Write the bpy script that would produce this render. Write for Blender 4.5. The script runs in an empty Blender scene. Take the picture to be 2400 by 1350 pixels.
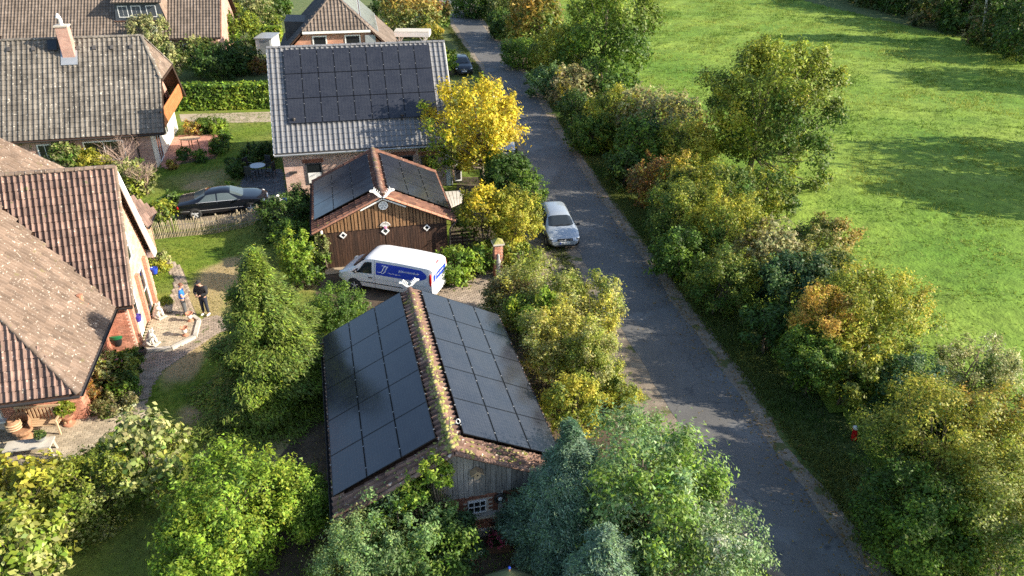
import bpy, math, random
import numpy as np
from mathutils import Vector, Matrix

SC = bpy.context.scene
COL = SC.collection
random.seed(7)
# ---------------------------------------------------------------- camera, light
CAM_H, CAM_F, CAM_P, CAM_R = 18.0, 1741.24, math.radians(29.836), math.radians(0.456)
_fw = np.array([0, math.cos(CAM_P), -math.sin(CAM_P)])
_up = np.array([0, math.sin(CAM_P), math.cos(CAM_P)])
_rt = np.array([1.0, 0, 0])
_R = _rt * math.cos(CAM_R) + _up * math.sin(CAM_R)
_U = _up * math.cos(CAM_R) - _rt * math.sin(CAM_R)
CAMPOS = np.array([0, 0, CAM_H])
cam = bpy.data.cameras.new('camera')
cam.sensor_width = 36; cam.lens = CAM_F / 2400 * 36; cam.clip_end = 2000; cam.clip_start = 0.5
camo = bpy.data.objects.new('camera', cam); COL.objects.link(camo)
camo.matrix_world = Matrix([[_R[0], _U[0], -_fw[0], 0], [_R[1], _U[1], -_fw[1], 0], [_R[2], _U[2], -_fw[2], CAM_H], [0, 0, 0, 1]])
SC.camera = camo
SUN_EL, SUN_AZ = math.radians(25), math.radians(-7)      # azimuth measured from +X towards +Y
world = bpy.data.worlds.new('World'); SC.world = world; world.use_nodes = True
_nt = world.node_tree
_sky = _nt.nodes.new('ShaderNodeTexSky'); _sky.sky_type = 'NISHITA'; _sky.sun_disc = False
_sky.sun_elevation = SUN_EL; _sky.sun_rotation = math.pi / 2 - SUN_AZ
_nt.links.new(_sky.outputs[0], _nt.nodes['Background'].inputs[0])
_nt.nodes['Background'].inputs[1].default_value = 0.125
sun = bpy.data.lights.new('sun', 'SUN'); sun.energy = 5.0; sun.angle = math.radians(0.53); sun.color = (1, 0.90, 0.74)
suno = bpy.data.objects.new('sun', sun); COL.objects.link(suno)
SUND = Vector((math.cos(SUN_EL) * math.cos(SUN_AZ), math.cos(SUN_EL) * math.sin(SUN_AZ), math.sin(SUN_EL)))
suno.rotation_euler = SUND.to_track_quat('Z', 'Y').to_euler(); suno.location = (40, -10, 40)
SC.view_settings.view_transform = 'Standard'; SC.view_settings.look = 'None'
SC.view_settings.exposure = 1.22; SC.view_settings.gamma = 1; SC.view_settings.use_curve_mapping = False
SC.cycles.max_bounces = 6; SC.cycles.transparent_max_bounces = 6
SC.cycles.use_denoising = False

# ---------------------------------------------------------------- surveying: photograph pixel -> place in the world
def ray(x, y): return _fw * CAM_F + _R * (x - 1200) + _U * (675 - y)
def at(x, y, z=0.0):
    r = ray(x, y); return CAMPOS + r * ((z - CAM_H) / r[2])
def onplane(x, y, p0, n):
    r = ray(x, y); n = np.array(n, float); return CAMPOS + r * (((np.array(p0) - CAMPOS) @ n) / (r @ n))
def proj(w):
    d = np.array(w, float) - CAMPOS; z = d @ _fw
    return 1200 + CAM_F * (d @ _R) / z, 675 - CAM_F * (d @ _U) / z
def axes(deg):
    t = math.radians(deg); return np.array([math.cos(t), math.sin(t), 0.0]), np.array([-math.sin(t), math.cos(t), 0.0])
def V3(*a): return np.array(a, float)
ZUP = V3(0, 0, 1)

# ---------------------------------------------------------------- objects
def tag(o, label=None, cat=None, group=None, kind=None):
    if label: o['label'] = label
    if cat: o['category'] = cat
    if group: o['group'] = group
    if kind: o['kind'] = kind
    return o
def thing(name, label, cat, loc=(0, 0, 0), rz=0.0, group=None):
    o = bpy.data.objects.new(name, None); COL.objects.link(o); o.empty_display_size = 0.2
    o.location = [float(v) for v in loc]; o.rotation_euler = (0, 0, rz)
    return tag(o, label, cat, group)
def link_obj(name, me, parent=None, loc=None, M=None):
    o = bpy.data.objects.new(name, me); COL.objects.link(o)
    if parent: o.parent = parent
    if M is not None: o.matrix_local = M
    elif loc is not None: o.location = [float(v) for v in loc]
    return o
def origin(o):
    v = Vector((0, 0, 0))
    while o is not None: v = v + o.location; o = o.parent
    return np.array(v)
def copy_tree(o, parent=None):
    c = o.copy(); COL.objects.link(c)
    if parent: c.parent = parent
    for ch in list(o.children): copy_tree(ch, c)
    return c
def box_uv(me):
    uv = me.uv_layers.new(name='UVMap')
    vs = [v.co for v in me.vertices]
    for p in me.polygons:
        n = p.normal
        if abs(n.z) < 0.75:
            l = math.hypot(n.x, n.y) or 1; tx, ty = -n.y / l, n.x / l
            for li in p.loop_indices:
                c = vs[me.loops[li].vertex_index]; uv.data[li].uv = (c.x * tx + c.y * ty, c.z)
        else:
            for li in p.loop_indices:
                c = vs[me.loops[li].vertex_index]; uv.data[li].uv = (c.x, c.y)
def np_mesh(name, verts, quads=None, tris=None, attrs=None, smooth=False):
    """fast mesh from numpy arrays"""
    me = bpy.data.meshes.new(name)
    verts = np.asarray(verts, np.float32); me.vertices.add(len(verts)); me.vertices.foreach_set('co', verts.ravel())
    F = quads if quads is not None else tris
    F = np.asarray(F, np.int32); k = F.shape[1]
    me.loops.add(F.size); me.loops.foreach_set('vertex_index', F.ravel())
    me.polygons.add(len(F)); me.polygons.foreach_set('loop_start', np.arange(0, F.size, k, dtype=np.int32))
    for an, (dom, typ, dat) in (attrs or {}).items():
        a = me.attributes.new(an, typ, dom)
        a.data.foreach_set('color' if typ == 'FLOAT_COLOR' else 'value', np.asarray(dat, np.float32).ravel())
    me.update(calc_edges=True)
    if smooth: me.polygons.foreach_set('use_smooth', np.ones(len(F), bool))
    return me
class MB:
    def __init__(s): s.v = []; s.f = []; s.mi = []; s.cur = 0
    def add(s, vs, fs):
        o = len(s.v); s.v += [tuple(float(c) for c in v) for v in vs]; s.f += [tuple(i + o for i in f) for f in fs]; s.mi += [s.cur] * len(fs); return s
    def quad(s, *p): return s.add(p, [tuple(range(len(p)))])
    def box(s, c, size, ax=None):
        X, Y, Z = ax if ax is not None else (V3(1, 0, 0), V3(0, 1, 0), ZUP)
        c = np.array(c, float); hx, hy, hz = [q / 2 for q in size]
        vs = [c + X * sx * hx + Y * sy * hy + Z * sz * hz for sz in (-1, 1) for sy in (-1, 1) for sx in (-1, 1)]
        return s.add(vs, [(0, 2, 3, 1), (4, 5, 7, 6), (0, 1, 5, 4), (2, 6, 7, 3), (0, 4, 6, 2), (1, 3, 7, 5)])
    def bar(s, a, b, w, h=None, up=ZUP):
        a = np.array(a, float); b = np.array(b, float); d = b - a; L = np.linalg.norm(d); X = d / L
        Y = np.cross(up, X); l = np.linalg.norm(Y)
        Y = V3(0, 1, 0) if l < 1e-4 else Y / l
        return s.box((a + b) / 2, (L, w, h or w), (X, Y, np.cross(X, Y)))
    def tube(s, pts, rad, n=6, cap=True):
        pts = [np.array(p, float) for p in pts]; k = len(pts)
        rad = [rad] * k if np.isscalar(rad) else rad
        vs = []; pu = None
        for i, p in enumerate(pts):
            d = pts[min(i + 1, k - 1)] - pts[max(i - 1, 0)]; d = d / (np.linalg.norm(d) + 1e-9)
            r0 = pu if pu is not None else (V3(1, 0, 0) if abs(d[0]) < 0.8 else V3(0, 1, 0))
            Y = np.cross(d, r0); Y /= np.linalg.norm(Y) + 1e-9; X = np.cross(Y, d); pu = X
            vs += [p + (X * math.cos(t) + Y * math.sin(t)) * rad[i] for t in [2 * math.pi * j / n for j in range(n)]]
        fs = [(i * n + j, i * n + (j + 1) % n, (i + 1) * n + (j + 1) % n, (i + 1) * n + j) for i in range(k - 1) for j in range(n)]
        if cap: fs += [tuple(range(n - 1, -1, -1)), tuple((k - 1) * n + j for j in range(n))]
        return s.add(vs, fs)
    def lathe(s, c, prof, n=16, sx=1, sy=1):
        c = np.array(c, float); vs = []; k = len(prof)
        for r, z in prof: vs += [c + V3(r * sx * math.cos(2 * math.pi * j / n), r * sy * math.sin(2 * math.pi * j / n), z) for j in range(n)]
        fs = [(i * n + j, i * n + (j + 1) % n, (i + 1) * n + (j + 1) % n, (i + 1) * n + j) for i in range(k - 1) for j in range(n)]
        if prof[0][0] > 1e-4: fs.append(tuple(range(n - 1, -1, -1)))
        if prof[-1][0] > 1e-4: fs.append(tuple((k - 1) * n + j for j in range(n)))
        return s.add(vs, fs)
    def blob(s, c, r, n=10, m=6, ax=None):
        X, Y, Z = ax if ax is not None else (V3(1, 0, 0), V3(0, 1, 0), ZUP)
        c = np.array(c, float); vs = []
        for i in range(m + 1):
            t = math.pi * i / m
            for j in range(n):
                q = 2 * math.pi * j / n
                vs.append(c - Z * r[2] * math.cos(t) + (X * r[0] * math.cos(q) + Y * r[1] * math.sin(q)) * max(math.sin(t), 1e-3))
        fs = [(i * n + j, i * n + (j + 1) % n, (i + 1) * n + (j + 1) % n, (i + 1) * n + j) for i in range(m) for j in range(n)]
        return s.add(vs, fs)
    def prism(s, poly, off):
        poly = [np.array(p, float) for p in poly]; off = np.array(off, float); n = len(poly)
        return s.add(poly + [p + off for p in poly], [tuple(range(n - 1, -1, -1)), tuple(range(n, 2 * n))] + [(i, (i + 1) % n, n + (i + 1) % n, n + i) for i in range(n)])
    def mesh(s, name, mats, smooth=False, uv=False, sub=None):
        me = bpy.data.meshes.new(name)
        vs = s.v if sub is None else [tuple(a - b for a, b in zip(v, sub)) for v in s.v]
        me.from_pydata(vs, [], s.f); me.update()
        for m in (mats if isinstance(mats, (list, tuple)) else [mats]): me.materials.append(m)
        if len(me.materials) > 1: me.polygons.foreach_set('material_index', s.mi)
        if smooth: me.polygons.foreach_set('use_smooth', [True] * len(me.polygons))
        if uv: box_uv(me)
        return me
    def build(s, name, mats, parent=None, smooth=False, uv=False, world=False, loc=None, fix=True):
        me = s.mesh(name, mats, smooth, uv, origin(parent) if (world and parent) else None)
        if fix:
            import bmesh
            bm = bmesh.new(); bm.from_mesh(me); bmesh.ops.recalc_face_normals(bm, faces=bm.faces); bm.to_mesh(me); bm.free()
        return link_obj(name, me, parent, loc)
def smooth_angle(o, deg=40):
    me = o.data; me.polygons.foreach_set('use_smooth', [True] * len(me.polygons))
    try: me.set_sharp_from_angle(angle=math.radians(deg))
    except Exception: pass

# ---------------------------------------------------------------- materials
def pmat(name, col, rough=0.6, col2=None, scale=4.0, bump=0.0, bscale=30.0, metal=0.0, spec=0.5, coat=0.0, coords='Object', spots=None, detail=4, stretch=None, vary=None, contrast=(0.35, 0.65)):
    """principled material; col/col2 blended by noise, spots = (colour, scale, threshold) for lichen or dirt, vary = per-piece brightness change"""
    m = bpy.data.materials.new(name); m.use_nodes = True; nt = m.node_tree; N = nt.nodes; L = nt.links
    b = N['Principled BSDF']; b.inputs['Roughness'].default_value = rough; b.inputs['Metallic'].default_value = metal
    b.inputs['Specular IOR Level'].default_value = spec
    if coat: b.inputs['Coat Weight'].default_value = coat; b.inputs['Coat Roughness'].default_value = 0.04
    c = (*col, 1)
    if coords == 'World': src = N.new('ShaderNodeNewGeometry').outputs['Position']
    else: src = N.new('ShaderNodeTexCoord').outputs[coords]
    if stretch:
        mp = N.new('ShaderNodeMapping'); mp.inputs['Scale'].default_value = stretch; L.new(src, mp.inputs[0]); src = mp.outputs[0]
    cur = None
    if col2:
        t = N.new('ShaderNodeTexNoise'); t.inputs['Scale'].default_value = scale; t.inputs['Detail'].default_value = detail; L.new(src, t.inputs['Vector'])
        r = N.new('ShaderNodeValToRGB'); r.color_ramp.elements[0].position = contrast[0]; r.color_ramp.elements[1].position = contrast[1]
        r.color_ramp.elements[0].color = c; r.color_ramp.elements[1].color = (*col2, 1); L.new(t.outputs[0], r.inputs[0]); cur = r.outputs[0]
    for sp in (spots or []):
        scol, ssc, th = sp[:3]
        t = N.new('ShaderNodeTexNoise'); t.inputs['Scale'].default_value = ssc; t.inputs['Detail'].default_value = 3; L.new(src, t.inputs['Vector'])
        r = N.new('ShaderNodeValToRGB'); r.color_ramp.elements[0].position = th; r.color_ramp.elements[1].position = min(th + 0.05, 1)
        L.new(t.outputs[0], r.inputs[0])
        mx = N.new('ShaderNodeMix'); mx.data_type = 'RGBA'; L.new(r.outputs[0], mx.inputs[0])
        if cur is not None: L.new(cur, mx.inputs[6])
        else: mx.inputs[6].default_value = c
        mx.inputs[7].default_value = (*scol, 1); cur = mx.outputs[2]
    if vary:
        oi = N.new('ShaderNodeObjectInfo'); a = N.new('ShaderNodeAttribute'); a.attribute_name = 'rnd'
        ad = N.new('ShaderNodeMath'); ad.operation = 'ADD'; L.new(oi.outputs['Random'], ad.inputs[0]); L.new(a.outputs['Fac'], ad.inputs[1])
        fr = N.new('ShaderNodeMath'); fr.operation = 'FRACT'; L.new(ad.outputs[0], fr.inputs[0])
        mr = N.new('ShaderNodeMapRange'); mr.inputs[3].default_value = 1 - vary; mr.inputs[4].default_value = 1 + vary; L.new(fr.outputs[0], mr.inputs[0])
        mx = N.new('ShaderNodeMix'); mx.data_type = 'RGBA'; mx.blend_type = 'MULTIPLY'; mx.inputs[0].default_value = 1
        if cur is not None: L.new(cur, mx.inputs[6])
        else: mx.inputs[6].default_value = c
        L.new(mr.outputs[0], mx.inputs[7]); cur = mx.outputs[2]
    if cur is not None: L.new(cur, b.inputs['Base Color'])
    else: b.inputs['Base Color'].default_value = c
    if bump:
        t = N.new('ShaderNodeTexNoise'); t.inputs['Scale'].default_value = bscale; t.inputs['Detail'].default_value = 5; L.new(src, t.inputs['Vector'])
        bp = N.new('ShaderNodeBump'); bp.inputs['Strength'].default_value = 1; bp.inputs['Distance'].default_value = bump; L.new(t.outputs[0], bp.inputs['Height']); L.new(bp.outputs[0], b.inputs['Normal'])
    return m
def brick_mat(name, c1, c2, mortar, scale=1.0):
    """far walls: running-bond brick drawn on metre UVs"""
    m = bpy.data.materials.new(name); m.use_nodes = True; nt = m.node_tree; N = nt.nodes; L = nt.links; b = N['Principled BSDF']
    b.inputs['Roughness'].default_value = 0.85
    uv = N.new('ShaderNodeTexCoord'); t = N.new('ShaderNodeTexBrick'); L.new(uv.outputs['UV'], t.inputs['Vector'])
    t.inputs['Scale'].default_value = 1; t.inputs['Brick Width'].default_value = 0.25 * scale; t.inputs['Row Height'].default_value = 0.083 * scale
    t.inputs['Mortar Size'].default_value = 0.008; t.inputs['Color1'].default_value = (*c1, 1); t.inputs['Color2'].default_value = (*c2, 1); t.inputs['Mortar'].default_value = (*mortar, 1)
    n = N.new('ShaderNodeTexNoise'); n.inputs['Scale'].default_value = 1.3; n.inputs['Detail'].default_value = 5; L.new(uv.outputs['UV'], n.inputs['Vector'])
    mr = N.new('ShaderNodeMapRange'); mr.inputs[1].default_value = 0.3; mr.inputs[2].default_value = 0.7; mr.inputs[3].default_value = 0.8; mr.inputs[4].default_value = 1.2; L.new(n.outputs[0], mr.inputs[0])
    mx = N.new('ShaderNodeMix'); mx.data_type = 'RGBA'; mx.blend_type = 'MULTIPLY'; mx.inputs[0].default_value = 1; L.new(t.outputs['Color'], mx.inputs[6]); L.new(mr.outputs[0], mx.inputs[7]); L.new(mx.outputs[2], b.inputs['Base Color'])
    bp = N.new('ShaderNodeBump'); bp.inputs['Distance'].default_value = 0.006; bp.invert = True; L.new(t.outputs['Fac'], bp.inputs['Height']); L.new(bp.outputs[0], b.inputs['Normal'])
    return m
def leaf_mat(name, trans=0.35, rough=0.55):
    m = bpy.data.materials.new(name); m.use_nodes = True; nt = m.node_tree; N = nt.nodes; L = nt.links
    b = N['Principled BSDF']; b.inputs['Roughness'].default_value = rough; b.inputs['Specular IOR Level'].default_value = 0.35
    a = N.new('ShaderNodeAttribute'); a.attribute_name = 'tint'; L.new(a.outputs['Color'], b.inputs['Base Color'])
    t = N.new('ShaderNodeBsdfTranslucent'); L.new(a.outputs['Color'], t.inputs['Color'])
    mx = N.new('ShaderNodeMixShader'); mx.inputs[0].default_value = trans; L.new(b.outputs[0], mx.inputs[1]); L.new(t.outputs[0], mx.inputs[2])
    L.new(mx.outputs[0], N['Material Output'].inputs[0]); return m
def glass_mat(name, col=(0.02, 0.025, 0.03), rough=0.03):
    m = pmat(name, col, rough, spec=0.8); return m
M = {}
M['leaf'] = leaf_mat('leaf', 0.42); M['needle'] = leaf_mat('needle', 0.2, 0.6); M['grass'] = leaf_mat('grass_blade', 0.35, 0.7)
M['bark'] = pmat('bark', (0.10, 0.075, 0.05), 0.9, (0.17, 0.14, 0.10), 3, 0.02, 14, stretch=(1, 1, 0.25))
M['birch'] = pmat('birch_bark', (0.62, 0.58, 0.52), 0.8, (0.42, 0.38, 0.33), 5, spots=[((0.05, 0.04, 0.04), 4, 0.62)])
M['twig'] = pmat('twig', (0.32, 0.22, 0.17), 0.9, (0.42, 0.30, 0.24), 2)
M['tile_brown'] = pmat('tile_brown', (0.125, 0.076, 0.06), 0.8, (0.21, 0.135, 0.108), 2.2, 0.01, 25, coords='World', vary=0.32, spots=[((0.42, 0.36, 0.30), 9, 0.66), ((0.09, 0.085, 0.04), 3.5, 0.66)])
M['tile_weathered'] = pmat('tile_weathered', (0.132, 0.092, 0.067), 0.85, (0.195, 0.140, 0.106), 1.6, 0.01, 25, coords='World', vary=0.22, spots=[((0.46, 0.40, 0.34), 13, 0.63), ((0.16, 0.13, 0.07), 3, 0.66)])
M['tile_grey'] = pmat('tile_grey', (0.092, 0.08, 0.066), 0.85, (0.17, 0.15, 0.126), 0.9, 0.01, 22, coords='World', vary=0.22, spots=[((0.42, 0.39, 0.33), 7, 0.64)])
M['tile_greybrown'] = pmat('tile_greybrown', (0.115, 0.088, 0.068), 0.85, (0.17, 0.132, 0.105), 0.9, 0.01, 22, coords='World', vary=0.18, spots=[((0.36, 0.32, 0.27), 8, 0.67)])
M['tile_slate'] = pmat('tile_slate', (0.135, 0.136, 0.143), 0.45, (0.165, 0.166, 0.173), 0.8, 0.002, 40, coords='World', vary=0.08)
M['tile_red'] = pmat('tile_red', (0.115, 0.050, 0.032), 0.8, (0.195, 0.088, 0.053), 2.5, 0.008, 25, coords='World', vary=0.3, spots=[((0.20, 0.16, 0.05), 5, 0.66), ((0.5, 0.42, 0.33), 9, 0.68)])
M['tile_barn'] = pmat('tile_barn', (0.125, 0.068, 0.05), 0.85, (0.235, 0.142, 0.102), 2.2, 0.012, 25, coords='World', vary=0.3, spots=[((0.17, 0.17, 0.03), 3.0, 0.62), ((0.55, 0.46, 0.38), 8, 0.65)])
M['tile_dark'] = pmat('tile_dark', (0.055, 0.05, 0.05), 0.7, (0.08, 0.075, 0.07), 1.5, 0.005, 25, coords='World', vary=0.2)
M['moss'] = pmat('moss', (0.15, 0.17, 0.02), 0.95, (0.34, 0.30, 0.12), 8, 0.03, 12, coords='World')
M['brick_red'] = pmat('brick_red', (0.44, 0.17, 0.105), 0.88, (0.54, 0.26, 0.175), 2.0, 0.004, 40, coords='World', vary=0.28)
M['brick_old'] = pmat('brick_old', (0.22, 0.085, 0.05), 0.9, (0.34, 0.14, 0.085), 2.0, 0.004, 40, coords='World', vary=0.28)
M['brick_sunlit'] = pmat('brick_sunlit', (0.55, 0.32, 0.23), 0.88, (0.64, 0.43, 0.33), 2.0, 0.004, 40, coords='World', vary=0.2)  # same red brick, lightened: strong sun on the gable put into the colour
M['mortar'] = pmat('mortar', (0.62, 0.53, 0.43), 0.95, (0.52, 0.44, 0.36), 3, coords='World')
M['brick_far'] = brick_mat('brick_far', (0.46, 0.27, 0.21), (0.57, 0.38, 0.30), (0.62, 0.54, 0.47))
M['brick_pink'] = brick_mat('brick_pink', (0.42, 0.23, 0.18), (0.48, 0.29, 0.23), (0.44, 0.33, 0.27))
M['brick_orange'] = brick_mat('brick_orange', (0.42, 0.17, 0.10), (0.50, 0.24, 0.15), (0.5, 0.4, 0.32))
M['white'] = pmat('white_paint', (0.80, 0.79, 0.77), 0.45, (0.74, 0.73, 0.70), 2, coords='World')
M['render'] = pmat('cream_render', (0.74, 0.68, 0.56), 0.85, (0.66, 0.59, 0.47), 1.2, 0.003, 60, coords='World')
M['dark_glass'] = glass_mat('window_glass', (0.015, 0.018, 0.02))
M['grey_metal'] = pmat('grey_metal', (0.30, 0.31, 0.32), 0.4, metal=0.7)
M['zinc'] = pmat('zinc', (0.42, 0.44, 0.46), 0.45, (0.36, 0.38, 0.40), 3, metal=0.5, coords='World')
M['dark_metal'] = pmat('dark_metal', (0.045, 0.04, 0.038), 0.5, metal=0.3)
M['black'] = pmat('black_plastic', (0.02, 0.02, 0.022), 0.5)
M['wood_dark'] = pmat('wood_dark', (0.032, 0.015, 0.009), 0.7, (0.066, 0.031, 0.017), 3, 0.004, 30, coords='World', stretch=(6, 6, 0.7), vary=0.3)
M['wood_brown'] = pmat('wood_brown', (0.16, 0.08, 0.035), 0.75, (0.27, 0.15, 0.07), 3, 0.004, 30, coords='World', stretch=(6, 6, 0.7), vary=0.35)
M['wood_grey'] = pmat('wood_grey', (0.20, 0.185, 0.17), 0.85, (0.33, 0.30, 0.27), 3, 0.004, 30, coords='World', stretch=(7, 7, 0.6), vary=0.3)
M['wood_orange'] = pmat('wood_orange', (0.42, 0.135, 0.045), 0.6, (0.50, 0.185, 0.07), 3, 0.003, 20, coords='World', vary=0.12)
M['wood_pale'] = pmat('wood_pale', (0.48, 0.33, 0.19), 0.7, (0.56, 0.40, 0.25), 5, coords='World')
M['chestnut'] = pmat('chestnut_pale', (0.27, 0.215, 0.135), 0.9, (0.39, 0.325, 0.215), 5, 0.004, 30, coords='World', vary=0.3)
M['terracotta'] = pmat('terracotta', (0.36, 0.155, 0.09), 0.8, (0.44, 0.21, 0.13), 6, coords='World')
M['stone_white'] = pmat('stone_white', (0.66, 0.62, 0.56), 0.85, (0.50, 0.46, 0.40), 7, 0.006, 40)
M['concrete'] = pmat('concrete', (0.42, 0.38, 0.32), 0.9, (0.52, 0.48, 0.41), 3, 0.003, 40, coords='World')
M['paver'] = pmat('paver', (0.33, 0.27, 0.19), 0.9, (0.43, 0.36, 0.26), 2.0, 0.003, 50, coords='World', vary=0.2, spots=[((0.15, 0.15, 0.07), 2.5, 0.64)])
M['paver_path'] = pmat('paver_path', (0.26, 0.205, 0.155), 0.9, (0.35, 0.28, 0.215), 2.0, 0.003, 50, coords='World', vary=0.22, spots=[((0.13, 0.14, 0.05), 3, 0.62)])
M['paver_dark'] = pmat('paver_dark', (0.085, 0.085, 0.092), 0.7, (0.13, 0.13, 0.135), 2.0, 0.003, 50, coords='World', vary=0.25)
M['paver_red'] = pmat('paver_red', (0.40, 0.19, 0.14), 0.85, (0.46, 0.23, 0.17), 2.0, coords='World', vary=0.12)
M['bed'] = pmat('sand_bed', (0.13, 0.11, 0.07), 0.95, (0.19, 0.16, 0.10), 4, coords='World')
M['soil'] = pmat('soil', (0.06, 0.042, 0.028), 0.95, (0.12, 0.085, 0.055), 1.5, 0.03, 9, coords='World')
M['asphalt'] = pmat('asphalt', (0.094, 0.091, 0.087), 0.8, (0.124, 0.121, 0.116), 0.45, 0.006, 60, coords='World', spots=[((0.14, 0.14, 0.138), 0.30, 0.58), ((0.20, 0.18, 0.15), 3.2, 0.72), ((0.07, 0.072, 0.076), 0.8, 0.66), ((0.135, 0.13, 0.122), 1.6, 0.72)])
M['gravel'] = pmat('gravel', (0.17, 0.135, 0.10), 0.95, (0.25, 0.205, 0.155), 2.5, 0.02, 25, coords='World', spots=[((0.09, 0.10, 0.03), 1.2, 0.58), ((0.34, 0.29, 0.23), 10, 0.66)])
M['path_tan'] = pmat('path_tan', (0.33, 0.26, 0.18), 0.95, (0.40, 0.33, 0.24), 1.2, 0.01, 20, coords='World')
M['verge'] = pmat('verge_grass', (0.06, 0.10, 0.018), 0.95, (0.11, 0.13, 0.035), 1.2, 0.06, 9, coords='World', spots=[((0.12, 0.09, 0.045), 1.5, 0.64)])

def add_cracks(m, scale, width, dark):
    nt = m.node_tree; N = nt.nodes; L = nt.links; b = N['Principled BSDF']; src = b.inputs['Base Color'].links[0].from_socket
    g = N.new('ShaderNodeNewGeometry').outputs['Position']; no = N.new('ShaderNodeTexNoise'); no.inputs['Scale'].default_value = 1.1; no.inputs['Detail'].default_value = 4; L.new(g, no.inputs['Vector'])
    ad = N.new('ShaderNodeVectorMath'); ad.operation = 'MULTIPLY_ADD'; L.new(no.outputs['Color'], ad.inputs[0]); ad.inputs[1].default_value = (1.4, 1.4, 0); L.new(g, ad.inputs[2])
    v = N.new('ShaderNodeTexVoronoi'); v.feature = 'DISTANCE_TO_EDGE'; v.inputs['Scale'].default_value = scale; L.new(ad.outputs[0], v.inputs['Vector'])
    mr = N.new('ShaderNodeMapRange'); mr.inputs[1].default_value = 0; mr.inputs[2].default_value = width; mr.inputs[3].default_value = dark; mr.inputs[4].default_value = 1; L.new(v.outputs['Distance'], mr.inputs[0])
    mx = N.new('ShaderNodeMix'); mx.data_type = 'RGBA'; mx.blend_type = 'MULTIPLY'; mx.inputs[0].default_value = 1; L.new(src, mx.inputs[6]); L.new(mr.outputs[0], mx.inputs[7])
    f = N.new('ShaderNodeTexNoise'); f.inputs['Scale'].default_value = 26; f.inputs['Detail'].default_value = 3; L.new(g, f.inputs['Vector']); m2 = N.new('ShaderNodeMapRange'); m2.inputs[1].default_value = .3; m2.inputs[2].default_value = .7; m2.inputs[3].default_value = .88; m2.inputs[4].default_value = 1.12; L.new(f.outputs[0], m2.inputs[0])
    my = N.new('ShaderNodeMix'); my.data_type = 'RGBA'; my.blend_type = 'MULTIPLY'; my.inputs[0].default_value = 1; L.new(mx.outputs[2], my.inputs[6]); L.new(m2.outputs[0], my.inputs[7]); L.new(my.outputs[2], b.inputs['Base Color'])
add_cracks(M['asphalt'], .30, .012, .62)
# ---------------------------------------------------------------- pieces: tiles, bricks, pavers, boards
def unit(v): v = np.array(v, float); return v / np.linalg.norm(v)
def inpoly(p, poly):
    c = False; n = len(poly); j = n - 1
    for i in range(n):
        if (poly[i][1] > p[1]) != (poly[j][1] > p[1]) and p[0] < (poly[j][0] - poly[i][0]) * (p[1] - poly[i][1]) / (poly[j][1] - poly[i][1]) + poly[i][0]: c = not c
        j = i
    return c
def tile_shape(tu, tv, flat=False, amp=1.0):
    """one interlocking roof tile: u across, v down the slope, n up; laid tail-over-head"""
    prof = [(0, .012), (.08, .058), (.24, .084), (.42, .060), (.52, .008), (.76, -.006), (1.0, .012)] if not flat else [(0, .012), (.04, .02), (.96, .02), (1, .012)]
    k = tu / 0.24 * amp if not flat else 1
    vs = []; fs = []; n = len(prof)
    for u, z in prof: vs.append((u * tu, -0.04, z * k))
    for u, z in prof: vs.append((u * tu, tv, z * k + 0.036))
    for u, z in prof: vs.append((u * tu, tv, 0.0))
    fs += [(i, i + 1, n + i + 1, n + i) for i in range(n - 1)] + [(n + i, n + i + 1, 2 * n + i + 1, 2 * n + i) for i in range(n - 1)]
    return np.array(vs, float), fs
def scatter_pieces(name, shape, mats, frames, parent, keep=300, jitter=0.0, smooth=True):
    """frames: list of (pos, X, Y, Z); the largest in the picture become objects, the rest one mesh"""
    if not frames: return
    vs, fs = shape
    vis = []
    for f in frames:
        x, y = proj(f[0]); d = np.linalg.norm(f[0] - CAMPOS); off = 0 if (-40 < x < 2440 and -40 < y < 1390) else 1e4
        vis.append(d + off)
    order = np.argsort(vis)
    org = origin(parent)
    me = bpy.data.meshes.new(name); me.from_pydata([tuple(v) for v in vs], [], fs); me.materials.append(mats); me.update()
    if smooth: me.polygons.foreach_set('use_smooth', [True] * len(fs)); me.set_sharp_from_angle(angle=math.radians(50))
    for k in order[:keep]:
        if vis[k] > 9000: continue
        p, X, Y, Z = frames[k]; o = bpy.data.objects.new(name, me); COL.objects.link(o); o.parent = parent
        t = p - org; j = [random.uniform(-jitter, jitter) for _ in range(2)]
        Mx = Matrix([[X[i], Y[i], Z[i], t[i]] for i in range(3)] + [[0, 0, 0, 1]])
        if jitter: Mx = Mx @ Matrix.Rotation(j[0], 4, 'Z') @ Matrix.Translation((0, 0, abs(j[1]) * 0.15))
        o.matrix_local = Mx
    rest = [k for k in order[keep:] if vis[k] < 9000 or True]
    if rest:
        vv = []; rn = []
        nv = len(vs)
        for k in rest:
            p, X, Y, Z = frames[k]; vv.append(vs[:, :1] * X + vs[:, 1:2] * Y + vs[:, 2:3] * Z + (p - org)); rn += [random.random()] * nv
        vv = np.concatenate(vv); ff = []
        for i in range(len(rest)): ff += [tuple(a + i * nv for a in f) for f in fs]
        me2 = bpy.data.meshes.new(name + '_mass'); me2.from_pydata(vv.tolist(), [], ff); me2.materials.append(mats)
        a = me2.attributes.new('rnd', 'FLOAT', 'POINT'); a.data.foreach_set('value', np.array(rn, np.float32)); me2.update()
        if smooth: me2.polygons.foreach_set('use_smooth', [True] * len(ff)); me2.set_sharp_from_angle(angle=math.radians(50))
        o = link_obj(name + ('' if not keep else ''), me2, parent); o['kind'] = 'stuff'
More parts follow.
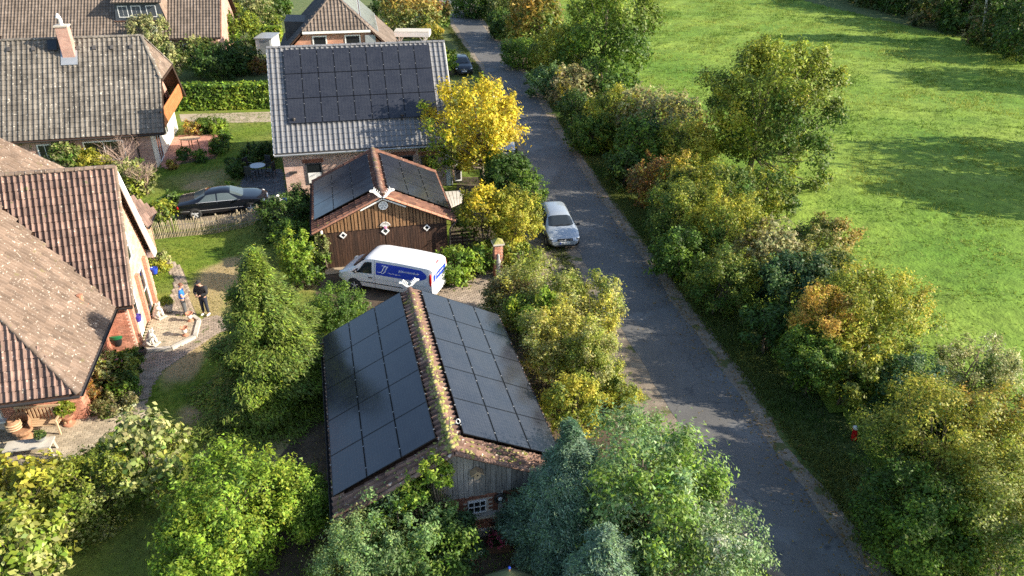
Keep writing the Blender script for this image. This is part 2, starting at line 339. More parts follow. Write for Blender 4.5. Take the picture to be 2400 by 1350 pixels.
def tile_frames(poly, down, tu, tv, excl=None, inset=0.02):
    """tile seats on a planar roof polygon (world points)"""
    poly = [np.array(p, float) for p in poly]; down = unit(down); n = None
    for i in range(1, len(poly) - 1):
        c = np.cross(poly[i] - poly[0], poly[i + 1] - poly[0])
        if np.linalg.norm(c) > 1e-3: n = unit(c); break
    if n[2] < 0: n = -n
    down = unit(down - n * (down @ n)); u = np.cross(down, n)
    o = poly[0]; q = [((p - o) @ u, (p - o) @ down) for p in poly]
    u0, u1 = min(a for a, _ in q), max(a for a, _ in q); v0, v1 = min(b for _, b in q), max(b for _, b in q)
    nu = max(1, round((u1 - u0) / tu)); tu = (u1 - u0) / nu; nv = max(1, round((v1 - v0) / tv)); tv = (v1 - v0) / nv
    out = []
    for j in range(nv):
        for i in range(nu):
            c = (u0 + (i + .5) * tu, v0 + (j + .5) * tv)
            if not inpoly(c, q): continue
            p = o + u * (u0 + i * tu) + down * (v0 + j * tv)
            if excl and excl(o + u * c[0] + down * c[1]): continue
            out.append((p + n * 0.005, u, down, n))
    return out, tu, tv
def roof_body(parent, name, polys, mat, th=0.14):
    mb = MB()
    for p in polys:
        p = [np.array(q, float) for q in p]; c = np.cross(p[1] - p[0], p[2] - p[0])
        if c[2] < 0: p = p[::-1]
        mb.prism([q - ZUP * 0.012 for q in p], -ZUP * th)
    return mb.build(name, mat, parent, world=True)
def cap_line(A, B, r, mat, parent, seg=0.36, name='ridge_tile', keep=True, lift=0.02):
    A = np.array(A, float); B = np.array(B, float); L = np.linalg.norm(B - A); n = max(1, round(L / seg)); d = (B - A) / L
    Y = unit(np.cross(ZUP, d)); Z = np.cross(d, Y); s = L / n
    vs = []; fs = []; K = 6
    for x, rr in ((0, r), (s * 1.12, r * 0.84)):
        for j in range(K + 1):
            t = math.pi * (j / K) * 1.1 - 0.05 * math.pi; vs.append((x, rr * math.cos(t), rr * math.sin(t) * 0.75))
    fs = [(j, j + 1, K + 2 + j, K + 1 + j) for j in range(K)] + [tuple(range(K, -1, -1))]
    frames = [(A + d * (i * s) + ZUP * (lift + random.uniform(-.006, .006)), d, Y, Z) for i in range(n)]
    scatter_pieces(name, (np.array(vs), fs), mat, frames, parent, keep=300 if keep else 0)
def brick_wall_frames(p0, udir, width, height, test=None, bl=0.25, bh=0.083):
    """seats of the bricks on a vertical face starting at p0"""
    u = unit(udir); n = np.cross(u, ZUP); out = []
    for j in range(int(height / bh)):
        x = -(bl / 2 if j % 2 else 0)
        while x < width:
            a, b = max(x, 0), min(x + bl, width)
            if b - a > bl * 0.4 and (test is None or test((a + b) / 2, (j + .5) * bh)) :
                out.append((p0 + u * a + ZUP * (j * bh + .004), u * ((b - a) / bl), ZUP, n))
            x += bl
    return out
def brick_shape(l=0.24, h=0.073, d=0.022):
    vs = np.array([(0, 0, 0), (l, 0, 0), (l, h, 0), (0, h, 0), (.003, .003, d), (l - .003, .003, d), (l - .003, h - .003, d), (.003, h - .003, d)], float)
    return vs, [(4, 5, 6, 7), (0, 1, 5, 4), (1, 2, 6, 5), (2, 3, 7, 6), (3, 0, 4, 7)]
def pave(poly, ang, mat, parent, l=0.2, w=0.1, keep=300, z=None, name='paver'):
    a, b = axes(ang); q = [(p @ a, p @ b) for p in [np.array(k, float) for k in poly]]; z = poly[0][2] if z is None else z
    u0, u1 = min(x for x, _ in q), max(x for x, _ in q); v0, v1 = min(y for _, y in q), max(y for _, y in q); fr = []; j = 0
    v = v0
    while v < v1:
        u = u0 - (l / 2 if j % 2 else 0)
        while u < u1:
            if inpoly((u + l / 2, v + w / 2), q): fr.append((a * u + b * v + ZUP * (z - 0.03 + random.uniform(-.004, .005)), a, b, ZUP))
            u += l
        v += w; j += 1
    g = 0.012
    vs = np.array([(0, 0, 0), (l - g, 0, 0), (l - g, w - g, 0), (0, w - g, 0), (.006, .006, .04), (l - g - .006, .006, .04), (l - g - .006, w - g - .006, .04), (.006, w - g - .006, .04)], float)
    scatter_pieces(name, (vs, [(4, 5, 6, 7), (0, 1, 5, 4), (1, 2, 6, 5), (2, 3, 7, 6), (3, 0, 4, 7)]), mat, fr, parent, keep, jitter=0.012, smooth=False)
def window(parent, p, u, w, h, nx=1, ny=1, fr=0.06, frame=None, glass=None, depth=0.05, name='window', bar=0.03, n=None):
    """frame with glazing bars (part) and its pane (sub-part); p = lower left corner on the wall"""
    u = unit(u); p = np.array(p, float); n = np.cross(u, ZUP) if n is None else unit(n); up = np.cross(n, u)
    mb = MB(); A = (u, up, n)
    def b(x0, x1, y0, y1, d, zo=0): mb.box(p + u * (x0 + x1) / 2 + up * (y0 + y1) / 2 + n * (zo + d / 2), (x1 - x0, y1 - y0, d), A)
    b(0, w, 0, fr, depth); b(0, w, h - fr, h, depth); b(0, fr, fr, h - fr, depth); b(w - fr, w, fr, h - fr, depth)
    for i in range(1, nx): b(w * i / nx - bar / 2, w * i / nx + bar / 2, fr, h - fr, depth * .8)
    for i in range(1, ny):
        y = h * i / ny; b(fr, w - fr, y - bar / 2, y + bar / 2, depth * .78)
    f = mb.build(name, frame or M['white'], parent, world=True)
    mg = MB(); mg.box(p + u * w / 2 + up * h / 2 + n * 0.012, (w - fr * 1.2, h - fr * 1.2, 0.014), A)
    mg2 = mg.build('pane', glass or M['dark_glass'], None); mg2.parent = f
    off = origin(f); mg2.data.transform(Matrix.Translation([-float(c) for c in off])); return f
def panel_mat(name, d0, d1):
    m = bpy.data.materials.new(name); m.use_nodes = True; nt = m.node_tree; N = nt.nodes; L = nt.links; b = N['Principled BSDF']
    tc = N.new('ShaderNodeTexCoord'); t = N.new('ShaderNodeTexBrick'); t.offset = 0; L.new(tc.outputs['UV'], t.inputs['Vector'])
    t.inputs['Scale'].default_value = 1; t.inputs['Brick Width'].default_value = 0.182; t.inputs['Row Height'].default_value = 0.091; t.inputs['Mortar Size'].default_value = 0.0022
    t.inputs['Color1'].default_value = (0.012, 0.014, 0.022, 1); t.inputs['Color2'].default_value = (0.016, 0.018, 0.027, 1); t.inputs['Mortar'].default_value = (0.06, 0.065, 0.075, 1)
    n = N.new('ShaderNodeTexNoise'); n.inputs['Scale'].default_value = 1.4; n.inputs['Detail'].default_value = 6; n.inputs['Roughness'].default_value = .65
    g = N.new('ShaderNodeNewGeometry'); L.new(g.outputs['Position'], n.inputs['Vector'])
    r = N.new('ShaderNodeMapRange'); r.inputs[1].default_value = .3; r.inputs[2].default_value = .75; r.inputs[3].default_value = d0; r.inputs[4].default_value = d1; L.new(n.outputs[0], r.inputs[0])
    mx = N.new('ShaderNodeMix'); mx.data_type = 'RGBA'; L.new(r.outputs[0], mx.inputs[0]); L.new(t.outputs['Color'], mx.inputs[6]); mx.inputs[7].default_value = (0.13, 0.14, 0.16, 1)
    L.new(mx.outputs[2], b.inputs['Base Color']); b.inputs['Roughness'].default_value = 0.16; b.inputs['Specular IOR Level'].default_value = 0.5
    r2 = N.new('ShaderNodeMapRange'); r2.inputs[1].default_value = .3; r2.inputs[2].default_value = .7; r2.inputs[3].default_value = 0.12; r2.inputs[4].default_value = 0.26; L.new(n.outputs[0], r2.inputs[0]); L.new(r2.outputs[0], b.inputs['Roughness'])
    return m
M['solar'] = panel_mat('solar_glass', .03, .12); M['solar_sheen'] = panel_mat('solar_glass_sheen', .03, .16)  # barn copy: reflected sky put in as extra grey over the thin dust
M['solar_frame'] = pmat('solar_frame', (0.02, 0.021, 0.024), 0.35, metal=0.6)
M['clamp'] = pmat('clamp_aluminium', (0.26, 0.27, 0.28), 0.5, metal=0.3)
def solar_array(parent, p0, u, down, nu, nv, pu, pv, gap=0.02, lift=0.17, mat='solar', gv=None, cl='u'):
    """nu x nv panels from the upper left corner p0; each panel: glass, frame, clamps"""
    u = unit(u); down = unit(down); n = np.cross(u, -down); n = n if n[2] > 0 else -n; A = (u, down, n); org = origin(parent)
    g = MB(); g.box((0, 0, 0), (pu - .03, pv - .03, .02)); gm = g.mesh('solar_panel', M[mat], uv=True)
    f = MB(); t = .016
    for s in (-1, 1): f.box((0, s * (pv / 2 - t / 2), -.004), (pu, t, .036)); f.box((s * (pu / 2 - t / 2), 0, -.004), (t, pv - 2 * t, .036))
    fm = f.mesh('frame', M['solar_frame']); c = MB(); c.box((0, 0, 0), (.03, .045, .016)); cm = c.mesh('clamp', M['clamp'])
    for i in range(nu):
        for j in range(nv):
            ctr = np.array(p0) + u * (i * (pu + gap) + pu / 2) + down * (j * (pv + (gv or gap)) + pv / 2) + n * lift - org
            o = link_obj('solar_panel', gm, parent, M=Matrix([[A[0][k], A[1][k], A[2][k], ctr[k]] for k in range(3)] + [[0, 0, 0, 1]]))
            link_obj('frame', fm, o)
            for s in (-.28, .28):
                if cl == 'u': link_obj('clamp', cm, o, (pu / 2 + gap / 2, pv * s, .012))
                else: link_obj('clamp', cm, o, (pu * s, pv / 2 + .01, .012))
                if cl == 'u' and i == 0: link_obj('clamp', cm, o, (-pu / 2 - .01, pv * s, .012))
                if cl == 'v' and j == 0: link_obj('clamp', cm, o, (pu * s, -pv / 2 - .01, .012))
def gutter(parent, A, B, mat=None, r=0.07, name='gutter'):
    A = np.array(A, float); B = np.array(B, float); d = unit(B - A); y = unit(np.cross(ZUP, d)); mb = MB(); vs = []
    prof = [(-r, 0), (-r * .7, -r * .75), (0, -r), (r * .7, -r * .75), (r, 0), (r * .85, 0), (0, -r * .8), (-r * .85, 0)]
    for P in (A, B): vs += [P + y * a + ZUP * b for a, b in prof]
    k = len(prof); mb.add(vs, [(i, (i + 1) % k, k + (i + 1) % k, k + i) for i in range(k)] + [tuple(range(k)), tuple(range(2 * k - 1, k - 1, -1))])
    return mb.build(name, mat or M['zinc'], parent, world=True)
def gable_roof(c, deg, L, w, ze, zr):
    a, b = axes(deg); c = np.array([c[0], c[1], 0.0])
    g = {}
    for k, s in (('0', -1), ('1', 1)):
        m = c + a * s * L / 2; g['r' + k] = m + ZUP * zr; g['l' + k] = m + b * w + ZUP * ze; g['k' + k] = m - b * w + ZUP * ze
    g['a'], g['b'] = a, b; g['dl'] = unit(b * w - ZUP * (zr - ze)); g['dk'] = unit(-b * w - ZUP * (zr - ze)); g['c'] = c
    return g
def pent(c, a, b, L, w, ze, zr, z0=-0.05):
    """house body under a gable roof"""
    c = np.array([c[0], c[1], 0.0])
    P = [c - a * L / 2 + b * s * w + ZUP * z for s, z in ((-1, z0), (1, z0), (1, ze), (0, zr), (-1, ze))]
    mb = MB(); mb.prism(P, a * L); return mb
# ================================================================= buildings
def plane_h(poly):
    """height function of the plane through a polygon's first three points"""
    p = [np.array(q, float) for q in poly[:3]]; n = np.cross(p[1] - p[0], p[2] - p[0])
    return lambda w: p[0][2] - (n[0] * (w[0] - p[0][0]) + n[1] * (w[1] - p[0][1])) / n[2]

# ---- near barn with the two panel fields
def build_barn():
    g = gable_roof((-2.709, 19.899), 104.51, 9.195, 3.392, 2.198, 3.936); a, b = g['a'], g['b']
    t = thing('barn', 'low brick and board barn in front, a moss-lined ridge between two dark solar roofs', 'barn', (g['c'][0], g['c'][1], 0))
    roof = roof_body(t, 'roof', [(g['r0'], g['r1'], g['l1'], g['l0']), (g['r0'], g['r1'], g['k1'], g['k0'])], M['wood_dark'])
    pu, pv = 1.668, 1.105
    L0 = g['r1'] - a * .12 + g['dl'] * .36; K0 = g['r1'] - a * .12 + g['dk'] * .36
    def under(o, d):
        return lambda p: 0.12 < (o - p) @ a < 5 * (pu + .02) - .12 and .14 < (p - o) @ d < 3 * (pv + .02) - .14
    f1, _, _ = tile_frames((g['r1'], g['r0'], g['l0'], g['l1']), g['dl'], .23, .34, under(L0, g['dl']))
    f2, tu, tv = tile_frames((g['r0'], g['r1'], g['k1'], g['k0']), g['dk'], .23, .34, under(K0, g['dk']))
    scatter_pieces('roof_tile', tile_shape(tu, tv), M['tile_barn'], f1 + f2, roof, 300, jitter=.02)
    cap_line(g['r0'] - a * .02, g['r1'], .115, M['tile_barn'], roof)
    for e in ('l0', 'k0'): cap_line(g['r0'] - ZUP * .03 - a * .06, g[e] - a * .06 - ZUP * .03, .085, M['tile_barn'], roof, .34, 'verge_tile')
    mo = MB(); rnd = random.Random(3)                                  # moss cushions along the ridge
    for i in range(420):
        s = rnd.random(); p = g['r0'] + a * (9.0 * s); side = rnd.choice((-1, 1, 1)); q = abs(rnd.gauss(0, .1)) + .02
        p = p + (g['dl'] if side > 0 else g['dk']) * q + ZUP * (.10 - q * .35); r = rnd.uniform(.03, .085) * (1.3 - s * .5)
        mo.blob(p, (r, r, r * .55), 6, 3)
    for i in range(160):
        p = g['r0'] + a * rnd.uniform(0, .7) + (g['dk'] if i % 3 else g['dl']) * rnd.uniform(.05, 2.2) + ZUP * .055; r = rnd.uniform(.02, .055)
        mo.blob(p, (r * 1.4, r, r * .5), 6, 3)
    o = mo.build('moss', M['moss'], roof, smooth=True, world=True); o['kind'] = 'stuff'
    solar_array(t, L0, -a, g['dl'], 5, 3, pu, pv, gap=.009, gv=.022, mat='solar_sheen', cl='v'); solar_array(t, K0, -a, g['dk'], 5, 3, pu, pv, gap=.009, gv=.022, mat='solar_sheen', cl='v')
    gutter(t, g['l0'] + b * .07 - ZUP * .1, g['l1'] + b * .07 - ZUP * .1, M['dark_metal']); gutter(t, g['k0'] - b * .07 - ZUP * .1, g['k1'] - b * .07 - ZUP * .1, M['dark_metal'])
    W, LL = 3.1, 8.5
    wall = pent(g['c'], a, b, LL, W, 2.1, 3.7).build('wall', M['mortar'], t, world=True, uv=True)
    # near gable: bricks below, weathered boards above, concrete sill and post
    p0 = g['c'] - a * (LL / 2 + .004) + b * W; u = -b
    zb = onplane(1173, 1148, p0, a)[2]; zs = onplane(1173, 1192, p0, a)[2]
    wx = [(onplane(x, 1185, p0, a) - p0) @ u for x in (1096, 1139)]; wz = [onplane(1117, y, p0, a)[2] for y in (1200, 1172)]
    bf = brick_wall_frames(p0 + ZUP * (zs - 8 * .083), u, 2 * W, zb - zs + 9 * .083, lambda x, z: not (wx[0] - .1 < x < wx[1] + .1 and wz[0] - .05 < z + zs - 8 * .083 < wz[1] + .06))
    scatter_pieces('brick', brick_shape(), M['brick_old'], bf, wall, 300, smooth=False)
    s = MB(); s.box(p0 + u * W - a * .06 + ZUP * (zs - .06), (2 * W, .22, .11), (u, a, ZUP)); s.build('sill', M['concrete'], t, world=True)
    px = (onplane(1172, 1170, p0, a) - p0) @ u
    s = MB(); s.box(p0 + u * px - a * .035 + ZUP * (zb + zs) / 2, (.14, .07, zb - zs + .1), (u, a, ZUP)); s.build('post', M['concrete'], t, world=True)
    s = MB(); s.box(p0 + u * W - a * .02 + ZUP * (zb + .02), (2 * W, .03, .08), (u, a, ZUP)); s.build('rail', M['wood_grey'], t, world=True)
    x = 0.0; i = 0
    while x < 2 * W - .05:
        w_ = .14 + .05 * ((i * 37) % 7) / 7; x1 = min(x + w_, 2 * W); xm = (x + x1) / 2
        top = 3.72 - abs(xm - W) * (3.72 - 2.12) / W
        if top > zb + .08:
            s = MB(); s.box(p0 + u * xm - a * (.045 + .012 * (i % 2)) + ZUP * ((zb + top) / 2 + .02 * ((i * 5) % 3 - 1)), (x1 - x - .012, .028, top - zb), (u, a, ZUP)); s.build('plank', M['wood_grey'], t, world=True)
        x = x1; i += 1
    window(t, p0 + u * wx[0] + ZUP * wz[0] - a * .01, u, wx[1] - wx[0], wz[1] - wz[0], 3, 2, .035, bar=.025)
    return t, g, p0, u
barn, BG, BP0, BU = build_barn()

# ---- horse-head boards crossed over a gable
HORSE = [(0, 0), (.10, .02), (.30, .13), (.46, .20), (.60, .26), (.66, .36), (.74, .40), (.70, .31), (.80, .30), (.97, .20), (1.0, .10), (.92, .05), (.76, .09), (.62, .06), (.44, -.02), (.22, -.10), (.06, -.08)]
def horse_heads(apex, u, n, size, mat, label, loc):
    t = thing('gable_ornament', label, 'gable ornament', loc)
    for s in (-1, 1):
        mb = MB(); u2 = u * s; P = []
        for x, y in HORSE:
            X = x * math.cos(.42) - y * math.sin(.42); Y = x * math.sin(.42) + y * math.cos(.42); P.append(apex + (u2 * X + ZUP * Y) * size + n * (.05 if s > 0 else .1))
        mb.prism(P, n * .045); mb.build('horse_head', mat, t, world=True)
        m2 = MB(); c = np.array(P[9]) * .5 + np.array(P[6]) * .5 - ZUP * size * .07
        m2.blob(c + n * .045, (.02, .02, .02), 6, 4); m2.build('eye', M['black'], t, world=True)
        m3 = MB()
        for k in range(4):
            q = apex + (u2 * (.25 + .11 * k) + ZUP * (.24 + .11 * k)) * size + n * (.06 if s > 0 else .11); m3.bar(q, q + (u2 * .02 + ZUP * .17) * size - u2 * .06, .05, .03)
        m3.build('mane', mat, t, world=True)
    return t
horse_heads(BG['r1'] + ZUP * .06 + BG['a'] * .05, BG['b'], BG['a'], .45, M['white'], 'white crossed horse-head boards on the barn ridge, in front of the parked van', tuple(BG['r1']))

# ---- brown timber garage
def build_garage():
    g = gable_roof((-7.154, 36.923), 103.44, 6.918, 3.493, 2.25, 3.89); a, b = g['a'], g['b']
    t = thing('garage', 'dark timber double garage with red tiled verges and solar panels on both slopes', 'garage', (g['c'][0], g['c'][1], 0))
    roof = roof_body(t, 'roof', [(g['r0'], g['r1'], g['l1'], g['l0']), (g['r0'], g['r1'], g['k1'], g['k0'])], M['wood_dark'])
    pu, pv = 1.72, 1.11
    L0 = g['r1'] - a * .80 + g['dl'] * .30; K0 = g['r1'] - a * .80 + g['dk'] * .30
    def under(o, d): return lambda p: .12 < (o - p) @ a < 3 * (pu + .02) - .12 and .14 < (p - o) @ d < 3 * (pv + .02) - .14
    f1, _, _ = tile_frames((g['r1'], g['r0'], g['l0'], g['l1']), g['dl'], .24, .34, under(L0, g['dl'])); f2, tu, tv = tile_frames((g['r0'], g['r1'], g['k1'], g['k0']), g['dk'], .24, .34, under(K0, g['dk']))
    scatter_pieces('roof_tile', tile_shape(tu, tv), M['tile_red'], f1 + f2, roof, 300, jitter=.02)
    cap_line(g['r0'], g['r1'], .14, M['tile_barn'], roof)
    for e in ('l0', 'k0'): cap_line(g['r0'] - ZUP * .04 - a * .05, g[e] - a * .05 - ZUP * .04, .10, M['terracotta'], roof, .33, 'verge_tile')
    solar_array(t, L0, -a, g['dl'], 3, 3, pu, pv, gap=.009, gv=.022, cl='v'); solar_array(t, K0, -a, g['dk'], 3, 3, pu, pv, gap=.009, gv=.022, cl='v')
    gutter(t, g['l0'] + b * .07 - ZUP * .1, g['l1'] + b * .07 - ZUP * .1, M['dark_metal']); gutter(t, g['k0'] - b * .07 - ZUP * .1, g['k1'] - b * .07 - ZUP * .1, M['dark_metal'])
    W, LL = 3.15, 6.2
    pent(g['c'], a, b, LL, W, 2.2, 3.66).build('wall', M['wood_dark'], t, world=True)
    p0 = g['c'] - a * (LL / 2 + .004) + b * W; u = -b
    mb = MB(); e = g['r0'] - a * .0 + ZUP * -.16          # white boards along the top of the verge
    for k in ('l0', 'k0'):
        d = unit(g[k] - g['r0']); mb.bar(e + a * .06 + d * .03, e + a * .06 + d * 1.25, .03, .16)
    mb.build('bargeboard', M['white'], t, world=True)
    x = 0; i = 0
    while x < 2 * W - .03:                                 # gable boards, every second one proud
        x1 = min(x + .17, 2 * W); xm = (x + x1) / 2; top = 3.66 - abs(xm - W) * (3.66 - 2.2) / W; zb = 2.02 + .03 * (1 - abs(xm - W) / W)
        s = MB(); s.box(p0 + u * xm - a * (.10 if i % 2 else .075) + ZUP * (zb + top) / 2, (x1 - x - .008 if not i % 2 else .10, .03, top - zb), (u, a, ZUP)); s.build('gable_plank', M['wood_brown'], t, world=True)
        x = x1; i += 1
    for k, (xa, xb) in enumerate(((.12, 2 * W / 2 - .02), (W + .02, 2 * W - .12))):    # two wide doors with planks and an arched head
        d = MB(); d.box(p0 + u * (xa + xb) / 2 - a * .02 + ZUP * 1.0, (xb - xa, .03, 2.0), (u, a, ZUP)); dr = d.build('door', M['wood_dark'], t, world=True)
        n = 22; w_ = (xb - xa) / n
        for q in range(n):
            xm = xa + (q + .5) * w_; f = (q + .5) / n; top = 2.06 - .28 * max(0, abs(f - .5) - .34) / .16 * 1.0
            s = MB(); s.box(p0 + u * xm - a * .045 + ZUP * (top / 2 + .03), (w_ - .012, .024, top - .03), (u, a, ZUP)); s.build('plank', M['wood_dark'], dr, world=True)
    for px, py, sc in ((804, 551, 1.0), (903, 541, 1.15), (1000, 533, 1.0)):              # white diamond lights
        c = onplane(px, py, p0 - a * .06, a); r = .185 * sc; f = MB(); P = [u, ZUP, -u, -ZUP]; h = .62
        for k in range(4):
            f.add([c + P[k] * r, c + P[(k + 1) % 4] * r, c + P[(k + 1) % 4] * r * h, c + P[k] * r * h] + [c + P[k] * r - a * .05, c + P[(k + 1) % 4] * r - a * .05, c + P[(k + 1) % 4] * r * h - a * .05, c + P[k] * r * h - a * .05], [(4, 5, 6, 7), (0, 1, 5, 4), (2, 3, 7, 6)])
        fo = f.build('diamond_window', M['white'], t, world=True); m = MB(); m.prism([c + q * r * h * 1.02 - a * .008 for q in P], -a * .012); m.build('pane', M['dark_glass'], fo, world=True)
    c = onplane(898, 481, p0 - a * .12, a); f = MB(); vs = []; n = 20                      # round window with six openings
    def disc(mb, c, r, d, n=20): mb.prism([c + (u * math.cos(2 * math.pi * j / n) + ZUP * math.sin(2 * math.pi * j / n)) * r for j in range(n)], -a * d)
    disc(f, c, .235, .045); fo = f.build('round_window', M['white'], t, world=True)
    for k in range(7):
        q = c - a * .046 + ((u * math.cos(k * math.pi / 3) + ZUP * math.sin(k * math.pi / 3)) * .135 if k < 6 else 0); m = MB(); disc(m, q, .052, .004, 10); m.build('pane', M['zinc'], fo, world=True)
    # downpipe at the right corner, lamp at the left corner
    m = MB(); k0 = g['k0'] - b * .05 - ZUP * .15; m.tube([k0, k0 - ZUP * .25 + b * .25, k0 + b * .3 - ZUP * .4 , V3(*(k0 + b * .3)[:2], .1)], .04, 8); m.build('downpipe', M['dark_metal'], t, world=True)
    m = MB(); q = p0 + u * .05 - a * .12 + ZUP * 2.0; m.lathe(q, [(.01, 0), (.07, .02), (.08, .14), (.05, .22), (.01, .25)], 8); m.build('lamp', M['white'], t, world=True)
    return t, g, p0, u
garage, GG, GP0, GU = build_garage()
_ap = GG['r0'] - GG['a'] * .08 + ZUP * -.02
horse_heads(_ap, GG['b'], -GG['a'], .70, M['white'], 'white crossed horse-head boards on the front gable of the timber garage', tuple(_ap))
# carved crest hanging over the middle diamond
_c = onplane(903, 531, GP0 - GG['a'] * .14, GG['a']); _t = thing('crest', 'white and pink heraldic crest over the middle diamond window of the garage door', 'crest', tuple(_c))
_m = MB()
for k in range(9):
    an = math.radians(20 + 140 * k / 8); _m.bar(_c + ZUP * -.03, _c + GU * (.24 * math.cos(an)) + ZUP * (.24 * math.sin(an)), .022, .02, up=GG['a'])
_m.tube([_c + GU * (.25 * math.cos(math.radians(10 + 160 * k / 10))) + ZUP * (.25 * math.sin(math.radians(10 + 160 * k / 10))) for k in range(11)], .014, 5); _m.build('fan', M['white'], _t, world=True)
M['pink'] = pmat('pink_paint', (0.55, 0.22, 0.35), 0.6)
_m = MB(); _m.blob(_c - ZUP * .05, (.09, .03, .10), 8, 6, (GU, GG['a'], ZUP)); _m.build('shield', M['pink'], _t, world=True)

# ---- modern house with the big roof of panels
def build_solar_house():
    g = gable_roof((-9.779, 47.701), 12.149, 10.885, 4.784, 2.956, 8.038); a, b = g['a'], g['b']
    t = thing('house', 'brick house with grey tiled roof almost covered by 27 black solar panels', 'house', (g['c'][0], g['c'][1], 0))
    roof = roof_body(t, 'roof', [(g['r0'], g['r1'], g['l1'], g['l0']), (g['r0'], g['r1'], g['k1'], g['k0'])], M['tile_dark'])
    pu, pv = .971, 1.62; K0 = g['r0'] + a * .98 + g['dk'] * .28
    under = lambda p: .16 < (p - K0) @ a < 9 * (pu + .02) - .16 and .18 < (p - K0) @ g['dk'] < 3 * (pv + .02) - .18
    f, tu, tv = tile_frames((g['r0'], g['r1'], g['k1'], g['k0']), g['dk'], .30, .345, under)
    scatter_pieces('roof_tile', tile_shape(tu, tv, amp=.55), M['tile_slate'], f, roof, 300)
    f, tu, tv = tile_frames((g['r0'], g['r1'], g['l1'], g['l0']), g['dl'], .30, .345); scatter_pieces('roof_tile', tile_shape(tu, tv, amp=.55), M['tile_slate'], f, roof, 0)
    cap_line(g['r0'], g['r1'], .13, M['tile_slate'], roof)
    solar_array(t, K0, a, g['dk'], 9, 3, pu, pv)
    gutter(t, g['k0'] - b * .08 - ZUP * .08, g['k1'] - b * .08 - ZUP * .08, M['zinc'], .09)
    for s in ('0', '1'):
        m = MB(); n = -a if s == '0' else a
        for e in ('k', 'l'): m.bar(g['r' + s] + n * .02 - ZUP * .13, g[e + s] + n * .02 - ZUP * .13, .03, .2)
        m.build('bargeboard', M['white'], t, world=True)
    W, LL = 4.30, 10.1
    wall = pent(g['c'], a, b, LL, W, 3.1, 7.72).build('wall', M['brick_far'], t, world=True, uv=True)
    p0 = g['c'] - b * (W + .004) - a * LL / 2; n = -b
    dark = pmat('anthracite', (.05, .052, .056), .5)
    for x0, x1, y0, y1, bl in ((722, 754, 432, 383, 1), (926, 968, 400, 366, 0), (988, 1023, 402, 366, 0)):
        q0 = onplane(x0, y0, p0, n); q1 = onplane(x1, y1, p0, n); h = onplane(x0, y1, p0, n)[2]; z0 = max(.1, q0[2]); w_ = (q1 - q0) @ a
        f = window(t, V3(q0[0], q0[1], z0), a, w_, h - z0, 1, 1, .07, dark)
        if bl:
            m = MB(); m.box(V3(q0[0], q0[1], z0) + a * w_ / 2 + n * .022 + ZUP * (h - z0) * .3, (w_ * .82, .006, (h - z0) * .5), (a, b, ZUP)); m.build('blind', M['white'], f, world=True)
        m = MB()                                                    # soldier course over the opening
        k = int(w_ / .083) + 4
        for i in range(k): m.box(V3(q0[0], q0[1], h + .14) + a * (-.12 + i * .083) + n * .006, (.073, .03, .24), (a, b, ZUP))
        m.build('lintel', M['brick_old'], t, world=True)
    m = MB(); q = onplane(688, 403, p0, n); m.box(q + n * .09, (.42, .18, .1), (a, b, ZUP)); m.build('wall_lamp', M['dark_metal'], t, world=True)
    for px, py in ((690, 291), (943, 281)):                          # roof vents
        q = onplane(px, py, g['k0'], np.cross(a, g['dk'])); m = MB(); m.tube([q - ZUP * .1, q + ZUP * .28], .06, 10); m.lathe(q + ZUP * .25, [(.06, 0), (.12, .03), (.10, .12), (.02, .15)], 10); m.build('roof_vent', M['dark_metal'], t, world=True, smooth=True)
    # white corner pilaster at the right
    m = MB(); m.box(p0 + a * (LL - .16) + n * .03 + ZUP * 1.5, (.3, .05, 3.0), (a, b, ZUP)); m.build('corner_post', M['white'], t, world=True)
    m = MB(); q = g['k1'] - a * .35 + b * .3 - ZUP * .1; m.tube([g['k1'] - a * .35 - b * .05 - ZUP * .15, q - ZUP * .3, V3(q[0], q[1], .1)], .045, 8); m.build('downpipe', M['zinc'], t, world=True)
    return t, g, p0
solar_house, SG, SP0 = build_solar_house()

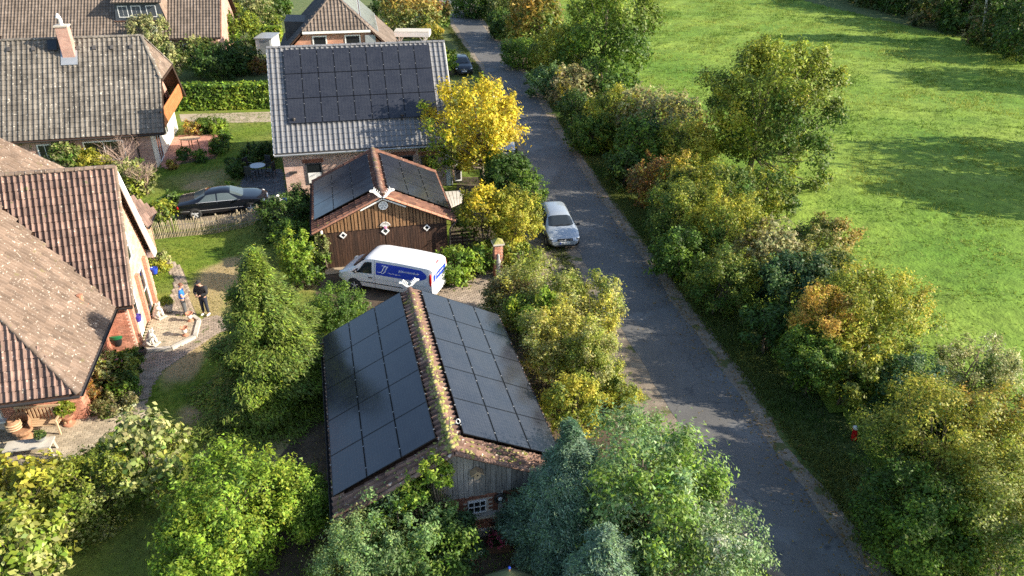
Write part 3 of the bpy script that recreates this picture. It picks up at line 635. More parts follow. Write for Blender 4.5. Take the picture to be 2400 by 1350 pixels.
# ---- near left house: steep gable, lower hipped wing
def build_left_house():
    a, b = axes(14); E = at(310, 715, 2.2); A = V3(-16.13, 28.45, 7.17); Rr = V3(-16.77, 31.0, 2.22); a0 = E @ a
    A = A + a * (a0 - A @ a); Rr = Rr + a * (a0 - Rr @ a)
    C = at(185, 922, 2.2); P1 = C + b * ((at(265, 718, 2.2) - C) @ b)
    t = thing('house', 'brick house with steep brown tiled roofs and a sunlit gable beside the two men', 'house', (-17.5, 27, 0))
    ka, kb, T = 1.12, 1.5, 4.6; zt = 2.2 + ka * T; tb = ka * T / kb
    Lm = 10.0
    front = [A, A - a * Lm, E - a * Lm, E]; rear = [A, Rr, Rr - a * Lm, A - a * Lm]
    apexh = C - a * T + b * tb + ZUP * (ka * T); apexh = V3(apexh[0], apexh[1], zt); C2 = C - a * 2 * T
    wingR = [C, P1, P1 + b * 2.2 - a * T + ZUP * ka * T, apexh]; wingF = [C, apexh, C2]
    wingL = [C2, apexh, P1 + b * 2.2 - a * T + ZUP * ka * T, P1 - a * 2 * T]
    roof = roof_body(t, 'roof', [front, rear, wingR, wingF, wingL], M['wood_dark'], .12)
    hm, hw, hf = plane_h(front), plane_h(wingR), plane_h(wingF)
    dmain = unit(-b * 2.6 - ZUP * (A[2] - 2.2)); dw = unit(a - ZUP * ka); df = unit(-b - ZUP * kb)
    vis = lambda p: not (-60 < proj(p)[0] < 2460 and -60 < proj(p)[1] < 1400)
    f1, tu, tv = tile_frames(front, dmain, .215, .335, lambda p: hw(p) > p[2] + .15 and (p - P1) @ a < 0 or vis(p))
    f2, tu2, tv2 = tile_frames(wingR, dw, .215, .335, lambda p: hm(p) > p[2] + .12 or vis(p))
    f3, _, _ = tile_frames(wingF, df, .215, .335, vis)
    scatter_pieces('roof_tile', tile_shape(tu, tv), M['tile_brown'], f1 + f3, roof, 190, jitter=.02)
    scatter_pieces('roof_tile', tile_shape(tu2, tv2), M['tile_weathered'], f2, roof, 110, jitter=.02)
    cap_line(A - a * Lm, A, .13, M['tile_weathered'], roof); cap_line(C, apexh, .13, M['tile_weathered'], roof, .36, 'hip_tile')
    cap_line(E + a * .02, A + a * .02, .09, M['tile_weathered'], roof, .335, 'verge_tile')
    # lead valley
    # white boards under the rear verge
    m = MB(); d = unit(Rr - A); nrm = unit(np.cross(a, d)); nrm = nrm if nrm[2] < 0 else -nrm
    q = A + a * .06; m.add([q, q + d * np.linalg.norm(Rr - A), q + d * np.linalg.norm(Rr - A) + nrm * .52, q + nrm * .42 + d * .5] + [p - a * .05 for p in (q, q + d * np.linalg.norm(Rr - A), q + d * np.linalg.norm(Rr - A) + nrm * .52, q + nrm * .42 + d * .5)], [(0, 1, 2, 3), (7, 6, 5, 4), (0, 3, 7, 4), (1, 5, 6, 2), (3, 2, 6, 7), (0, 4, 5, 1)])
    m.build('bargeboard', M['white'], t, world=True)
    m = MB(); m.box(Rr + a * -.2 - ZUP * .16 - b * .12, (.5, .5, .26), (a, b, ZUP)); m.build('soffit', M['white'], t, world=True)
    gutter(t, C + a * .06 - ZUP * .08, P1 + a * .06 - ZUP * .08, M['dark_metal']); gutter(t, C - b * .06 - ZUP * .08, C2 - b * .06 - ZUP * .08, M['dark_metal']); gutter(t, E - b * .04 - ZUP * .08, E - b * .04 - a * 1.0 - ZUP * .08, M['dark_metal'])
    # walls
    ga = a0 - .30; fb = E @ b + .12; rb = Rr @ b - .35
    W = lambda x, y, z: a * x + b * y + ZUP * z
    bm_ = MB(); rid = (fb + rb) / 2
    bm_.prism([W(ga, fb, -.05), W(ga, rb, -.05), W(ga, rb, 2.25), W(ga, A @ b, 6.7), W(ga, fb, 2.25)], -a * 8)
    wall = bm_.build('wall', M['mortar'], t, world=True, uv=True)
    wa = C @ a - .62; wb = C @ b + 1.5
    m = MB(); m.box(W(wa - 4, (wb + fb) / 2, 1.1), (8, fb - wb - .02, 2.3), (a, b, ZUP)); wall2 = m.build('wing_wall', M['mortar'], t, world=True, uv=True)
    slope = (6.7 - 2.25) / ((rb - fb) / 2)
    holes = [(.55, 1.45, 0, 2.15), (2.7, 3.5, .0, 2.2), (1.75, 2.55, 3.1, 4.4)]
    def ok(x, z):
        if z > 2.25 + slope * min(x, (rb - fb) - x) - .1: return False
        return not any(h[0] - .05 < x < h[1] + .05 and h[2] < z < h[3] + .05 for h in holes)
    f = brick_wall_frames(W(wa + .02, fb - .003, 0), a, ga - wa - .02, 2.2)
    f2 = brick_wall_frames(W(ga + .003, fb, 0), b, rb - fb, 6.7, ok)
    scatter_pieces('brick', brick_shape(), M['brick_red'], f, wall, 90, smooth=False)
    scatter_pieces('brick', brick_shape(), M['brick_sunlit'], f2, wall, 120, smooth=False); scatter_pieces('brick', brick_shape(), M['brick_red'], brick_wall_frames(W(wa + .003, wb, 0), b, fb - wb, 2.1), wall2, 0, smooth=False)
    scatter_pieces('brick', brick_shape(), M['brick_red'], brick_wall_frames(W(wa - 2.6, wb - .003, 0), a, 2.6, 2.0), wall2, 90, smooth=False)
    m = MB(); h = holes[0]; m.box(W(ga + .01, fb + 1.0, 1.06), (.05, .9, 2.1), (a, b, ZUP)); d = m.build('door', M['white'], t, world=True)
    m = MB(); m.box(W(ga + .04, fb + 1.0, 1.5), (.02, .5, .8), (a, b, ZUP)); m.build('pane', M['dark_glass'], d, world=True)
    m = MB(); m.tube([W(ga + .06, fb + 1.32, 1.0), W(ga + .10, fb + 1.32, 1.0), W(ga + .10, fb + 1.24, 1.0)], .012, 6); m.build('handle', M['grey_metal'], d, world=True)
    window(t, W(ga, fb + 2.7, .15), b, .8, 2.05, 1, 2); window(t, W(ga, fb + 1.75, 3.1), b, .8, 1.3, 1, 2)
    for y in (fb + .25, fb + 2.2, fb + 3.9):
        m = MB(); m.box(W(ga + .09, y, 1.2), (.18, .28, 2.4), (a, b, ZUP)); m.build('pilaster', M['brick_orange'], t, world=True, uv=True)
    window(t, W(wa - 4.3, wb, .55), a, 1.65, 1.2, 2, 1)
    m = MB(); m.box(W(wa - 3.45, wb - .1, .5), (1.9, .25, .06), (a, b, ZUP)); m.build('sill', M['white'], t, world=True)
    # clay vent on the wing roof
    q = onplane(190, 705, C, np.cross(b, dw)); m = MB(); m.lathe(q - ZUP * .1, [(.09, 0), (.09, .3), (.12, .32), (.12, .37), (.06, .38)], 10); m.box(q + dw * .12 + ZUP * .0, (.35, .3, .05), (dw, b, np.cross(dw, b))); m.build('roof_vent', M['terracotta'], t, world=True)
    # low tiled porch roof behind the gable
    q = at(362, 494, 2.6); e = at(346, 530, 2.0)
    pb = [Rr - a * .1 + b * .3 + ZUP * .25, q - a * .15, e, e - b * 2.6 - ZUP * 0.02, Rr - b * .2 - a * .1 - ZUP * 0.1]
    top = at(306, 462, 3.6); pr = [top, at(362, 494, 2.25), at(345, 532, 2.15), at(300, 520, 2.6)]
    ph = [np.array(p) for p in pr]
    n = unit(np.cross(ph[1] - ph[0], ph[2] - ph[0])); ph[3] = ph[3] - n * ((ph[3] - ph[0]) @ n)
    pr2 = roof_body(t, 'porch_roof', [ph], M['wood_dark']); f, tu, tv = tile_frames(ph, unit(a * 1.0 - b * .25 - ZUP * .6), .22, .335); scatter_pieces('roof_tile', tile_shape(tu, tv), M['tile_brown'], f, pr2, 60)
    gutter(t, ph[1] + a * .06 - ZUP * .06, ph[2] + a * .06 - ZUP * .06, M['dark_metal'], name='gutter')
    pw = (ph[1] + ph[2]) / 2 - a * .7; m = MB(); m.box(V3(pw[0], pw[1], 1.05), (.9, 1.2, 2.1), (a, b, ZUP)); m.build('porch_wall', M['brick_orange'], t, world=True, uv=True)
    return dict(a=a, b=b, ga=ga, fb=fb, rb=rb, wa=wa, wb=wb, W=W, A=A, E=E, C=C)
LH = build_left_house()
# farther roof of the same farmstead, seen above the gable at the left edge
def build_back_roof():
    a, b = axes(14); t = thing('outbuilding', 'pale brown tiled roof at the left edge behind the steep brown gable', 'outbuilding', (-22, 32, 0))
    p0 = at(152, 398, 4.4); nn = unit(a * .9 + ZUP); p1 = onplane(-70, 296, p0, nn); q1 = onplane(-70, 430, p0, nn); q0 = onplane(152, 430, p0, nn)
    dn = unit(a - ZUP * .9); roof = roof_body(t, 'roof', [(p0, p1, q1, q0), (p0, p1, p1 - a * 2.5 + b * 1.5 - ZUP * 2.6, p0 + b * 2.0 - ZUP * 2.2)], M['wood_dark'])
    f, tu, tv = tile_frames((p0, p1, q1, q0), dn, .23, .33, lambda p: proj(p)[0] < -60); scatter_pieces('roof_tile', tile_shape(tu, tv), M['tile_weathered'], f, roof, 150)
    cap_line(p0, p1, .12, M['tile_weathered'], roof)
    c = (p0 + p1) / 2 - a * .8 + b * .4; m = MB(); m.box(V3(c[0], c[1], 1.2), (3.0, 2.6, 2.4), (a, b, ZUP)); m.build('wall', M['brick_orange'], t, world=True, uv=True)
build_back_roof()

# ---- gray-brown half-hipped house behind
def build_house2():
    a, b = axes(13); e = at(384, 311, 2.5); zr = 7.75; run = 4.65; ms = (zr - 2.5) / run
    re = at(332, 82, zr); ea = e @ a; ra = re @ a; eb = e @ b
    W = lambda x, y, z: a * x + b * y + ZUP * z
    ra = min(ra, ea - .9); hz = 5.35; hy = (hz - 2.5) / ms; Lm = 13.0
    re = W(ra, eb + run, zr); H1 = W(ea, eb + hy, hz); H2 = W(ea, eb + 2 * run - hy, hz); R = W(ea, eb + 2 * run, 2.5)
    t = thing('house', 'weathered grey-brown tiled house with half-hipped roof, orange balcony and white gable wall', 'house', (-28, 50, 0))
    lft = ea - Lm
    front = [re, W(lft, eb + run, zr), W(lft, eb, 2.5), e, H1]; hip = [re, H1, H2]; rear = [re, H2, R, W(lft, eb + 2 * run, 2.5), W(lft, eb + run, zr)]
    roof = roof_body(t, 'roof', [front, hip, rear], M['wood_dark'])
    off = lambda p: proj(p)[0] < -50
    f, tu, tv = tile_frames(front, unit(-b - ZUP * ms), .30, .345, off); scatter_pieces('roof_tile', tile_shape(tu, tv, amp=.55), M['tile_grey'], f, roof, 260, jitter=.015)
    f, tu, tv = tile_frames(hip, unit(a * (zr - hz) * 0 + a - ZUP * (zr - hz) / (ea - ra)), .30, .345); scatter_pieces('roof_tile', tile_shape(tu, tv, True), M['tile_weathered'], f, roof, 40)
    cap_line(W(lft, eb + run, zr), re, .14, M['tile_grey'], roof); cap_line(H1, re, .13, M['tile_grey'], roof, .36, 'hip_tile'); cap_line(H2, re, .13, M['tile_grey'], roof, .36, 'hip_tile')
    gutter(t, W(lft, eb - .07, 2.42), W(ea, eb - .07, 2.42), M['dark_metal'])
    m = MB(); m.bar(H1 - ZUP * .12 + a * .02, e - ZUP * .12 + a * .02, .04, .22); m.bar(H2 - ZUP * .12 + a * .02, R - ZUP * .12 + a * .02, .04, .26); m.bar(H1 - ZUP * .1 + a * .05, H2 - ZUP * .1 + a * .05, .05, .14); m.build('bargeboard', M['wood_dark'], t, world=True)
    ga = ea - 1.0
    m = MB(); m.prism([W(ga, eb + .4, -.05), W(ga, eb + 2 * run - .4, -.05), W(ga, eb + 2 * run - .4, 2.6), W(ga, eb + 2 * run - hy, hz - .1), W(ga, eb + hy, hz - .1), W(ga, eb + .4, 2.6)], -a * (Lm - 1.6)); wall = m.build('wall', M['brick_pink'], t, world=True, uv=True)
    m = MB(); m.prism([W(ga + .003, eb + .42, 0), W(ga + .003, eb + 2 * run - .42, 0), W(ga + .003, eb + 2 * run - .42, 2.6), W(ga + .003, eb + .42, 2.6)], a * .05); m.build('render_face', M['render'], t, world=True, uv=True)
    m = MB(); m.prism([W(ga + .003, eb + 2.0, 2.72), W(ga + .003, eb + 2 * run - 2.0, 2.72), W(ga + .003, eb + 2 * run - 2.6, 5.0), W(ga + .003, eb + 2.6, 5.0)], a * .04); m.build('balcony_back', M['wood_dark'], t, world=True)
    # balcony: floor, posts, orange boards one by one
    m = MB(); m.box(W(ga + .45, eb + run, 2.62), (.9, 2 * run - 1.6, .14), (a, b, ZUP)); bal = m.build('balcony', M['wood_dark'], t, world=True)
    for k in range(6):
        z = 2.62 + k * .19; m = MB(); m.box(W(ga + .92, eb + run, z), (.04, 2 * run - 1.7, .175), (a, b, ZUP)); m.build('plank', M['wood_orange'], bal, world=True)
    for y in (.9, run, 2 * run - .9): m = MB(); m.box(W(ga + .86, eb + y, 3.1), (.08, .08, 1.15), (a, b, ZUP)); m.build('post', M['wood_dark'], bal, world=True)
    window(t, W(ga + .06, eb + 1.3, .05), b, 1.3, 2.1, 2, 1); window(t, W(ga + .06, eb + 4.2, .9), b, 1.3, 1.2, 2, 1); window(t, W(ga + .05, eb + 3.4, 2.9), b, 1.6, 1.7, 2, 1)
    for x0, x1 in ((205, 300), (96, 132)):
        p = onplane(x0, 375, W(ga, eb + .395, 0), b); q = onplane(x1, 375, W(ga, eb + .395, 0), b); window(t, V3(p[0], p[1], .8), a, (q - p) @ a, 1.3, 2, 1, .08)
    m = MB(); k = W(ga - .9, eb + .34, 0); m.tube([k + ZUP * .1, k + ZUP * 2.3], .05, 8); m.build('downpipe', M['dark_metal'], t, world=True)
    # chimney with white flue and flashing
    p = onplane(163, 125, front[0], np.cross(a, unit(-b - ZUP * ms))); m = MB(); m.box(V3(p[0], p[1], p[2] + .55), (.72, .62, 2.3), (a, b, ZUP)); ch = m.build('chimney', M['brick_pink'], t, world=True, uv=True)
    m = MB(); m.box(V3(p[0], p[1], p[2] + 1.74), (.84, .74, .09), (a, b, ZUP)); m.build('cap', M['concrete'], ch, world=True)
    m = MB(); q = V3(p[0], p[1], p[2] + 1.78); m.tube([q, q + ZUP * .35, q + ZUP * .45 - a * .08], .11, 10); m.lathe(q + ZUP * .4 - a * .08, [(.11, 0), (.17, .05), (.05, .3), (.01, .32)], 10); m.build('flue', M['white'], ch, world=True)
    sd = unit(-b - ZUP * ms); nn = unit(np.cross(a, -sd)); nn = nn if nn[2] > 0 else -nn
    m = MB(); m.box(p + sd * .3 + nn * .09, (1.0, 1.15, .03), (a, sd, nn)); m.build('flashing', M['zinc'], ch, world=True)
    q = onplane(124, 108, front[0], np.cross(a, sd)); m = MB(); m.box(q + nn * .09, (.62, .8, .12), (a, sd, nn)); sk = m.build('skylight', M['dark_metal'], t, world=True); m = MB(); m.box(q + nn * .155, (.5, .66, .01), (a, sd, nn)); m.build('pane', M['dark_glass'], sk, world=True)
    for px in (22, 80, 184, 222, 263, 308):
        q = onplane(px, 118 - px * .02, front[0], np.cross(a, sd)); m = MB(); m.box(q + nn * .1, (.2, .28, .1), (a, sd, nn)); m.build('vent_tile', M['tile_dark'], t, world=True)
build_house2()

# ---- long grey-brown roof at the top left with a slate dormer
def build_house3():
    a, b = axes(9); p0 = at(517, 88, 2.7); ms = 1.05; run = 5.6; Lm = 21
    W = lambda x, y, z: a * x + b * y + ZUP * z; ea, eb = p0 @ a, p0 @ b
    t = thing('house', 'long grey-brown tiled roof with slate dormer at the top left', 'house', (-33, 75, 0))
    zr = 2.7 + ms * run
    front = [W(ea, eb + run, zr), W(ea - Lm, eb + run, zr), W(ea - Lm, eb, 2.7), p0]; rear = [W(ea, eb + run, zr), W(ea, eb + 2 * run, 2.7), W(ea - Lm, eb + 2 * run, 2.7), W(ea - Lm, eb + run, zr)]
    roof = roof_body(t, 'roof', [front, rear], M['wood_dark']); sd = unit(-b - ZUP * ms); off = lambda p: proj(p)[1] < -60 or proj(p)[0] < 0
    f, tu, tv = tile_frames(front, sd, .30, .345, off); scatter_pieces('roof_tile', tile_shape(tu, tv, amp=.55), M['tile_greybrown'], f, roof, 60)
    cap_line(p0 + a * .02, W(ea + .02, eb + run, zr), .1, M['tile_red'], roof, .36, 'verge_tile')
    m = MB(); m.prism([W(ea - .4, eb + .5, -.05), W(ea - .4, eb + 2 * run - .5, -.05), W(ea - .4, eb + 2 * run - .5, 2.8), W(ea - .4, eb + run, zr - .4), W(ea - .4, eb + .5, 2.8)], -a * (Lm - .8)); m.build('wall', M['brick_pink'], t, world=True, uv=True)
    x0 = onplane(430, 110, W(ea - .4, eb + .5, 0), b); window(t, V3(x0[0], x0[1], .7) - b * .01, a, 1.4, 1.4, 2, 2)
    gutter(t, W(ea - Lm, eb - .07, 2.6), W(ea, eb - .07, 2.6), M['dark_metal'])
    # dormer
    nn = np.cross(a, -sd); nn = nn if nn[2] > 0 else -nn
    q0 = onplane(272, 52, p0, nn); q1 = onplane(388, 47, p0, nn); w_ = (q1 - q0) @ a; q0 = W(q0 @ a, q0 @ b, q0[2]); h = 1.75; dp = h / ms * .72
    slate = pmat('slate_cladding', (.045, .055, .068), .6, (.07, .08, .095), 3, coords='World')
    m = MB(); tp = h; m.add([q0 + ZUP * .05, q0 + a * w_ + ZUP * .05, q0 + a * (w_ - .25) + ZUP * tp, q0 + a * .25 + ZUP * tp, q0 + a * .25 + ZUP * tp + b * 3.2, q0 + a * (w_ - .25) + ZUP * tp + b * 3.2, q0 + a * w_ + b * 1.7 + ZUP * 1.7, q0 + b * 1.7 + ZUP * 1.7], [(0, 1, 2, 3), (0, 3, 4, 7), (1, 6, 5, 2)])
    dm = m.build('dormer', slate, t, world=True)
    m = MB(); R0 = [q0 + a * .0 + ZUP * (tp + .0) - b * .35, q0 + a * (w_ - .0) + ZUP * tp - b * .35, q0 + a * (w_ - .1) + ZUP * (tp + 1.3) + b * 3.2, q0 + a * .1 + ZUP * (tp + 1.3) + b * 3.2]; m.prism(R0, ZUP * .08); m.build('dormer_roof', M['dark_metal'], t, world=True)
    dr = [R0[3] + ZUP * .09, R0[2] + ZUP * .09, R0[1] + ZUP * .09, R0[0] + ZUP * .09]; f, tu, tv = tile_frames(dr, unit(R0[0] - R0[3]), .30, .345); scatter_pieces('dormer_tile', tile_shape(tu, tv, amp=.55), M['tile_greybrown'], f, t, 40)
    # splayed right cheek in pale tiles
    ck = [q0 + a * (w_ - .25) + ZUP * (tp - .02), q0 + a * (w_ + .15) + ZUP * .05 - b * .02, q0 + a * (w_ + .15) + b * 1.9 + ZUP * 1.95, q0 + a * (w_ - .2) + b * 2.2 + ZUP * (tp + .8)]
    m = MB(); m.add(ck, [(0, 1, 2, 3)]); m.build('dormer_cheek', M['tile_weathered'], t, world=True)
    for i in range(3):
        x = .46 + i * (w_ - .92) / 3 + (0.12 if i == 2 else -.05); window(t, q0 + a * x + ZUP * .42 + b * .10 - b * .06, a, .92, 1.08, 2, 2, .07, bar=.045, name='window')
    m = MB(); m.box(q0 + a * w_ / 2 - b * .05 + ZUP * .1, (w_ + .2, .22, .06), (a, b, ZUP)); m.build('sill', M['tile_red'], t, world=True)
build_house3()

# ---- half-hipped brick gable behind the panel house, solar collectors on its right slope
def build_house4():
    a, b = axes(102); L1 = at(708, 74, 5.2); R1 = at(868, 69, 5.2); u = unit(V3(R1[0] - L1[0], R1[1] - L1[1], 0)); a = np.cross(ZUP, u); b = -u
    mid = (L1 + R1) / 2; hw = np.linalg.norm(R1 - L1) / 2; ms = .95; zr = 5.2 + hw * ms; ew = hw + (5.2 - 2.9) / ms; Lm = 11.0
    t = thing('house', 'half-hipped brick house behind the black panel roof, dark left slope in shade', 'house', (mid[0], mid[1], 0))
    m0 = V3(mid[0], mid[1], 0)
    P = lambda s, q, z: m0 + u * s + a * q + ZUP * z
    ap = P(0, 2.1, zr); HL, HR = P(-hw, 0, 5.2), P(hw, 0, 5.2); EL, ER = P(-ew, 0, 2.9), P(ew, 0, 2.9)
    left = [ap, HL, EL, P(-ew, Lm, 2.9), P(0, Lm, zr)]; right = [ap, P(0, Lm, zr), P(ew, Lm, 2.9), ER, HR]; hip = [ap, HL, HR]
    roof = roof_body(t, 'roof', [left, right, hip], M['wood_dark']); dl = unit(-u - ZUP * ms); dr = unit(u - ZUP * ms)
    off = lambda p: proj(p)[1] < -60
    f, tu, tv = tile_frames(hip, unit(-a * 2.1 - ZUP * (zr - 5.2)), .3, .345); scatter_pieces('roof_tile', tile_shape(tu, tv, amp=.55), M['tile_greybrown'], f, roof, 60)
    f, tu, tv = tile_frames(left, dl, .3, .345, off); scatter_pieces('roof_tile', tile_shape(tu, tv), M['tile_dark'], f, roof, 0)  # shade of the left slope put into a darker tile colour
    f, tu, tv = tile_frames(right, dr, .3, .345, off); scatter_pieces('roof_tile', tile_shape(tu, tv, amp=.55), M['tile_greybrown'], f, roof, 0)
    for A_, B_ in ((HL, ap), (HR, ap), (ap, P(0, Lm, zr))): cap_line(A_, B_, .12, M['tile_greybrown'], roof, .4, 'hip_tile')
    m = MB(); m.prism([P(-ew + .5, .35, -.05), P(ew - .5, .35, -.05), P(ew - .5, .35, 2.9), P(hw - .1, .35, 4.95), P(-hw + .1, .35, 4.95), P(-ew + .5, .35, 2.9)], a * (Lm - .6)); m.build('wall', M['brick_orange'], t, world=True, uv=True)
    m = MB(); m.bar(HL - ZUP * .12 - a * .03, HR - ZUP * .12 - a * .03, .08, .2); m.build('fascia', M['white'], t, world=True)
    pw = P(0, .345, 0)
    for x0, x1 in ((733, 767), (809, 846)):
        q0 = onplane(x0, 100, pw, a); q1 = onplane(x1, 100, pw, a); window(t, V3(q0[0], q0[1], 3.25), u, (q1 - q0) @ u, 1.5, 1, 1, .11, n=-a)
    q = onplane(868, 92, pw, a); m = MB(); m.box(q - a * .12, (.9, .2, .8), (u, a, ZUP)); m.build('vent_box', M['zinc'], t, world=True)
    # collectors
    gl = pmat('collector_glass', (.10, .12, .13), .12, (.16, .19, .20), 2, coords='World'); nr = unit(np.cross(a, dr)); nr = nr if nr[2] > 0 else -nr
    for i in range(5):
        for j in range(2):
            c = ap + a * (-.55 + i * 1.85 + 1.0) + dr * (.75 + j * 2.2 + .9) + nr * .12; m = MB(); m.box(c, (1.75, 2.05, .06), (a, dr, nr)); o = m.build('collector_panel', M['zinc'], t, world=True); m = MB(); m.box(c + nr * .035, (1.62, 1.92, .012), (a, dr, nr)); m.build('pane', gl, o, world=True)
    # shed dormer on the left slope
    d0 = P(-ew * .5, 3.2, 2.9 + ew * .5 * ms); m = MB(); m.add([d0, d0 + a * 3.5, d0 + a * 3.5 - u * 1.9 + ZUP * .1, d0 - u * 1.9 + ZUP * .1, d0 - u * 1.9 - ZUP * 1.7, d0 + a * 3.5 - u * 1.9 - ZUP * 1.7], [(0, 1, 2, 3), (3, 2, 5, 4), (0, 3, 4), (1, 5, 2)]); m.build('dormer', M['tile_dark'], t, world=True)
    # white carport at the right
    c0 = at(925, 74, 2.9); c1 = at(1003, 74, 2.9)
    t2 = thing('carport', 'white flat-roofed carport beam beside the road behind the panel house', 'carport', tuple(V3((c0[0] + c1[0]) / 2, c0[1] + 2, 0)))
    w_ = c1[0] - c0[0]
    m = MB(); m.box(V3((c0[0] + c1[0]) / 2, c0[1] + .9, 2.86), (w_ + .2, 1.8, .08)); m.build('roof', M['concrete'], t2, world=True)
    m = MB(); m.box(V3((c0[0] + c1[0]) / 2, c0[1] - .03, 2.6), (w_ + .24, .06, .42)); m.box(V3(c1[0] + .1, c0[1] + .9, 2.6), (.06, 1.78, .42)); m.build('fascia', M['white'], t2, world=True)
    for x in (c1[0] - .45, c0[0] + .4):
        for y in (c0[1] + .2, c0[1] + 1.6):
            m = MB(); m.box((x, y, 1.2), (.13, .13, 2.4)); m.bar((x, y, 1.7), (x - .5, y, 2.4), .09); m.bar((x, y, 1.7), (x + .45, y, 2.4), .09); m.build('post', M['white'], t2, world=True)
    # small white shed at the left
    s0 = at(622, 128, .0); t3 = thing('shed', 'small pale shed squeezed beside the dark roof corner of the panel house', 'shed', tuple(s0))
    m = MB(); m.box(s0 + V3(0, 1.4, .8), (1.7, 2.8, 1.6)); m.build('wall', M['white'], t3, world=True); m = MB(); m.box(s0 + V3(0, 1.4, 1.66), (1.9, 3.1, .12)); m.build('roof', M['zinc'], t3, world=True); m = MB(); m.box(s0 + V3(.1, -.02, .75), (1.1, .04, 1.4)); m.build('door', M['zinc'], t3, world=True)
build_house4()
# ================================================================= ground
RNG = np.random.default_rng(11)
def nz(p, seed, freq, k=6):
    r = np.random.default_rng(seed); p = np.asarray(p, float); out = 0
    for i in range(k):
        v = r.normal(size=p.shape[-1]); v /= np.linalg.norm(v); out = out + np.sin((p @ v) * freq * r.uniform(.6, 1.7) + r.uniform(0, 6.28))
    return out / k ** .5 / 1.4
def polymask(P, poly):
    x, y = P[:, 0], P[:, 1]; c = np.zeros(len(P), bool); n = len(poly); j = n - 1
    for i in range(n):
        xi, yi, xj, yj = poly[i][0], poly[i][1], poly[j][0], poly[j][1]
        c ^= ((yi > y) != (yj > y)) & (x < (xj - xi) * (y - yi) / (yj - yi + 1e-12) + xi); j = i
    return c
def sheet(name, poly, z, mat, label=None):
    me = bpy.data.meshes.new(name); me.from_pydata([(float(p[0]), float(p[1]), z) for p in poly], [], [tuple(range(len(poly)))]); me.materials.append(mat)
    o = link_obj(name, me); o['kind'] = 'structure'
    if o.data.polygons[0].normal.z < 0: o.data.flip_normals()
    return o
def ribbon(name, L, Rr, z, mat):
    n = len(L); me = bpy.data.meshes.new(name); me.from_pydata([(float(p[0]), float(p[1]), z) for p in list(L) + list(Rr)], [], [(i, n + i, n + i + 1, i + 1) for i in range(n - 1)]); me.materials.append(mat)
    o = link_obj(name, me); o['kind'] = 'structure'; return o
def grass_mat(name, cols, scales, bump, bscale, dry=None):
    m = bpy.data.materials.new(name); m.use_nodes = True; nt = m.node_tree; N = nt.nodes; L = nt.links; b = N['Principled BSDF']; b.inputs['Roughness'].default_value = .9; b.inputs['Specular IOR Level'].default_value = .2
    g = N.new('ShaderNodeNewGeometry').outputs['Position']; t = N.new('ShaderNodeTexNoise'); t.inputs['Scale'].default_value = scales[0]; t.inputs['Detail'].default_value = 6; L.new(g, t.inputs['Vector'])
    r = N.new('ShaderNodeValToRGB'); r.color_ramp.elements[0].position = .32; r.color_ramp.elements[1].position = .68; r.color_ramp.elements[0].color = (*cols[0], 1); r.color_ramp.elements[1].color = (*cols[1], 1); L.new(t.outputs[0], r.inputs[0])
    t2 = N.new('ShaderNodeTexNoise'); t2.inputs['Scale'].default_value = scales[1]; t2.inputs['Detail'].default_value = 5; L.new(g, t2.inputs['Vector'])
    r2 = N.new('ShaderNodeMapRange'); r2.inputs[1].default_value = .35; r2.inputs[2].default_value = .65; r2.inputs[3].default_value = .8; r2.inputs[4].default_value = 1.2; L.new(t2.outputs[0], r2.inputs[0])
    mx = N.new('ShaderNodeMix'); mx.data_type = 'RGBA'; mx.blend_type = 'MULTIPLY'; mx.inputs[0].default_value = 1; L.new(r.outputs[0], mx.inputs[6]); L.new(r2.outputs[0], mx.inputs[7]); cur = mx.outputs[2]
    if dry:
        a = N.new('ShaderNodeAttribute'); a.attribute_name = 'dry'; m2 = N.new('ShaderNodeMix'); m2.data_type = 'RGBA'; L.new(a.outputs['Fac'], m2.inputs[0]); L.new(cur, m2.inputs[6]); m2.inputs[7].default_value = (*dry, 1); cur = m2.outputs[2]
    L.new(cur, b.inputs['Base Color'])
    t3 = N.new('ShaderNodeTexNoise'); t3.inputs['Scale'].default_value = bscale; t3.inputs['Detail'].default_value = 4; L.new(g, t3.inputs['Vector'])
    bp = N.new('ShaderNodeBump'); bp.inputs['Distance'].default_value = bump; L.new(t3.outputs[0], bp.inputs['Height']); L.new(bp.outputs[0], b.inputs['Normal'])
    return m
M['meadow'] = grass_mat('meadow', ((.098, .19, .020), (.21, .285, .042)), (.10, 1.6), .06, 6)
M['lawn'] = grass_mat('lawn', ((.085, .15, .014), (.17, .21, .024)), (.5, 3.5), .04, 18, (.34, .26, .13))
sheet('ground', [(-420, -60), (420, -60), (420, 500), (-420, 500)], 0.0, M['verge'])
RL = [(11.2, 3), (9.6, 9), (7.8, 15.57), (5.94, 22.58), (4.65, 29), (3.5, 35.0), (2.18, 42.2), (1.05, 50), (-.1, 57.55), (-2.2, 72.3), (-4.6, 84), (-7.38, 97.9), (-11.2, 121), (-16, 150), (-24, 190)]
RR = [(14.6, 3), (12.6, 9), (10.3, 15.4), (8.95, 22.5), (7.75, 29.4), (6.65, 35.6), (5.35, 42.6), (4.2, 50.4), (2.95, 58), (.95, 73), (-1.3, 84.8), (-4.1, 98.7), (-8.0, 121.7), (-12.9, 150.7), (-21, 191)]
def dense(P, n=8):
    P = np.array(P); t = np.arange(len(P)); tt = np.linspace(0, len(P) - 1, (len(P) - 1) * n + 1); out = []
    for s in tt:                                                            # Catmull-Rom
        i = min(int(s), len(P) - 2); f = s - i; p0, p1, p2, p3 = P[max(i - 1, 0)], P[i], P[i + 1], P[min(i + 2, len(P) - 1)]
        out.append(.5 * ((2 * p1) + (p2 - p0) * f + (2 * p0 - 5 * p1 + 4 * p2 - p3) * f * f + (3 * p1 - p0 - 3 * p2 + p3) * f ** 3))
    return np.array(out)
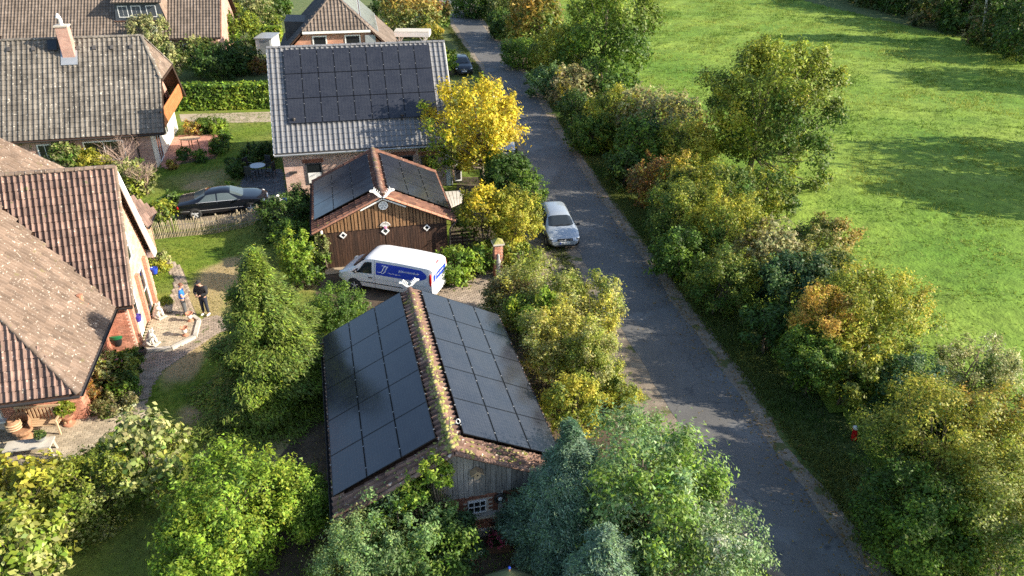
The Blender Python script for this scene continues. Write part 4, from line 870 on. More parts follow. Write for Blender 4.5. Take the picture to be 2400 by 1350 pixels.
DL, DR = dense(RL, 20), dense(RR, 20)
jl = nz(DL, 5, .9)[:, None] * V3(.10, 0, 0)[:2]; jr = nz(DR, 6, .9)[:, None] * V3(.10, 0, 0)[:2]
jl = jl + nz(DL, 15, 5)[:, None] * V3(.05, 0, 0)[:2]; jr = jr + nz(DR, 16, 5)[:, None] * V3(.05, 0, 0)[:2]; ribbon('road', DL + jl, DR + jr, .016, M['asphalt'])
wl = np.where((DL[:, 1] > 20) & (DL[:, 1] < 44), 2.3, .6) + nz(DL, 7, .7) * .2; wr = .75 + nz(DR, 8, .8) * .2
ribbon('road_shoulder', DL + jl - np.c_[wl, wl * .15], DL + jl + np.c_[wl * 0 + .06, wl * 0], .010, M['gravel']); ribbon('road_shoulder', DR + jr - np.c_[wr * 0 + .06, wr * 0], DR + jr + np.c_[wr, wr * .1], .010, M['gravel'])
# meadow
FX = [(DR[i, 0] + 3.2, DR[i, 1]) for i in range(0, len(DR), 10)]
MEADOW = [tuple(p) for p in FX if p[1] < 150] + [(30, 150), (43.5, 121), (49, 104), (58, 84), (64, 66), (70, 30), (66, 3)]
gx = np.arange(-10, 72, .5); gy = np.arange(2, 150, .5); X, Y = np.meshgrid(gx, gy); P = np.c_[X.ravel(), Y.ravel()]
Z = .05 + .09 * nz(P, 21, .55) + (.085 * nz(np.c_[P[:, 0] * .8 + P[:, 1] * .5, P[:, 1] * 1.1 - P[:, 0] * .4], 22, 2.0)) + .045 * RNG.normal(size=len(P)) * .6; Z = np.maximum(Z, .006)
idx = np.arange(len(P)).reshape(X.shape); Q = np.stack([idx[:-1, :-1], idx[:-1, 1:], idx[1:, 1:], idx[1:, :-1]], -1).reshape(-1, 4)
ok = polymask(P[Q[:, 0]] + .25, MEADOW); me = np_mesh('meadow', np.c_[P, Z], quads=Q[ok], smooth=True); me.materials.append(M['meadow']); o = link_obj('meadow', me); o['kind'] = 'structure'
MZ = dict(P=P, Z=Z, nx=len(gx))
def meadow_z(p):
    i = np.clip(((p[:, 0] + 10) / .5).astype(int), 0, len(gx) - 1); j = np.clip(((p[:, 1] - 2) / .5).astype(int), 0, len(gy) - 1); return Z[j * len(gx) + i]
# lawn with worn dry patches
DRY = [(505, 690, 70, 60, .75), (540, 640, 80, 28, .85), (430, 855, 42, 50, .95), (465, 970, 52, 34, .95), (480, 815, 60, 28, .45), (640, 1030, 120, 60, .7), (470, 435, 40, 14, .9), (560, 620, 50, 20, .8), (700, 1090, 90, 70, .8), (500, 420, 90, 22, .4), (760, 660, 60, 26, .7)]
LAWN = [(-30, 5), (9.0, 5)] + [(p[0] - .55 - (1.75 if 20 < p[1] < 44 else 0), p[1]) for p in DL if 6 < p[1] < 58] + [(-2, 62), (-30, 62)]
def dryness(p):
    d = np.zeros(len(p)); w = nz(p, 31, 1.5) * .22 + nz(p, 32, 5) * .12
    for x, y, rx, ry, s in DRY:
        c = at(x, y)[:2]; ex = abs(at(x + rx, y)[0] - c[0]); ey = abs(at(x, y - ry)[1] - c[1]); q = np.hypot((p[:, 0] - c[0]) / ex, (p[:, 1] - c[1]) / ey) + w; d = np.maximum(d, s * np.clip((1.15 - q) / .35, 0, 1))
    return np.clip(d + .10 + .14 * nz(p, 33, .8), 0, 1)
gx2 = np.arange(-30, 6.4, .2); gy2 = np.arange(5, 62, .2); X, Y = np.meshgrid(gx2, gy2); P2 = np.c_[X.ravel(), Y.ravel()]; idx = np.arange(len(P2)).reshape(X.shape); Q = np.stack([idx[:-1, :-1], idx[:-1, 1:], idx[1:, 1:], idx[1:, :-1]], -1).reshape(-1, 4)
ok = polymask(P2[Q[:, 0]] + .1, LAWN); me = np_mesh('lawn', np.c_[P2, np.full(len(P2), .006)], quads=Q[ok], attrs={'dry': ('POINT', 'FLOAT', dryness(P2))}); me.materials.append(M['lawn']); o = link_obj('lawn', me); o['kind'] = 'structure'
# pavings
def pxpoly(pts, z=0.0): return [at(x, y, z) for x, y in pts]
TERR = pxpoly([(331, 820), (402, 815), (456, 788), (466, 752), (452, 742), (372, 735), (368, 700), (352, 742)], .10)
t_ = sheet('terrace', TERR, .07, M['bed']); pave(TERR, 14, M['paver'], t_, .22, .11, 190, z=.10)
m = MB(); KERB = [at(x, y, .1) for x, y in ((336, 822), (402, 816), (457, 789), (467, 751), (452, 741))]
for i in range(4): m.bar(KERB[i] - ZUP * .04, KERB[i + 1] - ZUP * .04, .16, .22)
k_ = m.build('terrace_kerb', M['concrete']); k_['kind'] = 'structure'
PATH = [[(384, 615), (398, 608), (428, 630), (440, 662), (444, 700), (462, 738), (372, 738), (378, 705), (405, 690), (408, 655)],
        [(468, 752), (490, 742), (560, 742), (590, 752), (570, 768), (525, 776), (480, 800), (420, 842), (380, 870), (356, 905), (345, 945), (312, 960), (318, 905), (330, 850), (342, 828), (404, 823), (460, 795)]]
for q, an in zip(PATH, (75, 20)):
    w = pxpoly(q); p_ = sheet('path', w, .012, M['bed']); pave(w, an, M['paver_path'], p_, .21, .105, 150, z=.03)
PATIO = pxpoly([(-60, 1010), (205, 976), (252, 985), (330, 945), (352, 960), (330, 1000), (255, 1015), (205, 1060), (120, 1105), (-60, 1110)])
t_ = sheet('patio', PATIO, .012, M['bed']); pave(PATIO, 12, M['paver'], t_, .22, .11, 300, z=.03)
YARD = [V3(-6.6, 27.0, 0), V3(-.2, 28.0, 0), V3(2.2, 30.0, 0), V3(2.0, 33.6, 0), V3(-2.4, 33.0, 0), V3(-3.0, 34.0, 0), V3(-9.6, 32.6, 0), V3(-9.4, 30.6, 0)]
t_ = sheet('yard', YARD, .010, M['soil']); pave([V3(-4.6, 27.4, 0), V3(-.2, 28, 0), V3(2.1, 30.0, 0), V3(1.9, 33.4, 0), V3(-2.6, 32.8, 0), V3(-4.4, 31, 0)], 14, M['paver_path'], t_, .21, .105, 200, z=.03)
APRON = [GP0 - GG['a'] * .02 + GU * .0, GP0 + GU * 6.3, GP0 + GU * 6.3 - GG['a'] * .7, GP0 - GG['a'] * .7]; sheet('apron', APRON, .05, M['path_tan'])
DPAT = pxpoly([(572, 398), (662, 398), (672, 468), (560, 462)]); t_ = sheet('patio', DPAT, .012, M['bed']); pave(DPAT, 12, M['paver_dark'], t_, .3, .2, 200, z=.03)
DRIVE = pxpoly([(410, 505), (430, 480), (640, 462), (700, 470), (640, 510), (600, 515), (420, 540)]); sheet('drive', DRIVE, .014, M['gravel'])
RPAT = pxpoly([(378, 392), (392, 330), (430, 316), (512, 316), (514, 345), (500, 366), (430, 378), (400, 395)]); t_ = sheet('patio', RPAT, .012, M['paver_red']); pave(RPAT, 13, M['paver_red'], t_, .4, .4, 120, z=.026)
sheet('path', pxpoly([(420, 268), (640, 262), (640, 286), (530, 288), (425, 285)]), .010, M['path_tan'])
sheet('bed', pxpoly([(300, 825), (200, 975), (210, 990), (300, 965), (322, 905), (328, 840)]), .011, M['soil'])
sheet('bed', pxpoly([(372, 396), (430, 384), (505, 372), (540, 318), (543, 312), (528, 312), (496, 362), (430, 372), (385, 384)]), .011, M['soil'])
sheet('bed', [V3(-8.5, 17.5, 0), V3(-6.2, 27, 0), V3(-4, 28, 0), V3(2.6, 28, 0), V3(4.5, 20, 0), V3(6.5, 12, 0), V3(0, 8, 0), V3(-5, 9, 0)], .009, M['soil'])
sheet('bed', [V3(-3.4, 33.6, 0), V3(2.0, 34, 0), V3(.2, 46, 0), V3(-3.6, 46, 0)], .009, M['soil'])
# blades of grass
def tufts(name, pts, hgt, w, nb, cols, seed, lean=.5):
    r = np.random.default_rng(seed); n = len(pts); B = np.repeat(pts, nb, 0); k = len(B); an = r.uniform(0, 6.283, k); off = r.normal(size=(k, 2)) * w[1]
    h = np.repeat(hgt, nb) * r.uniform(.5, 1.2, k); ln = r.normal(size=(k, 2)) * (h * lean)[:, None]; d = np.c_[np.cos(an), np.sin(an)] * w[0]
    base = B.copy(); base[:, :2] += off; A_ = base.copy(); A_[:, :2] -= d; B_ = base.copy(); B_[:, :2] += d; T_ = base.copy(); T_[:, :2] += ln; T_[:, 2] += h
    vs = np.stack([A_, B_, T_], 1).reshape(-1, 3); c = np.repeat(cols, nb, 0) * r.uniform(.75, 1.3, (k, 1)); c = np.repeat(np.c_[c, np.ones(k)], 3, 0)
    me = np_mesh(name, vs, tris=np.arange(len(vs)).reshape(-1, 3), attrs={'tint': ('POINT', 'FLOAT_COLOR', c)}); me.materials.append(M['grass']); o = link_obj(name, me); o['kind'] = 'stuff'; return o
def blend(c1, c2, t): return np.array(c1)[None] * (1 - t[:, None]) + np.array(c2)[None] * t[:, None]
p = np.c_[RNG.uniform(-8, 68, 170000), 12 + 110 * RNG.uniform(0, 1, 170000) ** 1.7]; p = p[polymask(p, MEADOW)]
p = p[RNG.uniform(size=len(p)) < np.clip(.55 + .5 * nz(p, 41, .9), .1, 1)]; px_, py_ = CAMPOS[0], 0
p3 = np.c_[p, meadow_z(p) - .02]; dist = np.hypot(p[:, 0], p[:, 1]); tt = np.clip(.5 + .5 * nz(p, 42, .35) + .25 * nz(p, 43, 2), 0, 1)
tufts('grass', p3, np.clip(.03 + .0022 * dist, .07, .24) * (1 + .5 * nz(p, 44, .7)).clip(.5, 2), (.035, .10), 3, blend((.105, .195, .024), (.29, .33, .06), tt), 5)
p = np.c_[RNG.uniform(-26, 6, 70000), RNG.uniform(8, 60, 70000)]; p = p[polymask(p, LAWN)]; bad = np.zeros(len(p), bool)
for q in [TERR, PATIO, YARD, DPAT, DRIVE, RPAT, APRON] + [pxpoly(k) for k in PATH]: bad |= polymask(p, q)
p = p[~bad]; d = dryness(p); k = RNG.uniform(size=len(p)) > d * .55; p, d = p[k], d[k]
tufts('grass', np.c_[p, np.zeros(len(p))], np.full(len(p), .07), (.022, .07), 3, blend((.11, .19, .016), (.36, .29, .13), d) * (1 + .25 * nz(p, 46, 2.2))[:, None], 6)
i = RNG.integers(10, 225, 26000); s = RNG.uniform(0, 1, 26000); p = DR[i] * (1 - s[:, None]) + DR[i + 1] * s[:, None] + np.c_[.7 + np.abs(RNG.normal(size=26000)) * 1.3, np.zeros(26000)]
tt = np.clip(.5 + .5 * nz(p, 51, 1), 0, 1); tufts('grass', np.c_[p, np.zeros(len(p))], np.full(len(p), .14), (.025, .09), 3, blend((.06, .12, .018), (.16, .18, .04), tt), 7)
i = RNG.integers(75, 250, 6000); s = RNG.uniform(0, 1, 6000); p = DL[i] * (1 - s[:, None]) + DL[i + 1] * s[:, None] - np.c_[.6 + np.abs(RNG.normal(size=6000)) * .5, np.zeros(6000)]
tufts('grass', np.c_[p, np.zeros(len(p))], np.full(len(p), .13), (.025, .09), 3, blend((.05, .09, .015), (.12, .13, .03), np.clip(.5 + .5 * nz(p, 52, 1), 0, 1)), 8)
# fallen leaves on the road shoulder and lawn
i = RNG.integers(10, 200, 5000); s = RNG.uniform(0, 1, 5000); p = DR[i] * (1 - s[:, None]) + DR[i + 1] * s[:, None] + np.c_[RNG.normal(.2, .5, 5000), np.zeros(5000)]
tufts('fallen_leaves', np.c_[p, np.full(len(p), .022)], np.full(len(p), .02), (.035, .05), 1, blend((.22, .12, .04), (.35, .24, .06), RNG.uniform(size=len(p))), 9, lean=3)

i = RNG.integers(10, 200, 1000); s = RNG.uniform(0, 1, 1000) ** .6; p = DL[i] * (1 - s[:, None]) + DR[i] * s[:, None] + RNG.normal(size=(1000, 2)) * .15
tufts('fallen_leaves', np.c_[p, np.full(len(p), .022)], np.full(len(p), .015), (.028, .05), 1, blend((.20, .13, .05), (.36, .27, .10), RNG.uniform(size=len(p))), 10, lean=3)
# ================================================================= vehicles
def paint(name, c, metal=0.0, rough=.3): return pmat(name, c, rough, metal=metal, coat=.45)
M['paint_black'] = paint('paint_black', (.006, .007, .011), 0, .18); M['paint_white'] = paint('paint_white', (.78, .79, .80)); M['paint_silver'] = paint('paint_silver', (.36, .40, .44), .35, .32); M['paint_navy'] = paint('paint_navy', (.012, .015, .022)); M['paint_grey'] = paint('paint_grey', (.34, .37, .41), .4)
M['car_glass'] = pmat('car_glass', (.022, .027, .030), .05, spec=.8); M['tyre'] = pmat('tyre', (.022, .022, .022), .85); M['rim'] = pmat('rim', (.62, .63, .64), .4, metal=.35); M['chrome'] = pmat('chrome', (.66, .67, .68), .3, metal=.3); M['tint_glass'] = pmat('tint_glass', (.075, .095, .095), .06, spec=.9)
M['lens'] = pmat('headlight_lens', (.62, .66, .70), .08, spec=.9); M['tail'] = pmat('tail_lens', (.45, .012, .015), .2); M['blue_print'] = pmat('blue_print', (.018, .055, .46), .35); M['print_white'] = pmat('print_white', (.82, .83, .85), .4); M['plate'] = pmat('number_plate', (.75, .75, .74), .5)
class Shell:
    def __init__(s, st): s.st = np.array(st, float)
    def par(s, x):
        X = s.st[:, 0]; out = []
        for k in range(1, 7): out.append(np.mean([np.interp(np.clip(x + d, X[0], X[-1]), X, s.st[:, k]) for d in (-.09, -.03, .03, .09)]))
        return out
    def ring(s, x):
        zb, zs, zr, wb, ws, wr = s.par(x); k = min(1, (zr - zs) / .4)
        return np.array([(0, zb), (wb * .82, zb), (wb, zb + .09), (ws, zb + (zs - zb) * .55), (ws * .985, zs), (ws * .955 * .5 + wr * .5 + .02, (zs + zr) / 2 - .01), (wr, zr - .075 * k - .012), (wr * .72, zr - .012), (0, zr)])
    def pt(s, x, t, side, off=0.0):
        r = s.ring(x); i = min(int(t), 7); f = t - i; p = r[i] * (1 - f) + r[i + 1] * f; d = r[i + 1] - r[i]; n = V3(d[1], -d[0], 0)[:2]; n = n / (np.linalg.norm(n) + 1e-9)
        return V3(x, side * (p[0] + n[0] * off), p[1] + n[1] * off)
    def body(s, parent, mat, nx=44):
        X = np.concatenate([[s.st[0, 0]], np.linspace(s.st[0, 0] + .02, s.st[-1, 0] - .02, nx), [s.st[-1, 0]]]); mb = MB(); vs = []; K = 17
        for x in X:
            r = s.ring(x); pts = [(p[0], p[1]) for p in r] + [(-p[0], p[1]) for p in r[-2:0:-1]]; K = len(pts); vs += [(x, y, z) for y, z in pts]
        n = len(X); mb.add(vs, [(i * K + j, i * K + (j + 1) % K, (i + 1) * K + (j + 1) % K, (i + 1) * K + j) for i in range(n - 1) for j in range(K)] + [tuple(range(K)), tuple((n - 1) * K + j for j in range(K))])
        o = mb.build('body', mat, parent); smooth_angle(o, 38); return o
    def patch(s, parent, name, mat, xa, xb, t0, t1, side, off=.008, nu=8, nv=4, shape=None, sub=None):
        """xa, xb: (x at t0, x at t1) of the rear and front edge"""
        mb = MB(); vs = []
        for j in range(nv + 1):
            v = j / nv; t = t0 + (t1 - t0) * v; x0 = xa[0] + (xa[1] - xa[0]) * v; x1 = xb[0] + (xb[1] - xb[0]) * v
            for i in range(nu + 1):
                u = i / nu; x = x0 + (x1 - x0) * u
                if shape: x = shape(x, v, u)
                vs.append(s.pt(x, t, side, off))
        fs = [(j * (nu + 1) + i, j * (nu + 1) + i + 1, (j + 1) * (nu + 1) + i + 1, (j + 1) * (nu + 1) + i) for j in range(nv) for i in range(nu)]
        mb.add(vs, fs); o = mb.build(name, mat, parent, smooth=True); return o
    def top(s, parent, name, mat, x0, x1, t0, off=.008, curve=.12, nu=8, nv=10):
        mb = MB(); vs = []
        for i in range(nu + 1):
            u = i / nu
            for j in range(-nv, nv + 1):
                f = j / nv; t = 8 - (8 - t0) * abs(f); x = x0 + (x1 - x0) * u - curve * f * f * (1 if x1 > x0 else -1) * (1 if x1 > x0 else 1) * (u if x1 > x0 else u); p = s.pt(x, t, 1 if f >= 0 else -1, off); vs.append(p)
        w = 2 * nv + 1; mb.add(vs, [(i * w + j, i * w + j + 1, (i + 1) * w + j + 1, (i + 1) * w + j) for i in range(nu) for j in range(2 * nv)]); return mb.build(name, mat, parent, smooth=True)
def wheel(parent, x, y, r, w=.21, spokes=5, twin=True):
    sgn = 1 if y > 0 else -1; mb = MB(); n = 22; prof = [(r * .62, -w / 2), (r * .9, -w / 2), (r, -w / 2 + .04), (r, w / 2 - .04), (r * .9, w / 2), (r * .66, w / 2), (r * .62, w / 2 - .05)]
    vs = []
    for a, b in prof: vs += [(a * math.cos(2 * math.pi * j / n), b * sgn, a * math.sin(2 * math.pi * j / n)) for j in range(n)]
    mb.add(vs, [(i * n + j, i * n + (j + 1) % n, (i + 1) * n + (j + 1) % n, (i + 1) * n + j) for i in range(len(prof) - 1) for j in range(n)])
    t = mb.build('wheel', M['tyre'], parent, smooth=True, loc=(x, y, r))
    m = MB(); yo = (w / 2 - .03) * sgn
    for k in range(spokes):
        for d in ((-.13, .13) if twin else (0,)):
            a = 2 * math.pi * k / spokes + .3; m.bar((math.cos(a) * .03, yo, math.sin(a) * .03), (math.cos(a + d) * r * .66, yo - .01 * sgn, math.sin(a + d) * r * .70), .05, .03, up=V3(0, 1, 0))
    m.tube([(0, yo - .05 * sgn, 0), (0, yo + .02 * sgn, 0)], .055, 10); vs = []
    for a in (r * .60, r * .74): vs += [(a * math.cos(2 * math.pi * j / n), yo, a * math.sin(2 * math.pi * j / n)) for j in range(n)]
    m.add(vs, [(j, (j + 1) % n, n + (j + 1) % n, n + j) for j in range(n)]); m.build('rim', M['rim'], t, fix=False)
    m = MB(); m.add([(0, yo - .07 * sgn, 0)] + [(r * .64 * math.cos(2 * math.pi * j / n), yo - .07 * sgn, r * .64 * math.sin(2 * math.pi * j / n)) for j in range(n)], [(0, 1 + j, 1 + (j + 1) % n) for j in range(n)]); m.build('brake_disc', M['black'], t, fix=False)
def arch(S, parent, x, side, r, z):
    mb = MB(); n = 20; vs = []
    for j in range(n):
        a = 2 * math.pi * j / n; px, pz = x + r * math.cos(a), z + r * math.sin(a); rg = S.ring(px); zz = max(pz, rg[1][1] - .02)
        y = np.interp(zz, [rg[2][1], rg[3][1], rg[4][1]], [rg[2][0], rg[3][0], rg[4][0]]) + .004; vs.append((px, side * y, zz))
    rg = S.ring(x); vs.append((x, side * (rg[3][0] + .004), z)); mb.add(vs, [(n, j, (j + 1) % n) for j in range(n)]); mb.build('wheel_arch', M['black'], parent, fix=False)
def mirror_(S, parent, x, mat, z, w):
    for s in (-1, 1):
        m = MB(); m.blob((x, s * (w + .10), z), (.07, .11, .075), 10, 6); m.box((x + .02, s * (w - .02), z - .04), (.05, .16, .04)); m.build('mirror', mat, parent, smooth=True)
def text_obj(parent, name, txt, size, mat, o, X, Y, shear=0.0, ext=.002, spacing=1.0, align='LEFT'):
    cu = bpy.data.curves.new(name, 'FONT'); cu.body = txt; cu.size = size; cu.extrude = ext; cu.shear = shear; cu.space_character = spacing; cu.align_x = align
    to = bpy.data.objects.new(name, cu); COL.objects.link(to); bpy.context.view_layer.update(); me = bpy.data.meshes.new_from_object(to.evaluated_get(bpy.context.evaluated_depsgraph_get())); bpy.data.objects.remove(to)
    X = unit(X); Z = unit(np.cross(X, Y)); Y = np.cross(Z, X); me.materials.clear(); me.materials.append(mat); ob = link_obj(name, me, parent, M=Matrix([[X[i], Y[i], Z[i], o[i]] for i in range(3)] + [[0, 0, 0, 1]])); return ob

def build_sedan(loc, rz, label):
    t = thing('parked_car', label, 'car', loc, rz)
    S = Shell([(-2.52, .42, .78, .83, .66, .74, .60), (-2.40, .30, .90, .98, .80, .87, .70), (-1.85, .24, .96, 1.04, .85, .92, .72), (-1.50, .21, .97, 1.10, .86, .93, .70), (-.80, .20, .97, 1.39, .86, .935, .58), (-.1, .20, .96, 1.445, .86, .935, .60), (.40, .20, .95, 1.41, .86, .935, .60), (1.22, .20, .93, 1.02, .86, .925, .74), (1.9, .22, .86, .94, .85, .91, .70), (2.36, .26, .72, .80, .78, .84, .60), (2.52, .36, .60, .64, .60, .68, .46)])
    p = M['paint_black']; S.body(t, p)
    S.top(t, 'windscreen', M['tint_glass'], .50, 1.20, 6.0); S.top(t, 'rear_window', M['tint_glass'], -.88, -1.50, 6.05, curve=.12)
    for s in (-1, 1):
        S.patch(t, 'side_window', M['tint_glass'], (-.22, -.22), (.98, .42), 4.12, 5.85, s); S.patch(t, 'side_window', M['tint_glass'], (-1.30, -.82), (-.30, -.30), 4.12, 5.85, s)
        for xa, xb in ((-.24, 1.05), (-1.18, -.28)):
            d = S.patch(t, 'door', p, (xa, xa), (xb, xb), 2.1, 3.98, s, .006); q = S.pt(xa + .16, 3.75, s, .02); m = MB(); m.box(q, (.2, .03, .03)); m.build('handle', p, d)
        S.patch(t, 'side_moulding', M['chrome'], (-2.3, -2.3), (1.15, 1.15), 2.62, 2.70, s, .012, 24, 1); S.patch(t, 'window_trim', M['chrome'], (-1.4, -1.4), (1.0, 1.0), 4.02, 4.08, s, .012, 16, 1)
        q = S.pt(2.28, 3.7, s, 0); m = MB(); m.blob(q - V3(.02, s * .10, -.02), (.13, .14, .085), 10, 6); m.build('headlight', M['lens'], t, smooth=True); q = S.pt(-2.42, 3.6, s, 0); m = MB(); m.blob(q - V3(-.02, s * .05, 0), (.08, .10, .12), 10, 6); m.build('tail_light', M['tail'], t, smooth=True)
        for x in (-1.53, 1.52): arch(S, t, x, s, .375, .34); wheel(t, x, s * .845, .33)
    mirror_(S, t, .88, p, .98, .93); m = MB(); m.box((2.50, 0, .58), (.06, .62, .22)); m.build('grille', M['chrome'], t); m = MB(); m.box((2.515, 0, .38), (.03, .5, .11)); m.build('number_plate', M['plate'], t); m = MB(); m.box((-2.515, 0, .68), (.03, .5, .11)); m.build('number_plate', M['plate'], t)
    return t
def build_hatch(loc, rz, label, p, plate='BRA TX 205'):
    t = thing('parked_car', label, 'car', loc, rz)
    S = Shell([(-2.03, .38, .80, .98, .66, .74, .56), (-1.92, .27, .94, 1.18, .78, .84, .60), (-1.50, .22, .95, 1.39, .82, .88, .59), (-.7, .2, .94, 1.45, .83, .885, .60), (.0, .2, .92, 1.43, .83, .885, .60), (.25, .2, .91, 1.38, .83, .885, .60), (1.05, .2, .88, .99, .83, .88, .70), (1.6, .22, .80, .89, .80, .85, .64), (1.90, .26, .68, .76, .72, .79, .54), (2.03, .34, .54, .60, .56, .64, .44)])
    S.body(t, p); S.top(t, 'windscreen', M['car_glass'], .32, 1.03, 6.0, curve=.14); S.top(t, 'rear_window', M['car_glass'], -1.52, -1.96, 6.1, curve=.05)
    for s in (-1, 1):
        S.patch(t, 'side_window', M['car_glass'], (-.35, -.35), (.85, .2), 4.12, 5.85, s); S.patch(t, 'side_window', M['car_glass'], (-1.35, -1.15), (-.43, -.43), 4.12, 5.85, s)
        for xa, xb in ((-.4, .95), (-1.3, -.46)):
            d = S.patch(t, 'door', p, (xa, xa), (xb, xb), 2.1, 3.98, s, .006); q = S.pt(xa + .14, 3.7, s, .02); m = MB(); m.box(q, (.18, .03, .03)); m.build('handle', p, d)
        q = S.pt(1.78, 3.75, s, 0); m = MB(); m.blob(q - V3(.0, s * .09, -.02), (.17, .13, .05), 10, 6); h = m.build('headlight', M['lens'], t, smooth=True); m = MB(); m.blob(q - V3(-.03, s * .12, .02), (.16, .12, .045), 10, 6); m.build('surround', M['black'], h, smooth=True)
        m = MB(); m.blob((1.87, s * .60, .42), (.08, .10, .09), 8, 6); m.build('fog_light', M['black'], t, smooth=True); m = MB(); m.blob((-1.93, s * .70, .92), (.09, .1, .13), 8, 6); m.build('tail_light', M['tail'], t, smooth=True)
        for x in (-1.27, 1.27): arch(S, t, x, s, .36, .32); wheel(t, x, s * .80, .31)
    mirror_(S, t, .78, M['black'], .97, .88)
    m = MB(); m.box((2.0, 0, .66), (.07, .82, .12)); m.build('grille', M['black'], t); m = MB(); m.box((2.042, 0, .66), (.012, .70, .014)); m.build('grille_bar', M['chrome'], t); m = MB(); m.box((1.985, 0, .335), (.10, 1.0, .10)); m.build('air_intake', M['black'], t)
    m = MB(); m.lathe((0, 0, 0), [(.02, -.006), (.055, -.006), (.055, .006), (.042, .006), (.042, 0)], 14); m.bar((-.05, 0, .002), (.05, 0, .002), .014, .01); o = m.build('badge', M['chrome'], t); o.location = (2.055, 0, .665); o.rotation_euler = (0, math.pi / 2, 0)
    m = MB(); m.box((2.05, 0, .50), (.02, .52, .11)); pl = m.build('number_plate', M['plate'], t); text_obj(pl, 'lettering', plate, .085, M['black'], V3(2.062, -.21, .47), V3(0, 1, 0), ZUP); m = MB(); m.box((2.055, -.24, .50), (.02, .04, .105)); m.build('blue_strip', M['blue_print'], pl)
    m = MB(); m.tube([(-1.25, 0, 1.43), (-1.42, 0, 1.60)], .012, 5); m.build('aerial', M['black'], t)
    m = MB(); m.bar((1.0, -.45, 1.03), (.92, .1, 1.08), .025, .02); m.bar((1.0, .05, 1.03), (.92, .5, 1.08), .025, .02); m.build('wiper', M['black'], t)
    return t
def build_van(loc, rz):
    t = thing('delivery_van', 'white panel van with blue lettered side, parked before the timber garage', 'van', loc, rz)
    S = Shell([(-2.47, .36, 1.08, 1.70, .84, .92, .76), (-2.40, .28, 1.08, 1.83, .88, .945, .79), (-1.0, .25, 1.08, 1.90, .89, .955, .80), (.45, .25, 1.08, 1.91, .89, .955, .80), (.85, .25, 1.06, 1.86, .89, .955, .79), (1.05, .25, 1.05, 1.76, .89, .95, .78), (1.75, .25, 1.02, 1.19, .88, .93, .80), (2.15, .28, .94, 1.05, .84, .90, .72), (2.40, .32, .76, .86, .74, .82, .60), (2.50, .40, .58, .64, .60, .68, .48)])
    p = M['paint_white']; S.body(t, p); S.top(t, 'windscreen', M['car_glass'], 1.0, 1.76, 6.05, curve=.2)
    for s in (-1, 1):
        S.patch(t, 'side_window', M['car_glass'], (.58, .58), (1.42, .98), 4.08, 5.6, s); S.patch(t, 'quarter_window', M['car_glass'], (1.47, 1.3), (1.72, 1.42), 4.05, 4.9, s, nu=4)
        d = S.patch(t, 'door', p, (.50, .50), (1.40, 1.40), 2.05, 4.0, s, .007); q = S.pt(.66, 3.55, s, .02); m = MB(); m.box(q, (.2, .035, .045)); m.build('handle', M['black'], d)
        S.patch(t, 'panel_seam', M['zinc'], (.43, .43), (.45, .45), 2.1, 5.95, s, .004, 1, 10); S.patch(t, 'panel_seam', M['zinc'], (-2.2, -2.2), (.4, .4), 3.42, 3.46, s, .004, 16, 1)
        S.patch(t, 'side_moulding', M['black'], (-1.0, -1.0), (1.28, 1.28), 2.72, 2.84, s, .018, 16, 1); S.patch(t, 'side_moulding', M['black'], (-2.3, -2.3), (-1.85, -1.85), 2.72, 2.84, s, .018, 6, 1)
        tail = lambda x, v, u: x if u > .5 else x + (1 - u * 2) * .34 * max(0, (v - .45) / .55) ** 2.0 * .9 + (1 - u * 2) * .55 * max(0, (.5 - v) / .5) ** 2.2
        pn = S.patch(t, 'side_print', M['blue_print'], (-2.22, -2.22), (.36, .36), 4.06, 5.62, s, .010, 24, 8, shape=tail)
        X = V3(-s, 0, 0); lo = S.pt(0, 4.1, s, .014); hi = S.pt(0, 5.6, s, .014); Yv = unit(hi - lo); pl = lambda x, v: V3(x, 0, 0) + lo + (hi - lo) * v + unit(np.cross(X, Yv)) * .006 * 1.0
        x0 = .25 if s > 0 else -1.9; sx = -1 if s > 0 else 1
        text_obj(pn, 'lettering', 'jjelektrotechnik.de', .150, M['print_white'], pl(x0 + sx * 1.05, .52), X, Yv, .15, spacing=.92); text_obj(pn, 'lettering', 'Innovative Systeme', .085, M['print_white'], pl(x0 + sx * .50, .22), X, Yv)
        m = MB()
        for k, dx in enumerate((0, .13)):
            o_ = (x0 + sx * (.30 + dx), .80 - .05 * k); J_ = [(-.10, .02), (.10, .04), (.04, -.02), (-.02, -.22), (-.08, -.44), (-.15, -.56), (-.25, -.60), (-.33 + .08 * k, -.52)]
            m.tube([pl(o_[0] + sx * q, o_[1] + v) for q, v in J_], [.016, .02, .022, .024, .024, .02, .014, .006], 5)
        m.build('emblem', M['print_white'], pn)
        m = MB(); m.blob((-2.40, s * .90, 1.22), (.075, .055, .36), 8, 8); m.build('tail_light', M['tail'], t, smooth=True); q = S.pt(2.22, 3.75, s, 0); m = MB(); m.blob(q - V3(-.02, s * .1, -.01), (.19, .12, .12), 10, 6); m.build('headlight', M['lens'], t, smooth=True)
        for x in (-1.55, 1.55): arch(S, t, x, s, .385, .34); wheel(t, x, s * .87, .33, .22, 5, False)
    mirror_(S, t, 1.38, M['black'], 1.16, .96)
    m = MB(); m.box((2.38, 0, .42), (.24, 1.30, .22)); m.build('bumper', M['black'], t); m = MB(); m.box((-2.47, 0, .46), (.10, 1.70, .20)); m.build('bumper', p, t)
    m = MB(); m.prism([V3(-2.472, -.74, 1.06), V3(-2.472, .74, 1.06), V3(-2.445, .70, 1.62), V3(-2.445, -.70, 1.62)], V3(-.014, 0, 0)); rp = m.build('rear_print', M['blue_print'], t)
